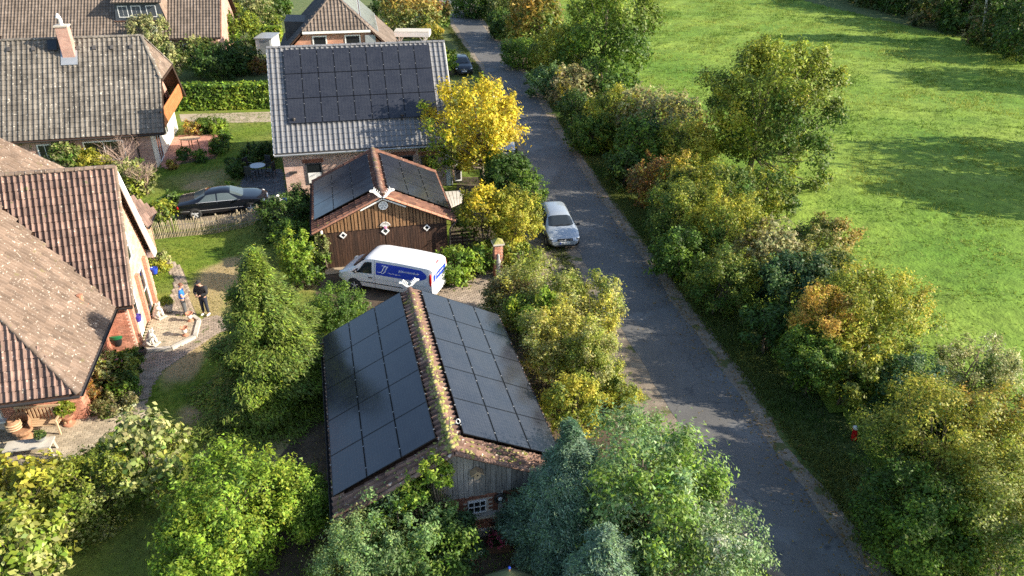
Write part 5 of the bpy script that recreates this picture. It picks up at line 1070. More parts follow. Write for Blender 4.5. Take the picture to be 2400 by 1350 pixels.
    text_obj(rp, 'emblem', 'J', .42, M['print_white'], V3(-2.492, .55, 1.16), V3(0, -1, 0), unit(V3(.03, 0, .56)), .4); text_obj(rp, 'lettering', 'elektrotechnik', .13, M['print_white'], V3(-2.492, .33, 1.22), V3(0, -1, 0), unit(V3(.03, 0, .56)), .15)
    m = MB(); m.box((-2.485, 0, .86), (.02, .56, .16)); m.build('plate_recess', M['zinc'], t); m = MB(); m.box((-2.497, 0, .86), (.012, .5, .11)); m.build('number_plate', M['plate'], t); m = MB(); m.box((-2.40, 0, 1.80), (.03, .30, .05)); m.build('brake_light', M['tail'], t); m = MB(); m.box((-2.478, 0, 1.1), (.008, .012, 1.3)); m.build('door_seam', M['black'], t)
    return t
_r, _f = at(465, 514), at(588, 500); _d = _f - _r; _h = math.atan2(_d[1], _d[0]); _n = V3(-math.sin(_h), math.cos(_h), 0); _c = (_r + _f) / 2 + _n * .84
build_sedan((_c[0], _c[1], .03), _h, 'black saloon car standing behind the paling fence left of the garage')
_p, _q = at(850, 680, .25), at(930, 694, .25); _d = _p - _q; _h = math.atan2(_d[1], _d[0]); _w = at(833, 683, 0); _f = V3(math.cos(_h), math.sin(_h), 0); _l = V3(-math.sin(_h), math.cos(_h), 0); _c = _w - _f * 1.55 - _l * .95
VAN_H = _h; build_van((_c[0], _c[1], .02), _h)
_h = math.atan2(-7.3, 1.15); _f = V3(math.cos(_h), math.sin(_h), 0); _c = at(1324, 578, .3) - _f * 2.03
build_hatch((_c[0], _c[1], .02), _h, 'silver hatchback facing the camera at the left edge of the road', M['paint_silver'])
_h = math.atan2(-7, .6); _c = at(1180, 366, .3) - V3(math.cos(_h), math.sin(_h), 0) * 2.0; build_hatch((_c[0], _c[1], .02), _h, 'grey parked car half hidden below the yellow maple', M['paint_grey'], 'BRA K 318')
_h = math.atan2(-9, 1.6); _c = at(1088, 172, .3) - V3(math.cos(_h), math.sin(_h), 0) * 2.0; build_hatch((_c[0], _c[1], .02), _h, 'black car parked farthest up the road beyond the yellow maple', M['paint_navy'], 'BRA H 74')

# ================================================================= people
def skin_mesh(name, J, E, mat, parent, levels=2, root=0):
    me = bpy.data.meshes.new(name); me.from_pydata([tuple(float(c) for c in j[0]) for j in J], E, []); o = bpy.data.objects.new(name, me); COL.objects.link(o); sm = o.modifiers.new('s', 'SKIN'); sm.use_smooth_shade = True
    for v, j in zip(me.skin_vertices[0].data, J): v.radius = (j[1], j[2] if len(j) > 2 else j[1])
    me.skin_vertices[0].data[root].use_root = True; ss = o.modifiers.new('u', 'SUBSURF'); ss.levels = levels; bpy.context.view_layer.update()
    m2 = bpy.data.meshes.new_from_object(o.evaluated_get(bpy.context.evaluated_depsgraph_get())); bpy.data.objects.remove(o); m2.materials.clear(); m2.materials.append(mat); m2.polygons.foreach_set('use_smooth', [True] * len(m2.polygons)); return link_obj(name, m2, parent)
M['skin'] = pmat('skin', (.52, .29, .20), .55); M['cloth_black'] = pmat('cloth_black', (.016, .016, .019), .9); M['cloth_navy'] = pmat('cloth_navy', (.018, .022, .038), .9); M['cloth_blue'] = pmat('cloth_blue', (.02, .16, .55), .85); M['cloth_grey'] = pmat('cloth_grey', (.08, .085, .09), .9); M['hair'] = pmat('hair', (.13, .055, .03), .7); M['shoe'] = pmat('shoe_white', (.72, .66, .62), .7)
def person(label, loc, rz, H, top, bottom, head_mat, arms, sleeve, holding=False, cap=False, bend=.25):
    """local frame: faces +X; arms = list of (shoulder, elbow, wrist) per side"""
    t = thing('person', label, 'person', loc, rz); k = H / 1.80
    q = lambda x, y, z: V3(x, y, z) * k
    hip, wst, chest, nk = q(0, 0, .94), q(0, 0, 1.10), q(.0, 0, 1.34), q(.02, 0, 1.50); hd = q(.09 if bend > .2 else .04, 0, 1.645)
    J = [(hip, .125 * k, .155 * k), (wst, .11 * k, .145 * k), (chest, .12 * k, .18 * k), (nk, .055 * k)]; E = [(0, 1), (1, 2), (2, 3)]
    def add(p, r, par): J.append((p, r)); E.append((par, len(J) - 1)); return len(J) - 1
    jaw = add(hd - q(-.02, 0, .055), .072 * k, 3); add(hd + q(-.01, 0, .03), .092 * k, jaw)
    hands = []
    for s, (sh, el, wr) in zip((-1, 1), arms):
        a = add(q(0, s * .19, 1.42), .06 * k, 2); b_ = add(q(*el), .044 * k, a); c = add(q(*wr), .03 * k, b_); d = unit(q(*wr) - q(*el)); pm = q(*wr) + d * .055 * k; pi = add(pm, .034 * k, c); hands.append((pm, d, s, pi))
    for s in (-1, 1):
        a = add(q(0, s * .10, .86), .085 * k, 0); b_ = add(q(.015, s * .105, .50), .058 * k, a); c = add(q(-.01, s * .12, .10), .038 * k, b_); add(q(.13, s * .14, .045), .036 * k, c)
    body = skin_mesh('body', J, E, M['skin'], t)
    hm = MB()
    for pm, d, s, _ in hands:                                      # fingers and thumb curled round what is held
        side = unit(np.cross(d, ZUP)); 
        for i, L in enumerate((.07, .078, .073, .058)):
            o = pm + d * .03 * k + side * (-.027 + .018 * i) * k; e1 = o + d * L * .55 * k; e2 = e1 + (d * .4 - ZUP * -.75) * L * .5 * k; hm.tube([o, e1, e2], [.0095 * k, .009 * k, .007 * k], 6)
        o = pm - side * s * .03 * k; hm.tube([o, o + (d * .6 - side * s * .8) * .035 * k, o + (d * 1.0 - side * s * .4) * .06 * k], [.011 * k, .010 * k, .008 * k], 6)
    me = hm.mesh('fingers', M['skin'], True); fo = link_obj('fingers', me); import bmesh as _b
    bm = _b.new(); bm.from_mesh(body.data); bm.from_mesh(me); bm.to_mesh(body.data); bm.free(); bpy.data.objects.remove(fo); body.data.polygons.foreach_set('use_smooth', [True] * len(body.data.polygons))
    # face
    for s in (-1, 1):
        m = MB(); m.blob(hd + q(.088, s * .034, .012), V3(.010, .014, .010) * k, 6, 4); m.build('eye', M['black'], t, smooth=True); m = MB(); m.blob(hd + q(-.005, s * .095, 0), V3(.02, .012, .03) * k, 6, 4); m.build('ear', M['skin'], t, smooth=True)
    m = MB(); m.blob(hd + q(.104, 0, -.012), V3(.018, .014, .026) * k, 6, 4); m.build('nose', M['skin'], t, smooth=True); m = MB(); m.blob(hd + q(.088, 0, -.06), V3(.008, .026, .006) * k, 6, 4); m.build('mouth', M['pink'], t, smooth=True)
    m = MB(); hr = hd + q(-.022, 0, .045); m.blob(hr, V3(.105, .102, .095) * k, 12, 8); hat = m.build('cap' if cap else 'hair', head_mat, t, smooth=True)
    if cap: m = MB(); m.box(hd + q(.125, 0, .052), (.11 * k, .15 * k, .012 * k)); m.build('peak', head_mat, hat)
    # clothes
    J2 = [(q(0, 0, .97 if not cap else .88), .165 * k, .21 * k), (wst, .155 * k, .20 * k), (chest, .17 * k, .235 * k), (nk - q(0, 0, .02), .075 * k)]; E2 = [(0, 1), (1, 2), (2, 3)]
    for s, (sh, el, wr) in zip((-1, 1), arms):
        a = len(J2); J2.append((q(0, s * .21, 1.42), .09 * k)); E2.append((2, a)); e = q(*el); m_ = (q(0, s * .20, 1.42) * .45 + e * .55)
        if sleeve == 'long': J2.append((e, .075 * k)); E2.append((a, a + 1)); J2.append((q(*wr) - unit(q(*wr) - e) * .015, .052 * k)); E2.append((a + 1, a + 2))
        else: J2.append((m_, .068 * k)); E2.append((a, a + 1))
    skin_mesh('jacket' if sleeve == 'long' else 'shirt', J2, E2, top, t)
    J3 = [(q(0, 0, .98), .135 * k, .17 * k), (q(0, 0, .90), .13 * k, .17 * k)]; E3 = [(0, 1)]
    for s in (-1, 1):
        a = len(J3); J3 += [(q(0, s * .10, .82), .105 * k), (q(.015, s * .105, .50), .078 * k), (q(-.01, s * .12, .10), .062 * k)]; E3 += [(1, a), (a, a + 1), (a + 1, a + 2)]
        m = MB(); m.blob(q(.055, s * .135, .045), V3(.15, .055, .05) * k, 12, 6); m.build('shoe', M['shoe'], t, smooth=True)
    skin_mesh('trousers', J3, E3, bottom, t)
    if holding: m = MB(); m.box(q(.36, 0, 1.135), (.15 * k, .075 * k, .012)); m.build('phone', M['black'], t)
    return t
person('man in black hooded jacket and dark trousers looking down at a phone', at(484, 737, .03), math.radians(-100), 1.84, M['cloth_black'], M['cloth_navy'], M['cloth_black'], [((0,), (.06, -.30, 1.15), (.27, -.085, 1.13)), ((0,), (.06, .30, 1.15), (.27, .085, 1.13))], 'long', True, True, .3)
person('man in bright blue T-shirt and grey trousers with folded arms', at(437, 741, .03), math.radians(20), 1.74, M['cloth_blue'], M['cloth_grey'], M['hair'], [((0,), (.05, -.27, 1.15), (.27, .03, 1.17)), ((0,), (.05, .27, 1.15), (.25, -.05, 1.12))], 'short')
# ================================================================= garden things and street furniture
aL, bL = LH['a'], LH['b']; Wl = LH['W']
def lathe_thing(name, label, cat, loc, parts, group=None):
    t = thing(name, label, cat, loc, 0, group)
    for pn, prof, mat in parts: m = MB(); m.lathe((0, 0, 0), prof, 16); m.build(pn, mat, t, smooth=False)
    for ch in t.children: smooth_angle(ch, 45)
    return t
# seated stone dogs guarding the terrace
def stone_dog(loc, rz, label):
    t = thing('stone_dog', label, 'statue', loc, rz, 'white stone dogs on the terrace')
    J = [(V3(-.14, 0, .16), .15, .17), (V3(-.05, 0, .34), .13, .14), (V3(.06, 0, .50), .10, .12), (V3(.10, 0, .62), .085), (V3(.15, 0, .72), .095, .10), (V3(.27, 0, .69), .055), (V3(-.10, .15, .12), .10), (V3(.10, .17, .05), .055), (V3(-.10, -.15, .12), .10), (V3(.10, -.17, .05), .055), (V3(.14, .09, .36), .065), (V3(.19, .10, .06), .05), (V3(.14, -.09, .36), .065), (V3(.19, -.10, .06), .05), (V3(-.30, .06, .06), .045), (V3(-.28, .16, .06), .03)]
    skin_mesh('body', J, [(0, 1), (1, 2), (2, 3), (3, 4), (4, 5), (0, 6), (6, 7), (0, 8), (8, 9), (2, 10), (10, 11), (2, 12), (12, 13), (0, 14), (14, 15)], M['stone_white'], t, 2)
    for s in (-1, 1): m = MB(); m.blob((.12, s * .095, .72), (.05, .025, .085), 8, 5); m.build('ear', M['stone_white'], t, smooth=True); m = MB(); m.blob((.225, s * .04, .745), (.012, .014, .014), 6, 4); m.build('eye', M['black'], t)
    m = MB(); m.blob((.325, 0, .705), (.02, .025, .018), 6, 4); m.build('nose', M['black'], t); m = MB(); m.box((0, 0, .03), (.62, .40, .06)); m.build('plinth', M['concrete'], t); return t
stone_dog(at(373, 742, .12), math.radians(-30), 'white stone dog seated beside the stone planter, farther from the kerb corner'); stone_dog(at(356, 806, .12), math.radians(-15), 'white stone dog seated at the house corner beside the black kettle')
def urn(px, py, label):
    t = thing('urn', label, 'urn', at(px, py, .11), 0, 'terracotta urns along the terrace kerb')
    m = MB(); m.lathe((0, 0, 0), [(.16, 0), (.16, .05), (.09, .09), (.07, .15)], 14); m.build('foot', M['terracotta'], t); m = MB(); m.lathe((0, 0, .15), [(.07, 0), (.13, .06), (.14, .17), (.11, .24)], 14); m.build('belly', M['stone_white'], t, smooth=True)
    m = MB(); m.lathe((0, 0, .39), [(.11, 0), (.19, .06), (.22, .10), (.20, .12), (.17, .10), (.1, .04), (.01, .03)], 14); m.build('bowl', M['terracotta'], t); t.scale = (.78, .78, .82); return t
urn(435, 786, 'white-bellied terracotta urn at the kerb, the one nearer the lawn corner of the terrace'); urn(447, 752, 'terracotta urn standing in front of the man in blue')
# pots
M['pot_blue'] = pmat('pot_blue', (.02, .06, .42), .25); M['pot_violet'] = pmat('pot_violet', (.06, .04, .28), .25); M['stone_grey'] = pmat('stone_grey', (.33, .31, .29), .85, (.42, .40, .37), 6); M['green_plastic'] = pmat('green_plastic', (.015, .13, .05), .4)
def potprof(r, h): return [(r * .62, 0), (r * .95, h * .75), (r, h), (r * .88, h), (r * .80, h * .9), (.01, h * .88)]
def plant_in(t, c, r, cols, seed, size=.05, n=260):
    r_ = np.random.default_rng(seed); d = r_.normal(size=(n, 3)); d /= np.linalg.norm(d, axis=1)[:, None]; d[:, 2] = np.abs(d[:, 2]) * 1.1; p = np.array(c) + d * (r * r_.uniform(.5, 1, n) ** .5)[:, None]
    A_, B_ = r_.normal(size=(n, 3)) * size, r_.normal(size=(n, 3)) * size * .6; vs = np.stack([p - A_, p + B_, p + A_, p - B_], 1).reshape(-1, 3); c0 = np.array(cols)[r_.integers(0, len(cols), n)] * r_.uniform(.7, 1.3, (n, 1)); cc = np.repeat(np.c_[c0, np.ones(n)], 4, 0)
    me = np_mesh('plant', vs, quads=np.arange(4 * n).reshape(-1, 4), attrs={'tint': ('POINT', 'FLOAT_COLOR', cc)}); me.materials.append(M['leaf']); return link_obj('plant', me, t)
t = lathe_thing('planter', 'grey stone planter with yellow-green plant on the terrace edge', 'planter', at(396, 728, .11), [('pot', potprof(.24, .36), M['stone_grey'])]); plant_in(t, (0, 0, .42), .28, [(.16, .24, .03), (.25, .28, .04)], 3)
c = Wl(LH['ga'] + .30, LH['rb'] - .55, 1.35); lathe_thing('hanging_pot', 'bright blue pot hanging at the far end of the sunlit gable wall', 'pot', c, [('pot', potprof(.17, .28), M['pot_blue']), ('bracket', [(.012, .28), (.012, .6)], M['black'])])
c = Wl(LH['ga'] + .22, LH['fb'] + .35, 1.15); lathe_thing('hanging_pot', 'dark violet pot hanging beside the white door', 'pot', c, [('pot', potprof(.17, .28), M['pot_violet']), ('bracket', [(.012, .28), (.012, .6)], M['black'])])
c = at(284, 815, .0); t = lathe_thing('compost_bin', 'round dark barrel with green rim against the short brick wall', 'barrel', (c[0], c[1], .25), [('barrel', [(.30, 0), (.36, .25), (.36, .5), (.30, .52), (.01, .50)], M['black']), ('rim', [(.36, .38), (.385, .38), (.385, .5), (.36, .52)], M['green_plastic'])])
c = at(333, 832, 0); t = lathe_thing('kettle', 'black cast-iron kettle on the paving at the terrace corner', 'kettle', c, [('bowl', [(.10, .02), (.21, .10), (.24, .22), (.20, .32), (.17, .32), (.18, .2), (.01, .12)], M['dark_metal'])])
m = MB(); m.tube([(.22 * math.cos(k * math.pi / 10), 0, .28 + .22 * math.sin(k * math.pi / 10)) for k in range(11)], .012, 5); m.build('handle', M['dark_metal'], t)
for k in range(3): m = MB(); m.tube([(.16 * math.cos(k * 2.09), .16 * math.sin(k * 2.09), 0), (.12 * math.cos(k * 2.09), .12 * math.sin(k * 2.09), .1)], .02, 6); m.build('leg', M['dark_metal'], t)
# bench, wicker chair, basket, low table, pedestal urn on the front patio
t = thing('garden_bench', 'slatted wooden bench against the brick wall on the front patio', 'bench', at(100, 1009, .03), math.radians(14 - 8))
for k in range(12): m = MB(); m.box((-.72 + k * .13, .20, .68), (.07, .03, .5)); m.build('back_slat', M['wood_pale'], t)
for k in range(4): m = MB(); m.box((0, .12 - k * .12, .43), (1.5, .09, .03)); m.build('seat_slat', M['wood_pale'], t)
m = MB(); m.box((0, .2, .95), (1.56, .05, .08)); m.build('top_rail', M['wood_pale'], t)
for x in (-.74, .74):
    for y in (-.28, .2): m = MB(); m.box((x, y, .32 if y < 0 else .47), (.06, .06, .64 if y < 0 else .94)); m.build('leg', M['wood_pale'], t)
    m = MB(); m.box((x, -.05, .65), (.07, .6, .04)); m.build('armrest', M['wood_pale'], t)
M['wicker'] = pmat('wicker', (.25, .13, .07), .85, (.36, .20, .11), 12, .006, 60)
t = thing('wicker_chair', 'brown rounded wicker armchair in front of the slatted bench', 'chair', at(60, 1026, .03), math.radians(-70))
m = MB(); vs = []; n = 14
for z, r in ((.30, .30), (.52, .34), (.74, .36), (.95, .33)):
    for j in range(n + 1): an = math.radians(65 + 230 * j / n); vs.append((r * math.cos(an), r * math.sin(an), z if z < .7 else z - .22 * (1 - math.sin(math.pi * j / n))))
m.add(vs, [(i * (n + 1) + j, i * (n + 1) + j + 1, (i + 1) * (n + 1) + j + 1, (i + 1) * (n + 1) + j) for i in range(3) for j in range(n)]); o = m.build('backrest', M['wicker'], t, smooth=True); o.modifiers.new('s', 'SOLIDIFY').thickness = .04
m = MB(); m.lathe((0, 0, .30), [(.30, 0), (.34, .04), (.33, .14), (.01, .15)], 16); m.build('seat', M['wicker'], t); m = MB(); m.lathe((0, 0, 0), [(.28, 0), (.20, .16), (.29, .31)], 14); m.build('base', M['wicker'], t)
t = lathe_thing('basket', 'round pale wicker basket on the front patio beside the window', 'basket', at(36, 1008, .45), [('body', [(.10, 0), (.22, .08), (.26, .22), (.22, .36), (.13, .42), (.11, .40), (.01, .38)], M['wicker'])]); 
for k in range(3): m = MB(); m.lathe((0, 0, .1 + .1 * k), [(.25 - .01 * abs(k - 1), 0), (.272 - .01 * abs(k - 1), .02), (.25 - .01 * abs(k - 1), .045)], 16); m.build('band', M['wood_pale'], t)
lathe_thing('basket_stand', 'small round wooden stand carrying the wicker basket', 'stand', at(36, 1008, .03), [('leg', [(.16, 0), (.05, .05), (.05, .36), (.17, .40), (.17, .42), (.01, .42)], M['wicker'])])
t = thing('patio_table', 'low whitewashed wooden table with long top on the front patio', 'table', at(78, 1066, .03), math.radians(12)); m = MB(); m.box((0, 0, .47), (1.5, .55, .05)); m.build('table_top', M['concrete'], t)
for x in (-.66, .66):
    for y in (-.2, .2): m = MB(); m.bar((x * 1.08, y * 1.1, 0), (x, y, .45), .06); m.build('leg', M['concrete'], t)
t = lathe_thing('table_planter', 'zinc bowl of green plants on the low patio table', 'planter', at(98, 1032, .53), [('bowl', [(.10, 0), (.17, .12), (.19, .18), (.16, .17), (.01, .15)], M['zinc'])]); plant_in(t, (0, 0, .2), .2, [(.06, .11, .03), (.16, .2, .05)], 4, .04, 160)
t = lathe_thing('pedestal_urn', 'terracotta pedestal urn with a lime-green shrub by the brick corner', 'urn', at(164, 994, .03), [('foot', [(.21, 0), (.21, .06), (.10, .10), (.09, .2)], M['terracotta']), ('bowl', [(.09, .2), (.22, .34), (.26, .46), (.22, .45), (.01, .42)], M['terracotta'])]); plant_in(t, (0, 0, .62), .34, [(.22, .28, .03), (.30, .33, .04), (.14, .2, .03)], 5, .05, 420)
# chestnut paling fence, every pale its own piece
def paling():
    P = [at(x, y, 0) for x, y in ((352, 562), (430, 554), (500, 548), (560, 536), (612, 522))]; t = thing('paling_fence', 'wired chestnut paling fence between the lawn and the black saloon', 'fence', P[0]); me_ = None; i = 0; rnd = random.Random(5); k = 0
    seg = [np.linalg.norm(P[j + 1] - P[j]) for j in range(4)]; tot = sum(seg); s = 0.0
    def on(s):
        for j in range(4):
            if s <= seg[j] or j == 3: return P[j] + (P[j + 1] - P[j]) * (s / seg[j])
            s -= seg[j]
    while s < tot:
        p = on(s); h = 1.0 + rnd.uniform(-.06, .08); l = rnd.uniform(-.03, .03); m = MB(); w = rnd.uniform(.036, .052); m.tube([p + V3(0, 0, 0), p + V3(l * .5, rnd.uniform(-.02, .02), h * .5), p + V3(l, 0, h - .05), p + V3(l, 0, h)], [w * .55, w * .55, w * .5, .006], 5); m.build('pale', M['chestnut'], t, world=True); s += .082
    for z in (.25, .75): m = MB(); m.tube([on(x) + ZUP * z + V3(0, -.03, 0) for x in np.linspace(0, tot, 30)], .006, 4); m.build('wire', M['grey_metal'], t, world=True)
    for x in np.linspace(.1, tot - .1, 6): p = on(x) + V3(0, .06, 0); m = MB(); m.tube([p, p + ZUP * 1.12], .045, 7); m.build('post', M['chestnut'], t, world=True)
paling()
# dark patio set
M['dark_alu'] = pmat('dark_aluminium', (.05, .052, .056), .45, metal=.4); M['table_grey'] = pmat('table_glass', (.36, .40, .44), .2)
ct = at(607, 412, .03); t = thing('round_table', 'round grey metal table on the shaded dark patio', 'table', ct); m = MB(); m.lathe((0, 0, .70), [(.01, 0), (.50, 0), (.52, .015), (.50, .03), (.01, .03)], 22); m.build('table_top', M['table_grey'], t); m = MB(); m.lathe((0, 0, 0), [(.26, 0), (.26, .03), (.04, .05), (.035, .70)], 12); m.build('pedestal', M['dark_alu'], t)
proto = None
for k, (an, lab) in enumerate(((70, 'dark garden chair with its back to the house corner, behind the round table'), (150, 'dark garden chair on the hedge side of the round table'), (255, 'dark garden chair nearest the sedan at the round table'), (350, 'dark garden chair between the round table and the brick wall'))):
    A_ = math.radians(an); loc = ct + V3(math.cos(A_), math.sin(A_), 0) * .85
    if proto is None:
        t = proto = thing('garden_chair', lab, 'chair', loc, A_ + math.pi, 'dark garden chairs round the metal table'); m = MB(); m.box((0, 0, .43), (.45, .46, .03)); m.build('seat', M['dark_alu'], t); m = MB(); m.box((-.27, 0, .75), (.03, .46, .58)); m.build('backrest', M['dark_alu'], t)
        for x in (-.22, .22):
            for y in (-.22, .22): m = MB(); m.bar((x * 1.1, y, 0), (x, y, .62 if x > 0 else .45), .03); m.build('leg', M['dark_alu'], t)
        for y in (-.24, .24): m = MB(); m.box((-.02, y, .64), (.5, .05, .025)); m.build('armrest', M['dark_alu'], t)
    else: t = copy_tree(proto); t.location = [float(v) for v in loc]; t.rotation_euler = (0, 0, A_ + math.pi); t['label'] = lab
# oval wooden table on the red terrace
t = thing('oval_table', 'oval wooden table with splayed legs on the red terrace', 'table', at(449, 347, .03), math.radians(10)); m = MB(); m.lathe((0, 0, .70), [(.01, 0), (.72, 0), (.75, .02), (.72, .04), (.01, .04)], 24, 1, .62); m.build('table_top', M['wood_pale'], t)
for x, y in ((-.55, -.2), (.55, -.2), (0, .32), (0, -.36)): m = MB(); m.bar((x * 1.1, y * 1.1, 0), (x, y, .70), .05); m.build('leg', M['wood_brown'], t)
# heat pump beside the brick house
q = at(1072, 424, 0); t = thing('heat_pump', 'white outdoor heat pump unit at the right corner of the panel house', 'heat pump', q, math.radians(12)); m = MB(); m.box((0, 0, .78), (.45, 1.05, 1.15)); m.build('casing', M['white'], t); m = MB(); m.tube([(.24, 0, .8), (.226, 0, .8)], .40, 20); m.build('fan_grille', M['grey_metal'], t); m = MB(); m.box((0, -.54, .78), (.3, .03, .9)); m.build('vent', M['black'], t)
for y in (-.35, .35): m = MB(); m.box((0, y, .1), (.4, .1, .2)); m.build('foot', M['dark_metal'], t)
# bin shelter with pale flat roof
q = [at(1040, 449, 1.3), at(1088, 446, 1.3), at(1082, 474, 1.15), at(1056, 486, 1.15)]; c = sum(q) / 4; t = thing('bin_shelter', 'low shelter with pale grey plank roof between garage and yellow maple', 'shelter', (c[0], c[1], 0))
for k in range(5):
    f0, f1 = k / 5 + .012, (k + 1) / 5 - .012; m = MB(); m.prism([q[0] * (1 - f0) + q[1] * f0, q[0] * (1 - f1) + q[1] * f1, q[3] * (1 - f1) + q[2] * f1, q[3] * (1 - f0) + q[2] * f0], -ZUP * .05); m.build('plank', M['concrete'], t, world=True)
for p in q: m = MB(); d = (c - p) * .1; m.bar(V3(p[0] + d[0], p[1] + d[1], 0), p + d - ZUP * .05, .09); m.build('post', M['wood_dark'], t, world=True)
# brick gate pillar
q = at(1167, 650, 0); t = thing('gate_pillar', 'brick gate pillar with mossy cap between the yellow hedges', 'pillar', q, math.radians(14)); W_ = .40; m = MB(); m.box((0, 0, .95), (W_ - .02, W_ - .02, 1.9)); o = m.build('core', M['mortar'], t)
bs, bf = brick_shape(.22, .073, .02); fr = []
for sd in range(4):
    an = sd * math.pi / 2 + math.radians(14); u = V3(math.cos(an), math.sin(an), 0); n = V3(u[1], -u[0], 0)
    fr += brick_wall_frames(q + n * (W_ / 2 - .012) - u * W_ / 2, u, W_, 1.9, bl=.23)
hold = MB(); hold.box((0, 0, 1.93), (.56, .56, .08)); cap_ = hold.build('cap', M['concrete'], t); m = MB(); m.lathe((0, 0, 1.97), [(.38, 0), (.02, .22)], 4); o = m.build('moss', M['moss'], t); o.rotation_euler = (0, 0, math.pi / 4)
_t0 = t.rotation_euler.z; t.rotation_euler.z = 0; scatter_pieces('brick', (bs, bf), M['brick_red'], fr, t, 200, smooth=False)
for ch in t.children:
    if ch.name.startswith(('core', 'cap', 'moss')): ch.rotation_euler.z += _t0
m = MB(); m.lathe(V3(.03, -.24, .2), [(.10, 0), (.12, .3), (.09, .6), (.12, .85), (.06, 1.0), (.075, 1.12), (.03, 1.24)], 10, 1, .5); m.build('relief', M['stone_grey'], t, smooth=True)
# street lamp in the yellow maple
q = at(1157, 384, 0); h = 4.4; t = thing('street_lamp', 'grey street lamp with white globe poking through the yellow maple', 'street lamp', q); m = MB(); m.tube([(0, 0, 0), (0, 0, .8), (0, 0, h)], [.075, .055, .045], 10); m.build('pole', M['zinc'], t); top = at(1165, 205, h + .2); dx = top - np.array([q[0], q[1], h + .2])
m = MB(); m.blob((0, 0, h + .22), (.24, .24, .22), 14, 8); m.build('globe', M['white'], t, smooth=True); m = MB(); m.lathe((0, 0, h - .02), [(.06, 0), (.13, .04), (.12, .07)], 12); m.build('collar', M['dark_metal'], t)
# aerial ring on the barn ridge, nest box, wreath
q = at(1053, 1012, 4.05); t = thing('ring_aerial', 'white ring-shaped finial on a slanted rod near the barn ridge end', 'aerial', q); m = MB(); m.tube([(0, 0, -.1), (.02, 0, .55)], .012, 6); m.tube([(.02, 0, .22), (.22, -.02, .34)], .012, 6); m.build('rod', M['grey_metal'], t); m = MB(); m.tube([(.26 + .055 * math.cos(k * .5236), -.02, .40 + .08 * math.sin(k * .5236)) for k in range(13)], .014, 6); m.build('ring', M['white'], t)
q = onplane(1116, 1105, BP0 - BG['a'] * .1, BG['a']); A_ = (BU, BG['a'], ZUP); t = thing('nest_box', 'pale wooden nest box with pitched roof on the grey barn boards', 'nest box', q); m = MB(); m.prism([q + BU * x + ZUP * z for x, z in ((-.10, .06), (-.10, -.06), (0, -.16), (.10, -.06), (.10, .06), (0, .15))], -BG['a'] * .18); m.build('box', M['wood_pale'], t, world=True)
for s in (-1, 1): m = MB(); m.bar(q + ZUP * .17 - BG['a'] * .1, q + BU * s * .19 + ZUP * .02 - BG['a'] * .1, .24, .02, up=np.cross(BG['a'], BU * s)); m.build('roof', M['wood_pale'], t, world=True)
m = MB(); c = q - BG['a'] * .182 + ZUP * .01; m.prism([c + BU * .03 * math.cos(k * .7) + ZUP * .03 * math.sin(k * .7) for k in range(9)], -BG['a'] * .003); m.build('hole', M['black'], t, world=True)
q = onplane(1172, 1168, BP0 - BG['a'] * .12, BG['a']); t = thing('wreath', 'dark wicker wreath with a white heart hung on the barn post', 'wreath', q); m = MB(); m.tube([q + BU * (.15 * math.cos(k * math.pi / 10)) + ZUP * (.15 * math.sin(k * math.pi / 10)) for k in range(21)], .045, 7); m.build('ring', M['dark_metal'], t, world=True); m = MB(); m.blob(q - BG['a'] * .03, (.07, .03, .08), 8, 6, A_); m.build('heart', M['white'], t, world=True)
# shaded yard below the barn gable
q = at(1168, 1238, .0); t = lathe_thing('fire_bowl', 'round iron fire bowl table in the shaded yard under the barn gable', 'fire bowl', q, [('bowl', [(.12, .42), (.36, .50), (.44, .62), (.46, .62), (.38, .52), (.01, .46)], M['dark_metal'])])
for k in range(4): m = MB(); m.bar((.34 * math.cos(k * 1.57), .34 * math.sin(k * 1.57), 0), (.30 * math.cos(k * 1.57), .30 * math.sin(k * 1.57), .52), .04); m.build('leg', M['dark_metal'], t)
def hen(px, py, lab, rz, col):
    t = thing('clay_hen', lab, 'figure', at(px, py, .0), rz, 'terracotta hens under the barn gable'); J = [(V3(-.12, 0, .22), .10, .11), (V3(.03, 0, .24), .11, .12), (V3(.13, 0, .36), .065), (V3(.16, 0, .47), .055), (V3(-.26, 0, .36), .05), (V3(-.30, 0, .45), .03)]
    skin_mesh('body', J, [(0, 1), (1, 2), (2, 3), (0, 4), (4, 5)], M[col], t, 2); m = MB(); m.lathe((0, 0, 0), [(.12, 0), (.08, .16)], 10); m.build('base', M[col], t); m = MB(); m.prism([(.10, -.012, .50), (.22, -.012, .50), (.20, -.012, .57), (.16, -.012, .54), (.13, -.012, .58)], (0, .024, 0)); m.build('comb', M['tail'], t); m = MB(); m.tube([(.20, 0, .47), (.26, 0, .46)], [.02, .003], 5); m.build('beak', M['wood_orange'], t)
hen(1124, 1233, 'terracotta hen figure at the left beside the barn wall', .4, 'terracotta'); hen(1188, 1222, 'orange terracotta hen figure close to the barn sill', 2.2, 'terracotta'); hen(1141, 1248, 'pale stone hen figure before the fire bowl', 1.0, 'stone_white')
t = thing('planter_box', 'dark trough of pink flowers in the shaded yard', 'planter', at(1152, 1290, 0), .2); m = MB(); m.box((0, 0, .18), (1.1, .34, .36)); m.build('trough', M['wood_dark'], t); m = MB(); m.box((-.34, -.18, .2), (.16, .02, .24)); m.build('label_plate', M['white'], t); plant_in(t, (0.2, 0, .40), .34, [(.05, .10, .03), (.45, .05, .12), (.03, .06, .02), (.5, .12, .2)], 8, .04, 260)
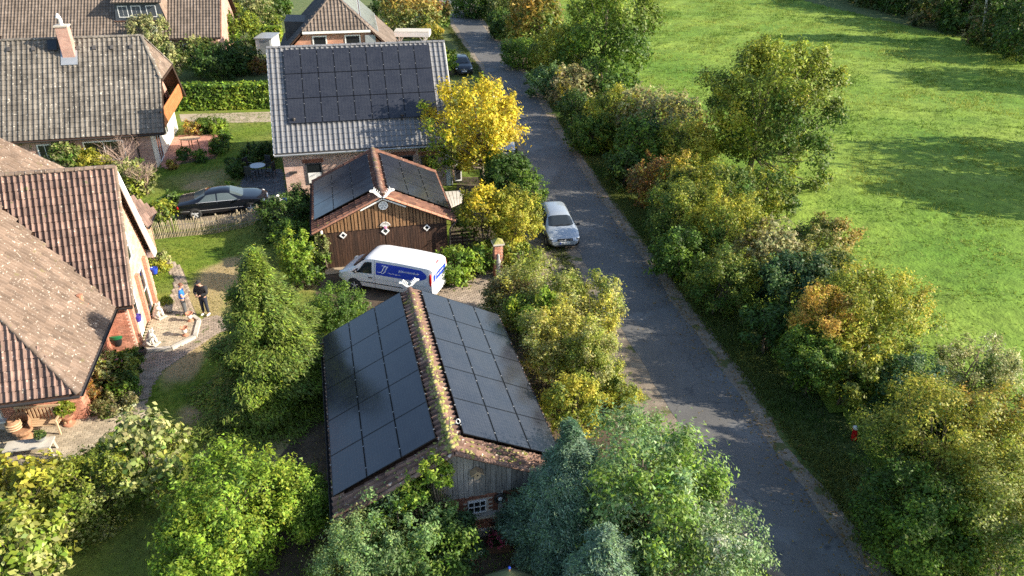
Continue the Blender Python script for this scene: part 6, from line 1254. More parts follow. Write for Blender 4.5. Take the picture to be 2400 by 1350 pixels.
t = lathe_thing('flower_pot', 'small terracotta pot of red flowers at the shrub edge of the shaded yard', 'pot', at(1110, 1310, 0), [('pot', potprof(.16, .26), M['terracotta'])]); plant_in(t, (0, 0, .32), .2, [(.5, .02, .04), (.06, .1, .03)], 9, .04, 160)
M['parasol'] = pmat('parasol_cloth', (.14, .15, .065), .9); q = at(1194, 1330, 2.55); t = thing('parasol', 'olive garden parasol at the bottom edge of the picture', 'parasol', (q[0], q[1], 0)); m = MB(); n = 8; R_ = .95; m.add([(0, 0, 2.45)] + [(R_ * math.cos(k * math.pi / 4), R_ * math.sin(k * math.pi / 4), 1.42) for k in range(n)], [(0, 1 + k, 1 + (k + 1) % n) for k in range(n)]); m.build('canopy', M['parasol'], t); m = MB(); m.tube([(0, 0, 0), (0, 0, 2.5)], .025, 8); m.build('pole', M['wood_brown'], t); m = MB(); m.blob((0, 0, 2.54), (.04, .04, .05), 8, 5); m.build('finial', M['pot_blue'], t)
for k in range(8): m = MB(); m.tube([(0, 0, 2.40), (R_ * .98 * math.cos(k * math.pi / 4), R_ * .98 * math.sin(k * math.pi / 4), 1.40)], .01, 4); m.build('rib', M['wood_brown'], t)
# things by the house corner and on the verge
t = lathe_thing('bucket', 'white bucket at the left corner of the panel house', 'bucket', at(657, 470, 0), [('pail', [(.15, 0), (.19, .34), (.17, .34), (.01, .05)], M['white'])]); m = MB(); m.tube([(.18 * math.cos(k * math.pi / 8), 0, .32 + .16 * math.sin(k * math.pi / 8)) for k in range(9)], .008, 4); m.build('handle', M['grey_metal'], t)
t = thing('crate', 'bright blue plastic crate beside the white bucket', 'crate', at(676, 478, 0), .4)
for s in (-1, 1): m = MB(); m.box((0, s * .2, .17), (.6, .03, .34)); m.build('side', M['pot_blue'], t); m = MB(); m.box((s * .285, 0, .17), (.03, .37, .34)); m.build('end', M['pot_blue'], t)
m = MB(); m.box((0, 0, .02), (.54, .37, .03)); m.build('base', M['pot_blue'], t)
t = thing('marker_sign', 'small white marker sign on a post in the dark verge', 'sign', at(2022, 1012, 0), math.radians(10)); m = MB(); m.tube([(0, 0, 0), (0, 0, .95)], .025, 6); m.build('post', M['zinc'], t); m = MB(); m.box((0, -.03, .85), (.20, .02, .26)); m.build('plate', M['white'], t)
t = thing('hydrant', 'red and white hydrant leaning beside the white marker sign', 'hydrant', at(2000, 1030, 0), 0); m = MB(); m.tube([(0, 0, 0), (-.03, 0, .5)], [.10, .085], 12); m.build('barrel', M['tail'], t); m = MB(); m.blob((-.035, 0, .54), (.11, .11, .09), 10, 6); m.build('cap', M['white'], t); m = MB(); m.tube([(-.02, -.16, .38), (-.02, .16, .38)], .05, 8); m.build('outlet', M['tail'], t)
t = thing('trellis', 'dark brown slatted trellis beside the garage downpipe', 'trellis', at(1085, 590, 0), math.radians(13))
for k in range(6): m = MB(); m.box((0, 0, .2 + k * .2), (1.3, .03, .09)); m.build('slat', M['wood_dark'], t)
for x in (-.62, 0, .62): m = MB(); m.box((x, .04, .65), (.07, .05, 1.3)); m.build('post', M['wood_dark'], t)
# ================================================================= vegetation
G_ = dict(dk=(.040, .082, .018), gr=(.075, .145, .020), lm=(.20, .31, .030), ol=(.125, .165, .028), yg=(.29, .335, .034), go=(.44, .40, .05), ye=(.68, .52, .03), ora=(.44, .27, .05), ru=(.33, .13, .035), bl=(.055, .118, .050), si=(.20, .31, .12), sp=(.165, .25, .165), br=(.19, .14, .06), pk=(.40, .27, .19), pl=(.38, .38, .16), re=(.36, .06, .04), wh=(.46, .50, .36))
PAL = dict(wood=['dk', 'br', 'ol', 'dk', 'gr'], dark=['dk', 'gr', 'dk', 'gr', 'ol'], green=['dk', 'gr', 'gr', 'lm', 'gr'], lime=['gr', 'lm', 'lm', 'yg', 'lm'], olive=['gr', 'ol', 'ol', 'pl', 'yg'], ygreen=['gr', 'gr', 'ol', 'yg', 'go'], gold=['gr', 'ol', 'yg', 'go', 'go'], yellow=['lm', 'yg', 'ye', 'go', 'ye'], orange=['ol', 'go', 'ora', 'ora', 'go'], rust=['ol', 'br', 'ru', 'go', 'br'], blue=['dk', 'bl', 'bl', 'gr', 'si'], silver=['gr', 'lm', 'si', 'si', 'wh'], straw=['gr', 'ol', 'yg', 'pl', 'go'], spruce=['bl', 'bl', 'sp', 'sp', 'si'], brown=['ol', 'br', 'pl', 'br', 'go'], pale=['gr', 'ol', 'pl', 'pl', 'wh'], yew=['gr', 'ol', 'ol', 'lm', 'yg'], mixed=['gr', 'lm', 'pl', 'yg', 'ol'], hedge=['gr', 'gr', 'lm', 'lm', 'yg'])
NLEAF = [0]
def leaves(P, out, size, col, seed, style='broad', aspect=.62, quad=False):
    """one small folded leaf face per point"""
    r = np.random.default_rng(seed); n = len(P)
    if style == 'broad':
        N = out * .7 + V3(0, 0, .40) + r.normal(size=(n, 3)) * .42; A_ = r.normal(size=(n, 3))
    else:
        A_ = out * 1.0 + V3(0, 0, -.25) + r.normal(size=(n, 3)) * .38; N = V3(0, 0, 1.0) + out * .3 + r.normal(size=(n, 3)) * .4
    N /= np.linalg.norm(N, axis=1)[:, None]; A_ -= N * (A_ * N).sum(1)[:, None]; A_ /= np.linalg.norm(A_, axis=1)[:, None] + 1e-9; B_ = np.cross(N, A_)
    s = (size * r.uniform(.65, 1.3, n))[:, None]; A_ = A_ * s * .5; B_ = B_ * s * .5 * aspect; dr = N * s * .12
    cc = np.c_[np.clip(col * r.uniform(.62, 1.4, (n, 1)) * r.uniform(.9, 1.1, (n, 3)), 0, .9), np.ones(n)]; NLEAF[0] += n
    if quad:
        vs = np.stack([P - A_ - dr, P + B_ - A_ * .1, P + A_ - dr, P - B_ - A_ * .1], 1).reshape(-1, 3)
        return np_mesh('foliage', vs, quads=np.arange(4 * n).reshape(-1, 4), attrs={'tint': ('POINT', 'FLOAT_COLOR', np.repeat(cc, 4, 0))})
    vs = np.stack([P - A_ * .8 + B_, P + A_ * 1.2, P - A_ * .8 - B_], 1).reshape(-1, 3)
    return np_mesh('foliage', vs, tris=np.arange(3 * n).reshape(-1, 3), attrs={'tint': ('POINT', 'FLOAT_COLOR', np.repeat(cc, 3, 0))})
def colour(P, pal, seed, f=1.1, tip=None, z0=0, z1=1, spread=.26, add=0):
    r = np.random.default_rng(seed + 5); C = np.array([G_[k] for k in PAL[pal]]); t = np.clip(.5 + .34 * nz(P, seed, f * 1.3) + .14 * nz(P, seed + 1, f * 3.5) + spread * r.normal(size=len(P)) * .8 + add, 0, .999) * (len(C) - 1); i = t.astype(int); g = (t - i)[:, None]; c = C[i] * (1 - g) + C[np.minimum(i + 1, len(C) - 1)] * g
    if tip:
        w = np.clip(((P[:, 2] - z0) / (z1 - z0) - .50) * 1.6 + .55 * nz(P, seed + 2, f * 1.4), 0, .85) * (r.uniform(size=len(P)) < .85); c = c * (1 - w[:, None]) + np.array(G_[tip])[None] * w[:, None]
    return c
def crown_points(c, a, b, seed, n, nl=15, rough=.5, squash=1.0, hole=.0, big=1.0):
    """leafy shoots: each starts inside the crown and runs outward and up; returns leaf seats, their directions, shoots and shoot numbers"""
    r = np.random.default_rng(seed); ns = int(np.clip(62 * a ** 1.25 * (1 - hole) / big ** 1.6, 30, 420)); st = V3(r.uniform(.86, 1.14), r.uniform(.86, 1.14), 1)
    d = r.normal(size=(ns, 3)); d /= np.linalg.norm(d, axis=1)[:, None]; d[:, 2] = d[:, 2] * .85 + .18; d /= np.linalg.norm(d, axis=1)[:, None]
    R_ = V3(a, a, b) * st; sc = 1 + rough * (.22 * nz(d, seed + 1, 2.6) + .12 * nz(d, seed + 2, 6)); f1 = r.uniform(.82, 1.10, ns) * sc; inner = r.uniform(size=ns) < .22; f1 = np.where(inner, f1 * r.uniform(.6, .85, ns), f1)
    tip = c + d * R_ * f1[:, None]; sd_ = d * .75 + V3(0, 0, .40) + r.normal(size=(ns, 3)) * .35; sd_ /= np.linalg.norm(sd_, axis=1)[:, None]; ln = .42 * a ** .7 * r.uniform(.7, 1.3, ns); wd = .128 * a ** .6 * r.uniform(.6, 1.4, ns) * big
    base = tip - sd_ * ln[:, None]; w = (ln * wd) * np.where(inner, .55, 1); k = r.choice(ns, n, p=w / w.sum()); t = r.uniform(0, 1, n) ** .8; q = r.normal(size=(n, 3)) * (wd[k] * (1.05 - .55 * t))[:, None]
    P = base[k] + sd_[k] * (ln[k] * t)[:, None] + q; out = (P - c) / R_; out /= np.linalg.norm(out, axis=1)[:, None] + 1e-9; qq = q / (np.linalg.norm(q, axis=1)[:, None] + 1e-9)
    L = [(base[i] + sd_[i] * ln[i] * .5, V3(wd[i], wd[i], wd[i]), base[i], tip[i]) for i in np.argsort(-f1)[:nl * 2]]; crown_points.shoot = k
    return P, out * .5 + qq * .75, L
def clump(P, out, k, sig, seed):
    r = np.random.default_rng(seed + 77); n = len(P); Q = np.repeat(P, k, 0) + r.normal(size=(n * k, 3)) * sig; return Q, np.repeat(out, k, 0)
def wood(name, base, top, L, r0, mat, parent, seed, stems=1, spread=.3):
    rnd = random.Random(seed); m = MB(); base = np.array(base, float); tr = stems == 1
    for s in range(stems):
        b0 = base + V3(rnd.uniform(-1, 1), rnd.uniform(-1, 1), 0) * spread * (0 if tr else 1); t0 = top + V3(rnd.uniform(-1, 1), rnd.uniform(-1, 1), 0) * spread * (.3 if tr else 1); H = np.linalg.norm(t0 - b0); P = [b0 + (t0 - b0) * f + V3(rnd.gauss(0, 1), rnd.gauss(0, 1), 0) * .02 * H * (0 < f < 1) for f in (0, .25, .5, .75, 1)]; P[0] = P[0] - ZUP * .1; m.tube(P, [r0 * 1.3, r0, r0 * .75, r0 * .45, r0 * .12], 7)
        for l in L[s::stems]:
            e = l[2] + (l[3] - l[2]) * .35; zt = b0[2] + (e[2] - b0[2]) * rnd.uniform(.35, .62); f = np.clip((zt - b0[2]) / max(t0[2] - b0[2], .1), .22, .9); j = b0 + (t0 - b0) * f; h = j * .5 + e * .5 + V3(0, 0, -.07 * np.linalg.norm(e - j)); q = max(1 - f, .3); m.tube([j, h, e], [r0 * .42 * q, r0 * .26 * q, r0 * .07], 5)
    return m.build(name, mat, parent, smooth=True, world=True, fix=False)
SEED = [100]
def plant(name, cat, label, px, py, zc, rpx, vb=1.0, pal='green', tip=None, tree=False, leafm=1.0, cover=2.2, group=None, style='broad', stems=3, nl=15, base=None, twig=None, hole=0.0, rough=.5, big=None, xy=None):
    SEED[0] += 13; sd = SEED[0]; c = at(px, py, zc) if xy is None else V3(xy[0], xy[1], zc); dist = np.linalg.norm(c - CAMPOS); a = rpx * dist / CAM_F; b = a * vb
    l = max(.05, .0036 * dist) * leafm * random.Random(sd).choice((.82, .95, 1.1, 1.3)); n = int(cover * .74 * 4 * math.pi * a * b / (.5 * l * l * .62))
    t = thing(name, label, cat, (c[0], c[1], 0) if base is None else tuple(at(*base)), 0, group); P, out, L = crown_points(c, a, b, sd, n, nl, rough, .85, hole, big or (1.45 if tree else 1.0)); sh_ = crown_points.shoot; ok = P[:, 2] > .04; P, out, sh_ = P[ok], out[ok], sh_[ok]
    if style == 'spray': pass
    hue = np.random.default_rng(sd + 6).normal(size=sh_.max() + 1)[sh_]; col = colour(P, pal, sd, 1.6 / max(a, .6), tip, c[2] - b, c[2] + b, .16, hue * .15); col = col * (1 + .13 * np.random.default_rng(sd + 8).normal(size=sh_.max() + 1)[sh_])[:, None].clip(.6, 1.5); me = leaves(P - origin(t), out, l, col, sd, style, .62 if style == 'broad' else .34, leafm > 1.4); me.materials.append(M['leaf' if style == 'broad' else 'needle']); link_obj('crown' if tree else 'foliage', me, t)
    b0 = origin(t); wood('trunk' if tree else 'stems', b0, V3(c[0], c[1], c[2] + b * .6), L, max(.045, a * (.048 if tree else .026)), M[twig or 'bark'], t, sd, 1 if tree else stems, a * .25)
    return t
def conifer(name, label, base, h, r, pal, seed, tiers=11, leafm=1.0, cover=1.2, spread=1.0, per=7, lean=(0, 0), shape=.85, style='spray', droop=.12, flat=.34, cat='tree'):
    """branches in tiers, each a flattened ragged spray"""
    base = np.array(base, float); t = thing(name, label, cat, tuple(base)); r_ = np.random.default_rng(seed); L = []
    for i in range(tiers):
        f = (i + .4) / tiers; z = h * (.06 + .92 * f); R_ = r * (1 - f) ** shape + .10 * r; q = max(3, int(per * (R_ / r) ** .6 + 1))
        for j in range(q):
            an = 2 * math.pi * (j + r_.uniform(-.35, .35)) / q + i * 1.3; rl = R_ * r_.uniform(.62, 1.15); d = V3(math.cos(an), math.sin(an), 0); c = base + V3(lean[0], lean[1], 0) * f * h + d * rl * .62 + ZUP * (z - droop * rl + r_.uniform(-.1, .1)); L.append((c, d, rl * .52, max(.22 * r, rl * flat)))
    L.append((base + V3(lean[0], lean[1], 0) * h + ZUP * (h - .1), V3(0, 0, 1), .16 * r, .3 * r)); dist = np.linalg.norm(base + ZUP * h * .6 - CAMPOS); l = max(.055, .0042 * dist) * leafm; PP = []; OO = []
    for c, d, ra, rb in L:
        A_ = 4 * math.pi * ra * rb; n = int(cover * A_ * 1.3 / (.5 * l * l * .36) / 5) + 20; v = r_.normal(size=(n, 3)); v /= np.linalg.norm(v, axis=1)[:, None]; s = np.clip(1 - np.abs(r_.normal(0, .25, n)), .1, 1); Y = V3(-d[1], d[0], 0) if abs(d[2]) < .5 else V3(1, 0, 0); X = d if abs(d[2]) < .5 else V3(0, 1, 0)
        wob = 1 + .28 * nz(v * 2 + c, seed + 3, 3); P = c + (X * (v[:, :1] * ra) + Y * (v[:, 1:2] * ra * .66) + ZUP * (v[:, 2:] * rb * .6 - .25 * rb)) * (s * wob)[:, None]; PP.append(P); OO.append(np.tile(d * .8 + ZUP * .15, (n, 1)) + v * .5)
    P, out = clump(np.concatenate(PP), np.concatenate(OO), 5, l * .8, seed); ok = P[:, 2] > .03; P, out = P[ok], out[ok]; col = colour(P, pal, seed, 1.2, None); me = leaves(P - origin(t), out, l, col, seed, style, .36); me.materials.append(M['needle']); link_obj('crown', me, t)
    m = MB(); m.tube([base - ZUP * .1, base + V3(lean[0], lean[1], 0) * h * .5 + ZUP * h * .5, base + V3(lean[0], lean[1], 0) * h + ZUP * h * .96], [r * .09, r * .06, .01], 7)
    for c, d, ra, rb in L[:-1]: z = c[2] + .1; f = z / h; m.tube([base + V3(lean[0], lean[1], 0) * f * h + ZUP * z, c + d * ra * .3], [r * .02, r * .006], 4)
    m.build('trunk', M['bark'], t, world=True, fix=False); return t
def hedge(label, A, B, w, h, pal, seed, leafm=1.0, dens=2.4):
    A, B = np.array(A), np.array(B); t = thing('clipped_hedge', label, 'hedge', tuple((A + B) / 2)); L = np.linalg.norm(B - A); u = (B - A) / L; v = V3(-u[1], u[0], 0); r = np.random.default_rng(seed); l = max(.06, .0044 * np.linalg.norm((A + B) / 2 - CAMPOS)) * leafm; ar = L * w + 2 * L * h + 2 * w * h; n = int(dens * ar / (.5 * l * l * .62)); f = r.choice(5, n, p=np.array([L * w, L * h, L * h, w * h, w * h]) / ar); s, q, z = r.uniform(0, L, n), r.uniform(-w / 2, w / 2, n), r.uniform(0, h, n); q = np.where(f == 1, -w / 2, np.where(f == 2, w / 2, q)); z = np.where(f == 0, h, z); s = np.where(f == 3, 0, np.where(f == 4, L, s)); P = A + u * s[:, None] + v * q[:, None] + ZUP * z[:, None]; out = np.where((f == 0)[:, None], ZUP, np.where((f == 1)[:, None], -v, np.where((f == 2)[:, None], v, np.where((f == 3)[:, None], -u, u)))); P = P - out * np.abs(r.normal(0, .07, n))[:, None] + out * (.05 * nz(P, seed, 1.6) + .03 * nz(P, seed + 1, 5))[:, None] + r.normal(size=(n, 3)) * .02
    me = leaves(P - origin(t), out, l, colour(P, pal, seed, .8, spread=.3), seed); me.materials.append(M['leaf']); link_obj('foliage', me, t); m = MB(); m.box((A + B) / 2 + ZUP * (h * .46), (L - .3, w - .3, h * .9), (u, v, ZUP)); o = m.build('core', pmat('hedge_core', (.02, .028, .012), .95), t, world=True); return t
B_, T_ = 'shrub', 'tree'
HG = 'shrubs of the hedgerow between road and meadow'
H_ = [  # hedgerow east of the road, from far to near
 ('dark green shrub at the far end of the hedgerow beside the road bend', 1112, 8, 1.6, 52, .9, 'green', None), ('dark hedgerow shrub just below the far road bend', 1165, 60, 1.4, 45, .9, 'dark', None),
 ('olive hedgerow shrub behind the orange-topped one', 1215, 8, 2.2, 62, 1.0, 'olive', None), ('tall hedgerow shrub with glowing orange crown', 1262, 62, 2.4, 66, 1.1, 'ygreen', 'ora'),
 ('bright yellow-green shrub beneath the orange-crowned one', 1312, 135, 2.0, 58, 1.0, 'gold', None), ('dark roadside shrub below the orange-crowned one', 1228, 128, 1.3, 46, .8, 'green', None),
 ('blue-green roadside shrub beside the bright yellow-green one', 1278, 190, 1.4, 46, .9, 'blue', None), ('brownish shrub between road and the tall green tree', 1352, 205, 1.7, 52, .9, 'brown', None),
 ('green shrub at the foot of the tall green tree', 1418, 200, 1.8, 54, .9, 'green', None), ('dark roadside shrub level with the yellow maple top', 1332, 252, 1.3, 50, .8, 'dark', None),
 ('small pale gold shrub where the wild hedge meets the meadow', 1468, 255, 1.9, 50, .9, 'pale', 'go'), ('wide straw-coloured shrub with pinkish haze of twigs', 1545, 285, 2.1, 86, .8, 'brown', 'pl'),
 ('golden shrub left of the straw-coloured one', 1440, 285, 2.0, 62, 1.0, 'gold', None), ('dark ivy-green shrub at the verge below the golden one', 1385, 315, 1.3, 48, .9, 'green', None),
 ('dark hollow shrub in the middle of the hedgerow below the straw-coloured one', 1500, 345, 1.9, 62, 1.0, 'green', None), ('fresh green shrub at the left foot of the oak', 1625, 350, 2.2, 66, .9, 'gold', None),
 ('dark verge shrub beside the road curve', 1452, 392, 1.2, 52, .9, 'dark', None), ('reddish-brown bare-looking shrub low in the hedgerow', 1535, 425, 1.6, 56, .9, 'rust', None),
 ('orange-leaved shrub below the oak trunk', 1608, 425, 2.2, 56, 1.0, 'ygreen', 'ora'), ('yellow shrub directly under the oak trunk', 1702, 452, 2.2, 72, .9, 'gold', None),
 ('green and yellow shrub below the orange-leaved one', 1612, 500, 2.0, 70, 1.0, 'ygreen', None), ('olive shrub at the meadow edge right of the oak trunk', 1800, 452, 2.0, 62, .8, 'ygreen', None),
 ('large dense yellow-green shrub opposite the silver hatchback', 1715, 535, 2.0, 84, .9, 'gold', None), ('dark green shrub overhanging the verge opposite the silver hatchback', 1600, 592, 1.5, 66, .9, 'green', None),
 ('grey-brown twiggy shrub above the dark blue-green one', 1800, 590, 2.0, 78, .9, 'brown', 'pl'), ('orange-brown shrub against the bright meadow', 1918, 572, 2.1, 62, 1.0, 'olive', 'ora'),
 ('deep green shrub filling the hedge above the road shadow', 1700, 655, 1.7, 76, .9, 'ygreen', None), ('dark blue-green shrub with whitish leaf backs', 1838, 665, 2.0, 84, 1.0, 'blue', None),
 ('pale olive shrub right of the blue-green one', 1945, 655, 2.0, 66, .9, 'olive', None), ('dark roadside undergrowth shrub below the blue-green one', 1780, 760, 1.3, 68, .8, 'dark', None),
 ('great rounded golden shrub bulging over the meadow', 2035, 745, 2.1, 112, .95, 'gold', None), ('shrub with salmon-orange maple leaves', 1935, 758, 2.4, 66, 1.1, 'orange', None),
 ('green shrub under the salmon-orange one', 1900, 835, 1.7, 72, .9, 'green', None), ('yellow-green shrub at the foot of the great golden one', 2002, 855, 1.8, 78, .9, 'ygreen', None),
 ('dark teal shrub before the great golden one', 2112, 895, 1.6, 88, .75, 'blue', None), ('thin pale shrub standing out in the meadow grass', 2285, 865, 1.5, 66, .9, 'pale', None),
 ('low dark shrub on the verge behind the marker sign', 2035, 912, 1.0, 48, .8, 'green', None), ('broad green shrub right of the red and white hydrant', 2165, 985, 1.9, 80, .95, 'ygreen', None), ('grey-green shrub beside the marker sign', 2085, 990, 1.1, 50, .8, 'blue', None),
 ('big near shrub with yellow and orange top right of the marker sign', 2222, 1085, 2.4, 138, .95, 'ygreen', 'go'), ('golden shrub at the right frame edge', 2385, 1015, 2.3, 88, 1.0, 'ygreen', 'ora'),
 ('small autumn shrub with orange-yellow shoots above the big near shrub', 2262, 985, 2.6, 66, .9, 'gold', 'ora'), ('dark green lower shrub in the bottom right above the road', 2165, 1235, 1.7, 125, .9, 'green', None), ('olive shrub in the bottom right corner', 2355, 1225, 2.2, 135, .95, 'mixed', 'yg'),
]
for lab, px, py, zc, r, vb, pal, tip in H_: plant('hedgerow_shrub', B_, lab, px + (16 if pal in ('dark', 'blue') else -4), py, zc, r * (.98 if pal in ('dark', 'blue') else 1.07), vb, pal, tip, group=HG, rough=.8, twig='twig' if pal in ('brown', 'pale') else None)
plant('ash_tree', T_, 'tall airy green tree rising from the hedgerow at the top', 1425, 78, 4.6, 112, 1.15, 'green', 'yg', tree=True, base=(1408, 205), hole=.25, nl=22, cover=2.0, rough=.9)
plant('oak_tree', T_, 'large lone oak with yellowing crown at the meadow edge', 1798, 262, 5.0, 124, 1.27, 'ygreen', 'yg', tree=True, base=(1750, 425), xy=tuple(at(1750, 425)[:2] + V3(.7, .4, 0)[:2]), hole=.12, nl=26, cover=2.9, rough=.85, big=1.25)
plant('maple_tree', T_, 'bright yellow maple overhanging the corner of the panel house', 1112, 292, 4.1, 108, 1.0, 'yellow', None, tree=True, base=(1134, 440), hole=.15, nl=28, cover=2.1, rough=1.0, leafm=.9, big=1.2)
# west side of the road
W_ = [
 ('dark evergreen shrub filling the corner behind the twin yellow bushes', B_, 1190, 410, 1.5, 66, .9, 'dark', None), ('green roadside shrub right of the maple trunk', B_, 1232, 448, 1.2, 48, .9, 'green', None),
 ('greenish yellow hornbeam bush, left of the twin yellow pair by the pillar', B_, 1138, 512, 1.7, 64, 1.15, 'gold', 'ye'), ('yellow hornbeam bush, right of the twin pair beside the silver car', B_, 1212, 512, 1.7, 56, 1.25, 'gold', 'go'),
 ('low green shrub under the twin yellow bushes beside the pillar', B_, 1222, 606, .7, 56, .7, 'ygreen', None), ('leafy light green shrub between van and gate pillar', B_, 1072, 622, .8, 56, .8, 'lime', None),
 ('dark shrub behind the leafy light green one near the pillar', B_, 1122, 606, .8, 36, .8, 'green', None),
 ('wide straw-yellow hedge bush at the drive entrance', B_, 1250, 696, 1.5, 88, .7, 'straw', None), ('russet-tinged bush left of the bamboo-like green one', B_, 1200, 700, 1.4, 62, .8, 'olive', 'br'),
 ('fresh green bamboo-like bush among the yellow roadside hedge', B_, 1256, 738, 1.8, 58, .9, 'lime', None), ('golden roadside bush above the bend of the hedge', B_, 1368, 735, 1.6, 84, .9, 'straw', None),
 ('brown-yellow bush along the right eave of the barn', B_, 1305, 815, 1.7, 84, 1.0, 'straw', 'go'), ('yellow bush nearest the road edge beside the barn', B_, 1385, 850, 1.6, 76, 1.0, 'straw', None),
 ('bright yellow bush behind the blue-green cypress', B_, 1345, 945, 1.6, 68, 1.0, 'gold', None), ('small sprawling yellow shoot bush reaching to the road', B_, 1452, 915, .8, 46, .8, 'gold', None),
 ('large silver-green rounded tree at the bottom beside the road', T_, 1520, 1150, 2.9, 158, .90, 'silver', None), ('silver-green bush at the bottom edge below the rounded silver tree', B_, 1650, 1310, 2.1, 112, .9, 'silver', None),
 ('yellow-green bush squeezed between cypress and silver tree', B_, 1440, 1235, 1.6, 70, 1.0, 'silver', 'yg'),
]
for lab, cat, px, py, zc, r, vb, pal, tip in W_: plant('silver_tree' if cat == T_ else 'roadside_shrub', cat, lab, px, py, zc * 1.12, r * (1.15 if cat == B_ and py > 650 else 1.05), vb * 1.08, pal, tip, tree=cat == T_, rough=.8, leafm=1.35 if pal == 'silver' else 1.0)
conifer('blue_cypress', 'feathery blue-green cypress in front of the barn gable', at(1318, 1330, 0), 5.4, 1.5, 'spruce', 5, tiers=14, leafm=.95, droop=-.42, flat=.34, shape=.85, per=8, cover=1.5)
conifer('blue_cypress', 'lower blue-green cypress cut by the bottom edge', at(1400, 1480, 0), 3.9, 1.3, 'spruce', 6, tiers=11, droop=-.42, flat=.36, shape=.75, cover=1.5)
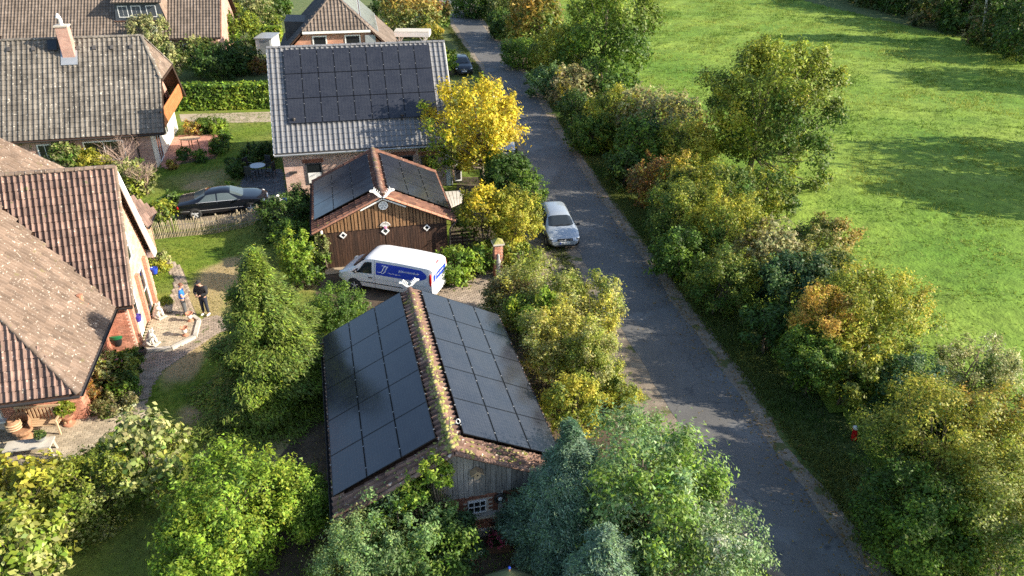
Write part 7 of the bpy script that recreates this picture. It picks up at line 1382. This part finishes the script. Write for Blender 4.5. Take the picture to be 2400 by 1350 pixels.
# bottom left garden
N_ = [
 ('bushy bright lime-green shrub at the bottom left of the barn', 555, 1195, 1.6, 134, .9, 'lime', None, 1.15), ('lime-green shrub lobe touching the bottom edge left of centre', 500, 1305, 1.4, 120, .9, 'lime', 'lm', 1.15),
 ('green shrub tucked against the left barn eave', 690, 1180, 1.5, 84, .9, 'lime', None, 1.0), ('large-leaved pale variegated shrub beside the patio', 352, 1065, 1.7, 96, 1.1, 'mixed', 'pl', 1.6),
 ('dark olive shrub in the middle of the bottom left', 215, 1145, 1.4, 92, .95, 'olive', 'yg', 1.1), ('large-leaved yellowing shrub at the left edge', 40, 1180, 1.6, 92, 1.1, 'mixed', 'go', 1.7), ('yellow and green leafed shrub in the bottom left corner', 30, 1305, 1.7, 96, .9, 'mixed', 'yg', 1.7),
 ('grey-green butterfly bush below the barn gable', 960, 1255, 1.9, 135, .8, 'green', 'si', .9), ('butterfly bush with silvery leaves cut by the bottom edge', 860, 1310, 1.7, 120, .85, 'mixed', 'si', .9), ('dark butterfly bush next to the shaded yard', 1050, 1270, 1.3, 72, 1.0, 'blue', None, .9),
 ('rambling green shrub under the left barn verge', 885, 1185, 1.5, 90, .7, 'ygreen', 'si', 1.0), ('climbing vine with light green leaves on the barn gable', 1025, 1105, 2.7, 46, 1.0, 'lime', None, 1.3), ('vine strands trailing from the gable towards the shrubs', 968, 1148, 1.9, 50, .8, 'lime', None, 1.2),
 ('clipped round dark green bush beside the conical yew', 720, 640, .8, 34, .9, 'green', None, .9), ('bright yellow-green conifer tip shrub behind the yew', 692, 600, 1.7, 46, 1.3, 'lime', None, .9),
 ('loose green shrub left of the far barn corner', 800, 728, .95, 72, .85, 'green', None, .9), ('dark rhododendron beside the fence end', 662, 512, 1.0, 58, .95, 'dark', None, 1.0), ('dark green shrub between rhododendron and garage', 706, 480, 1.0, 36, 1.2, 'dark', None, .9), ('shaded green shrub against the garage corner', 690, 556, 1.1, 46, 1.0, 'green', None, 1.0),
 ('rose bush with yellowing leaves and pink blooms beside the brick house', 250, 868, .8, 50, 1.0, 'ygreen', 'pl', .9), ('round deep green bush between the roses and the path', 297, 845, .55, 30, 1.0, 'green', None, .8), ('green border bush below the round one', 292, 905, .5, 32, 1.0, 'green', None, .8), ('grey lavender clump at the end of the flower bed', 268, 945, .35, 40, .6, 'pale', 'br', .8), ('rust-tinged rose growth next to the hip corner', 212, 915, .6, 26, 1.1, 'rust', None, .9),
 ('tangle of flowering shrub along the sunlit gable wall', 372, 612, .6, 24, 1.2, 'ygreen', 'pl', .8), ('border shrub at the left end of the paling fence', 372, 500, .7, 34, .8, 'ygreen', None, .9), ('green shrub at the tail of the black saloon', 398, 470, .7, 26, .9, 'green', None, .9),
 ('leafy green shrub at the corner of the grey-brown house', 62, 340, 1.7, 42, .9, 'olive', 'pl', 1.0), ('leafy shrub before the dark glass door of the grey-brown house', 152, 372, 1.2, 36, 1.1, 'pale', None, .9), ('golden bush between the leafy shrub and the bare twigs', 215, 382, .9, 40, .8, 'gold', None, .9), ('olive creeper mass below the bare twigs', 312, 420, .8, 44, .9, 'olive', None, .9),
 ('big yellow-green tree crown in the top left corner', 40, 30, 3.6, 74, 1.1, 'gold', 'yg', 1.1), ('grey-green shrub behind the ridge end of the grey-brown house', 352, 92, 2.6, 42, 1.2, 'pale', None, .9), ('grey-green shrub behind the half-hip', 398, 138, 2.0, 30, 1.3, 'pale', None, .9),
 ('clipped cloud-shaped shrub with flat crown in front of the slate-dormer house', 462, 82, 2.4, 42, .6, 'olive', 'pl', .8), ('green shrub under the clipped cloud shrub', 468, 120, 1.5, 38, .9, 'olive', None, .9), ('tall green shrub right of the clipped cloud shrub', 556, 72, 1.9, 46, 1.0, 'green', 'yg', .9), ('dark shrub in the shade behind the long clipped hedge', 500, 152, 1.2, 52, .8, 'dark', None, .9), ('dark spreading shrub behind the middle of the long clipped hedge', 560, 142, 1.2, 44, .9, 'dark', None, .9),
 ('small purple-red shrub near the white shed', 602, 152, .9, 22, .9, 'rust', None, .8), ('grey-green conifer-like shrub at the top left of the dark roof', 590, 18, 2.4, 48, 1.1, 'pale', None, .9), ('yellow-green shrub at the top beside the dark roof', 648, 18, 1.8, 36, 1.0, 'ygreen', None, .9),
 ('orange-red autumn shrub at the top beside the road', 962, 42, 1.9, 62, .9, 'olive', 'ora', .9), ('green shrub with russet leaves at the road bend', 1024, 38, 1.5, 34, 1.1, 'green', 'ru', .9), ('dark green shrub above the carport', 905, 25, 1.5, 32, 1.0, 'dark', None, .9), ('yellow-orange low shrub below the autumn shrub', 1010, 82, .8, 28, .9, 'gold', 'ora', .9), ('narrow light green shrub behind the right roof edge of the panel house', 1052, 148, 1.2, 22, 1.6, 'lime', None, .9),
 ('dark shrub row left of the dark patio', 552, 395, .6, 26, 1.1, 'dark', None, .9), ('dark shrub behind the round metal table', 588, 362, .6, 28, .9, 'dark', None, .9), ('dark shrub at the left house corner behind the table', 628, 358, .6, 22, 1.1, 'dark', None, .9),
 ('ivy column on the left corner of the garage', 757, 590, 1.05, 22, 2.0, 'green', 'pl', .8), ('small lime shrub on the lawn side of the black saloon', 536, 438, .35, 14, .9, 'lime', None, .7),
]
for lab, px, py, zc, r, vb, pal, tip, lm in N_:
    xy_ = None
    if 'vine' in lab: q = onplane(px, py, BP0 - BG['a'] * .5, BG['a']); xy_ = q; zc = q[2]; r = r * .85
    tr = 'tree crown' in lab; plant('garden_tree' if tr else ('climbing_vine' if 'vine' in lab else 'garden_shrub'), 'tree' if tr else ('climber' if 'vine' in lab or 'ivy' in lab else 'shrub'), lab, px, py, zc, r, vb, pal, tip, leafm=lm, tree=tr, rough=.8, xy=xy_)
conifer('yew_tree', 'broad conical yew with layered sprays in the middle of the lawn', at(652, 912, 0), 5.9, 2.75, 'yew', 9, tiers=8, leafm=1.15, droop=.18, flat=.15, shape=.9, per=10, cover=1.8)
# clipped terrace border at the red terrace
for px, py, r, pal, lab in ((452, 300, 20, 'rust', 'brown-leaved border shrub at the house end of the red terrace'), (482, 296, 22, 'green', 'clipped green border shrub at the back of the red terrace'), (512, 296, 22, 'hedge', 'light green border shrub at the outer back corner of the red terrace'), (522, 322, 20, 'green', 'border shrub on the lawn side of the red terrace'), (512, 342, 24, 'green', 'border shrub at the front right of the red terrace'), (468, 366, 18, 'green', 'low dark border shrub in front of the red terrace'), (434, 362, 18, 'green', 'low border shrub nearest the white gable'), (400, 385, 14, 'rust', 'small red-leaved plant at the front corner of the red terrace')):
    plant('border_shrub', B_, lab, px, py, .5 if r > 18 else .35, r, .85, pal, None, leafm=.8, group='border shrubs round the red terrace', nl=10)
hedge('long clipped bright green hedge between the two tiled houses', at(412, 262) + V3(0, .7, 0), at(645, 256) + V3(0, .7, 0), 1.3, 2.05, 'hedge', 61); hedge('short clipped hedge behind the white shed', at(594, 96), at(662, 96), 1.2, 1.6, 'hedge', 62)
# bare pinkish shrub
def bare_shrub(label, base, h, r, seed):
    t = thing('bare_shrub', label, 'shrub', tuple(base)); rnd = random.Random(seed); m = MB(); base = np.array(base)
    for i in range(46):
        an = rnd.uniform(0, 6.28); q = rnd.uniform(.2, 1) * r; e = base + V3(math.cos(an) * q, math.sin(an) * q, h * rnd.uniform(.55, 1)); mid = base * .5 + e * .5 + V3(0, 0, .18 * h) - V3(math.cos(an), math.sin(an), 0) * q * .15; m.tube([base + V3(rnd.uniform(-.1, .1), rnd.uniform(-.1, .1), 0), mid, e], [.018, .012, .004], 4)
        for k in range(5): f = rnd.uniform(.4, 1); s = mid * (1 - f) + e * f; m.tube([s, s + V3(rnd.gauss(0, .22), rnd.gauss(0, .22), rnd.uniform(.05, .4))], [.007, .003], 3)
    m.build('twigs', M['twig'], t, world=True, fix=False)
bare_shrub('leafless pinkish twiggy shrub in front of the pink brick wall', at(300, 418), 2.5, 1.7, 4); bare_shrub('thin bare sapling twigs above the border by the black saloon', at(345, 455), 2.0, 1.0, 5)
# blooms on the rose bush
t = thing('rose_blooms', 'pink rose blooms on the bush beside the brick house', 'flowers', at(255, 858, 1.0)); o = plant_in(t, (0, 0, 0), .55, [(.55, .12, .16), (.6, .25, .28)], 12, .035, 40)
# wood at the far right
WG = 'trees and bushes along the far wood edge'
FW = [(1860, -86, 61, 'dark', 'dark bush cut by the top edge at the wood corner'), (1940, -69, 68, 'dark', 'dark thicket bush at the left start of the far wood edge'), (2015, -46, 70, 'dark', 'dark green bush second along the far wood edge'), (2085, -24, 70, 'wood', 'brown-green bush in the shaded wood edge'), (2155, -6, 70, 'dark', 'dark bush where the wood edge bends'), (2220, 18, 65, 'wood', 'brownish bush left of the birch trunks'), (2275, 34, 56, 'dark', 'dark bush just left of the birch trunks'), (2350, 64, 58, 'wood', 'brown bush behind the birch trunks at the wood edge'), (2420, 88, 65, 'dark', 'dark bush at the right frame edge of the wood'), (2450, 6, 79, 'wood', 'green bush beyond the birches at the right frame edge'), (2130, -94, 79, 'dark', 'dark tree mass behind the shaded wood edge'), (2230, -64, 79, 'wood', 'olive tree mass above the wood edge'), (2350, -34, 79, 'wood', 'sunlit olive crown above the birches')]
for px, py, r, pal, lab in FW: plant('wood_edge_bush', B_, lab, px, py, 2.2, r, 1.0, pal, None, group=WG, rough=.9)
def birch(label, px0, py0, px1, py1, seed, h):
    b0 = at(px0, py0); rr = ray(px1, py1); tp = CAMPOS + rr * ((b0[1] - 0 - CAMPOS[1]) / rr[1]); t = thing('birch_tree', label, 'tree', tuple(b0), 0, 'birches at the wood edge'); m = MB(); d = (tp - b0) / max(tp[2], .1); P = [b0 + d * z + V3(.1 * math.sin(z * .8), 0, 0) for z in np.linspace(0, h, 8)]; m.tube(P, list(np.linspace(.20, .05, 8)), 8); m.build('trunk', M['birch'], t, world=True, fix=False)
    c = P[-2]; Pn, out, L = crown_points(c, 2.2, 2.6, seed, 3600); me = leaves(Pn - origin(t), out, .32, colour(Pn, 'gold', seed), seed); me.materials.append(M['leaf']); link_obj('crown', me, t); m = MB()
    for l in L[:8]: m.tube([P[4], (P[5] + l[0]) / 2, l[0]], [.05, .03, .01], 4)
    m.build('limbs', M['birch'], t, world=True, fix=False)
birch('left birch with thick white trunk at the wood edge', 2298, 104, 2318, -30, 71, 9); birch('right birch leaning outward at the wood edge', 2326, 102, 2372, -20, 72, 9)
# trees standing beyond the right frame edge, whose long shadows lie across the meadow
for k, (x, y, h, r) in enumerate(((46, 48, 9.5, 5.0), (41, 43, 7.5, 4.2), (60, 70, 10.5, 5.2), (74, 84, 10, 5), (72, 95, 11, 5), (64, 112, 11, 5))):
    plant('field_tree', T_, ['tree at the meadow margin outside the right frame edge', 'smaller field tree nearest outside the right frame edge', 'field margin tree below the far wood', 'field margin tree beside the far wood', 'tall field margin tree before the far wood', 'farthest field margin tree'][k], 0, 0, h * .62, 1, 1.1, 'olive', None, tree=True, xy=(x, y), leafm=2.2, cover=1.2) if False else None
    SEED[0] += 13; c = V3(x, y, h * .6); t = thing('field_tree', ['tree at the meadow margin outside the right frame edge', 'smaller field tree nearest outside the right frame edge', 'field margin tree below the far wood', 'field margin tree beside the far wood', 'tall field margin tree before the far wood', 'farthest field margin tree'][k], 'tree', (x, y, 0)); P, out, L = crown_points(c, r, h * .42, SEED[0], 7000, 10, .8); me = leaves(P - origin(t), out, .42, colour(P, 'olive', SEED[0], .5), SEED[0]); me.materials.append(M['leaf']); link_obj('crown', me, t); wood('trunk', (x, y, 0), c + ZUP * h * .2, L, .2, M['bark'], t, SEED[0])
print('LEAVES', NLEAF[0])
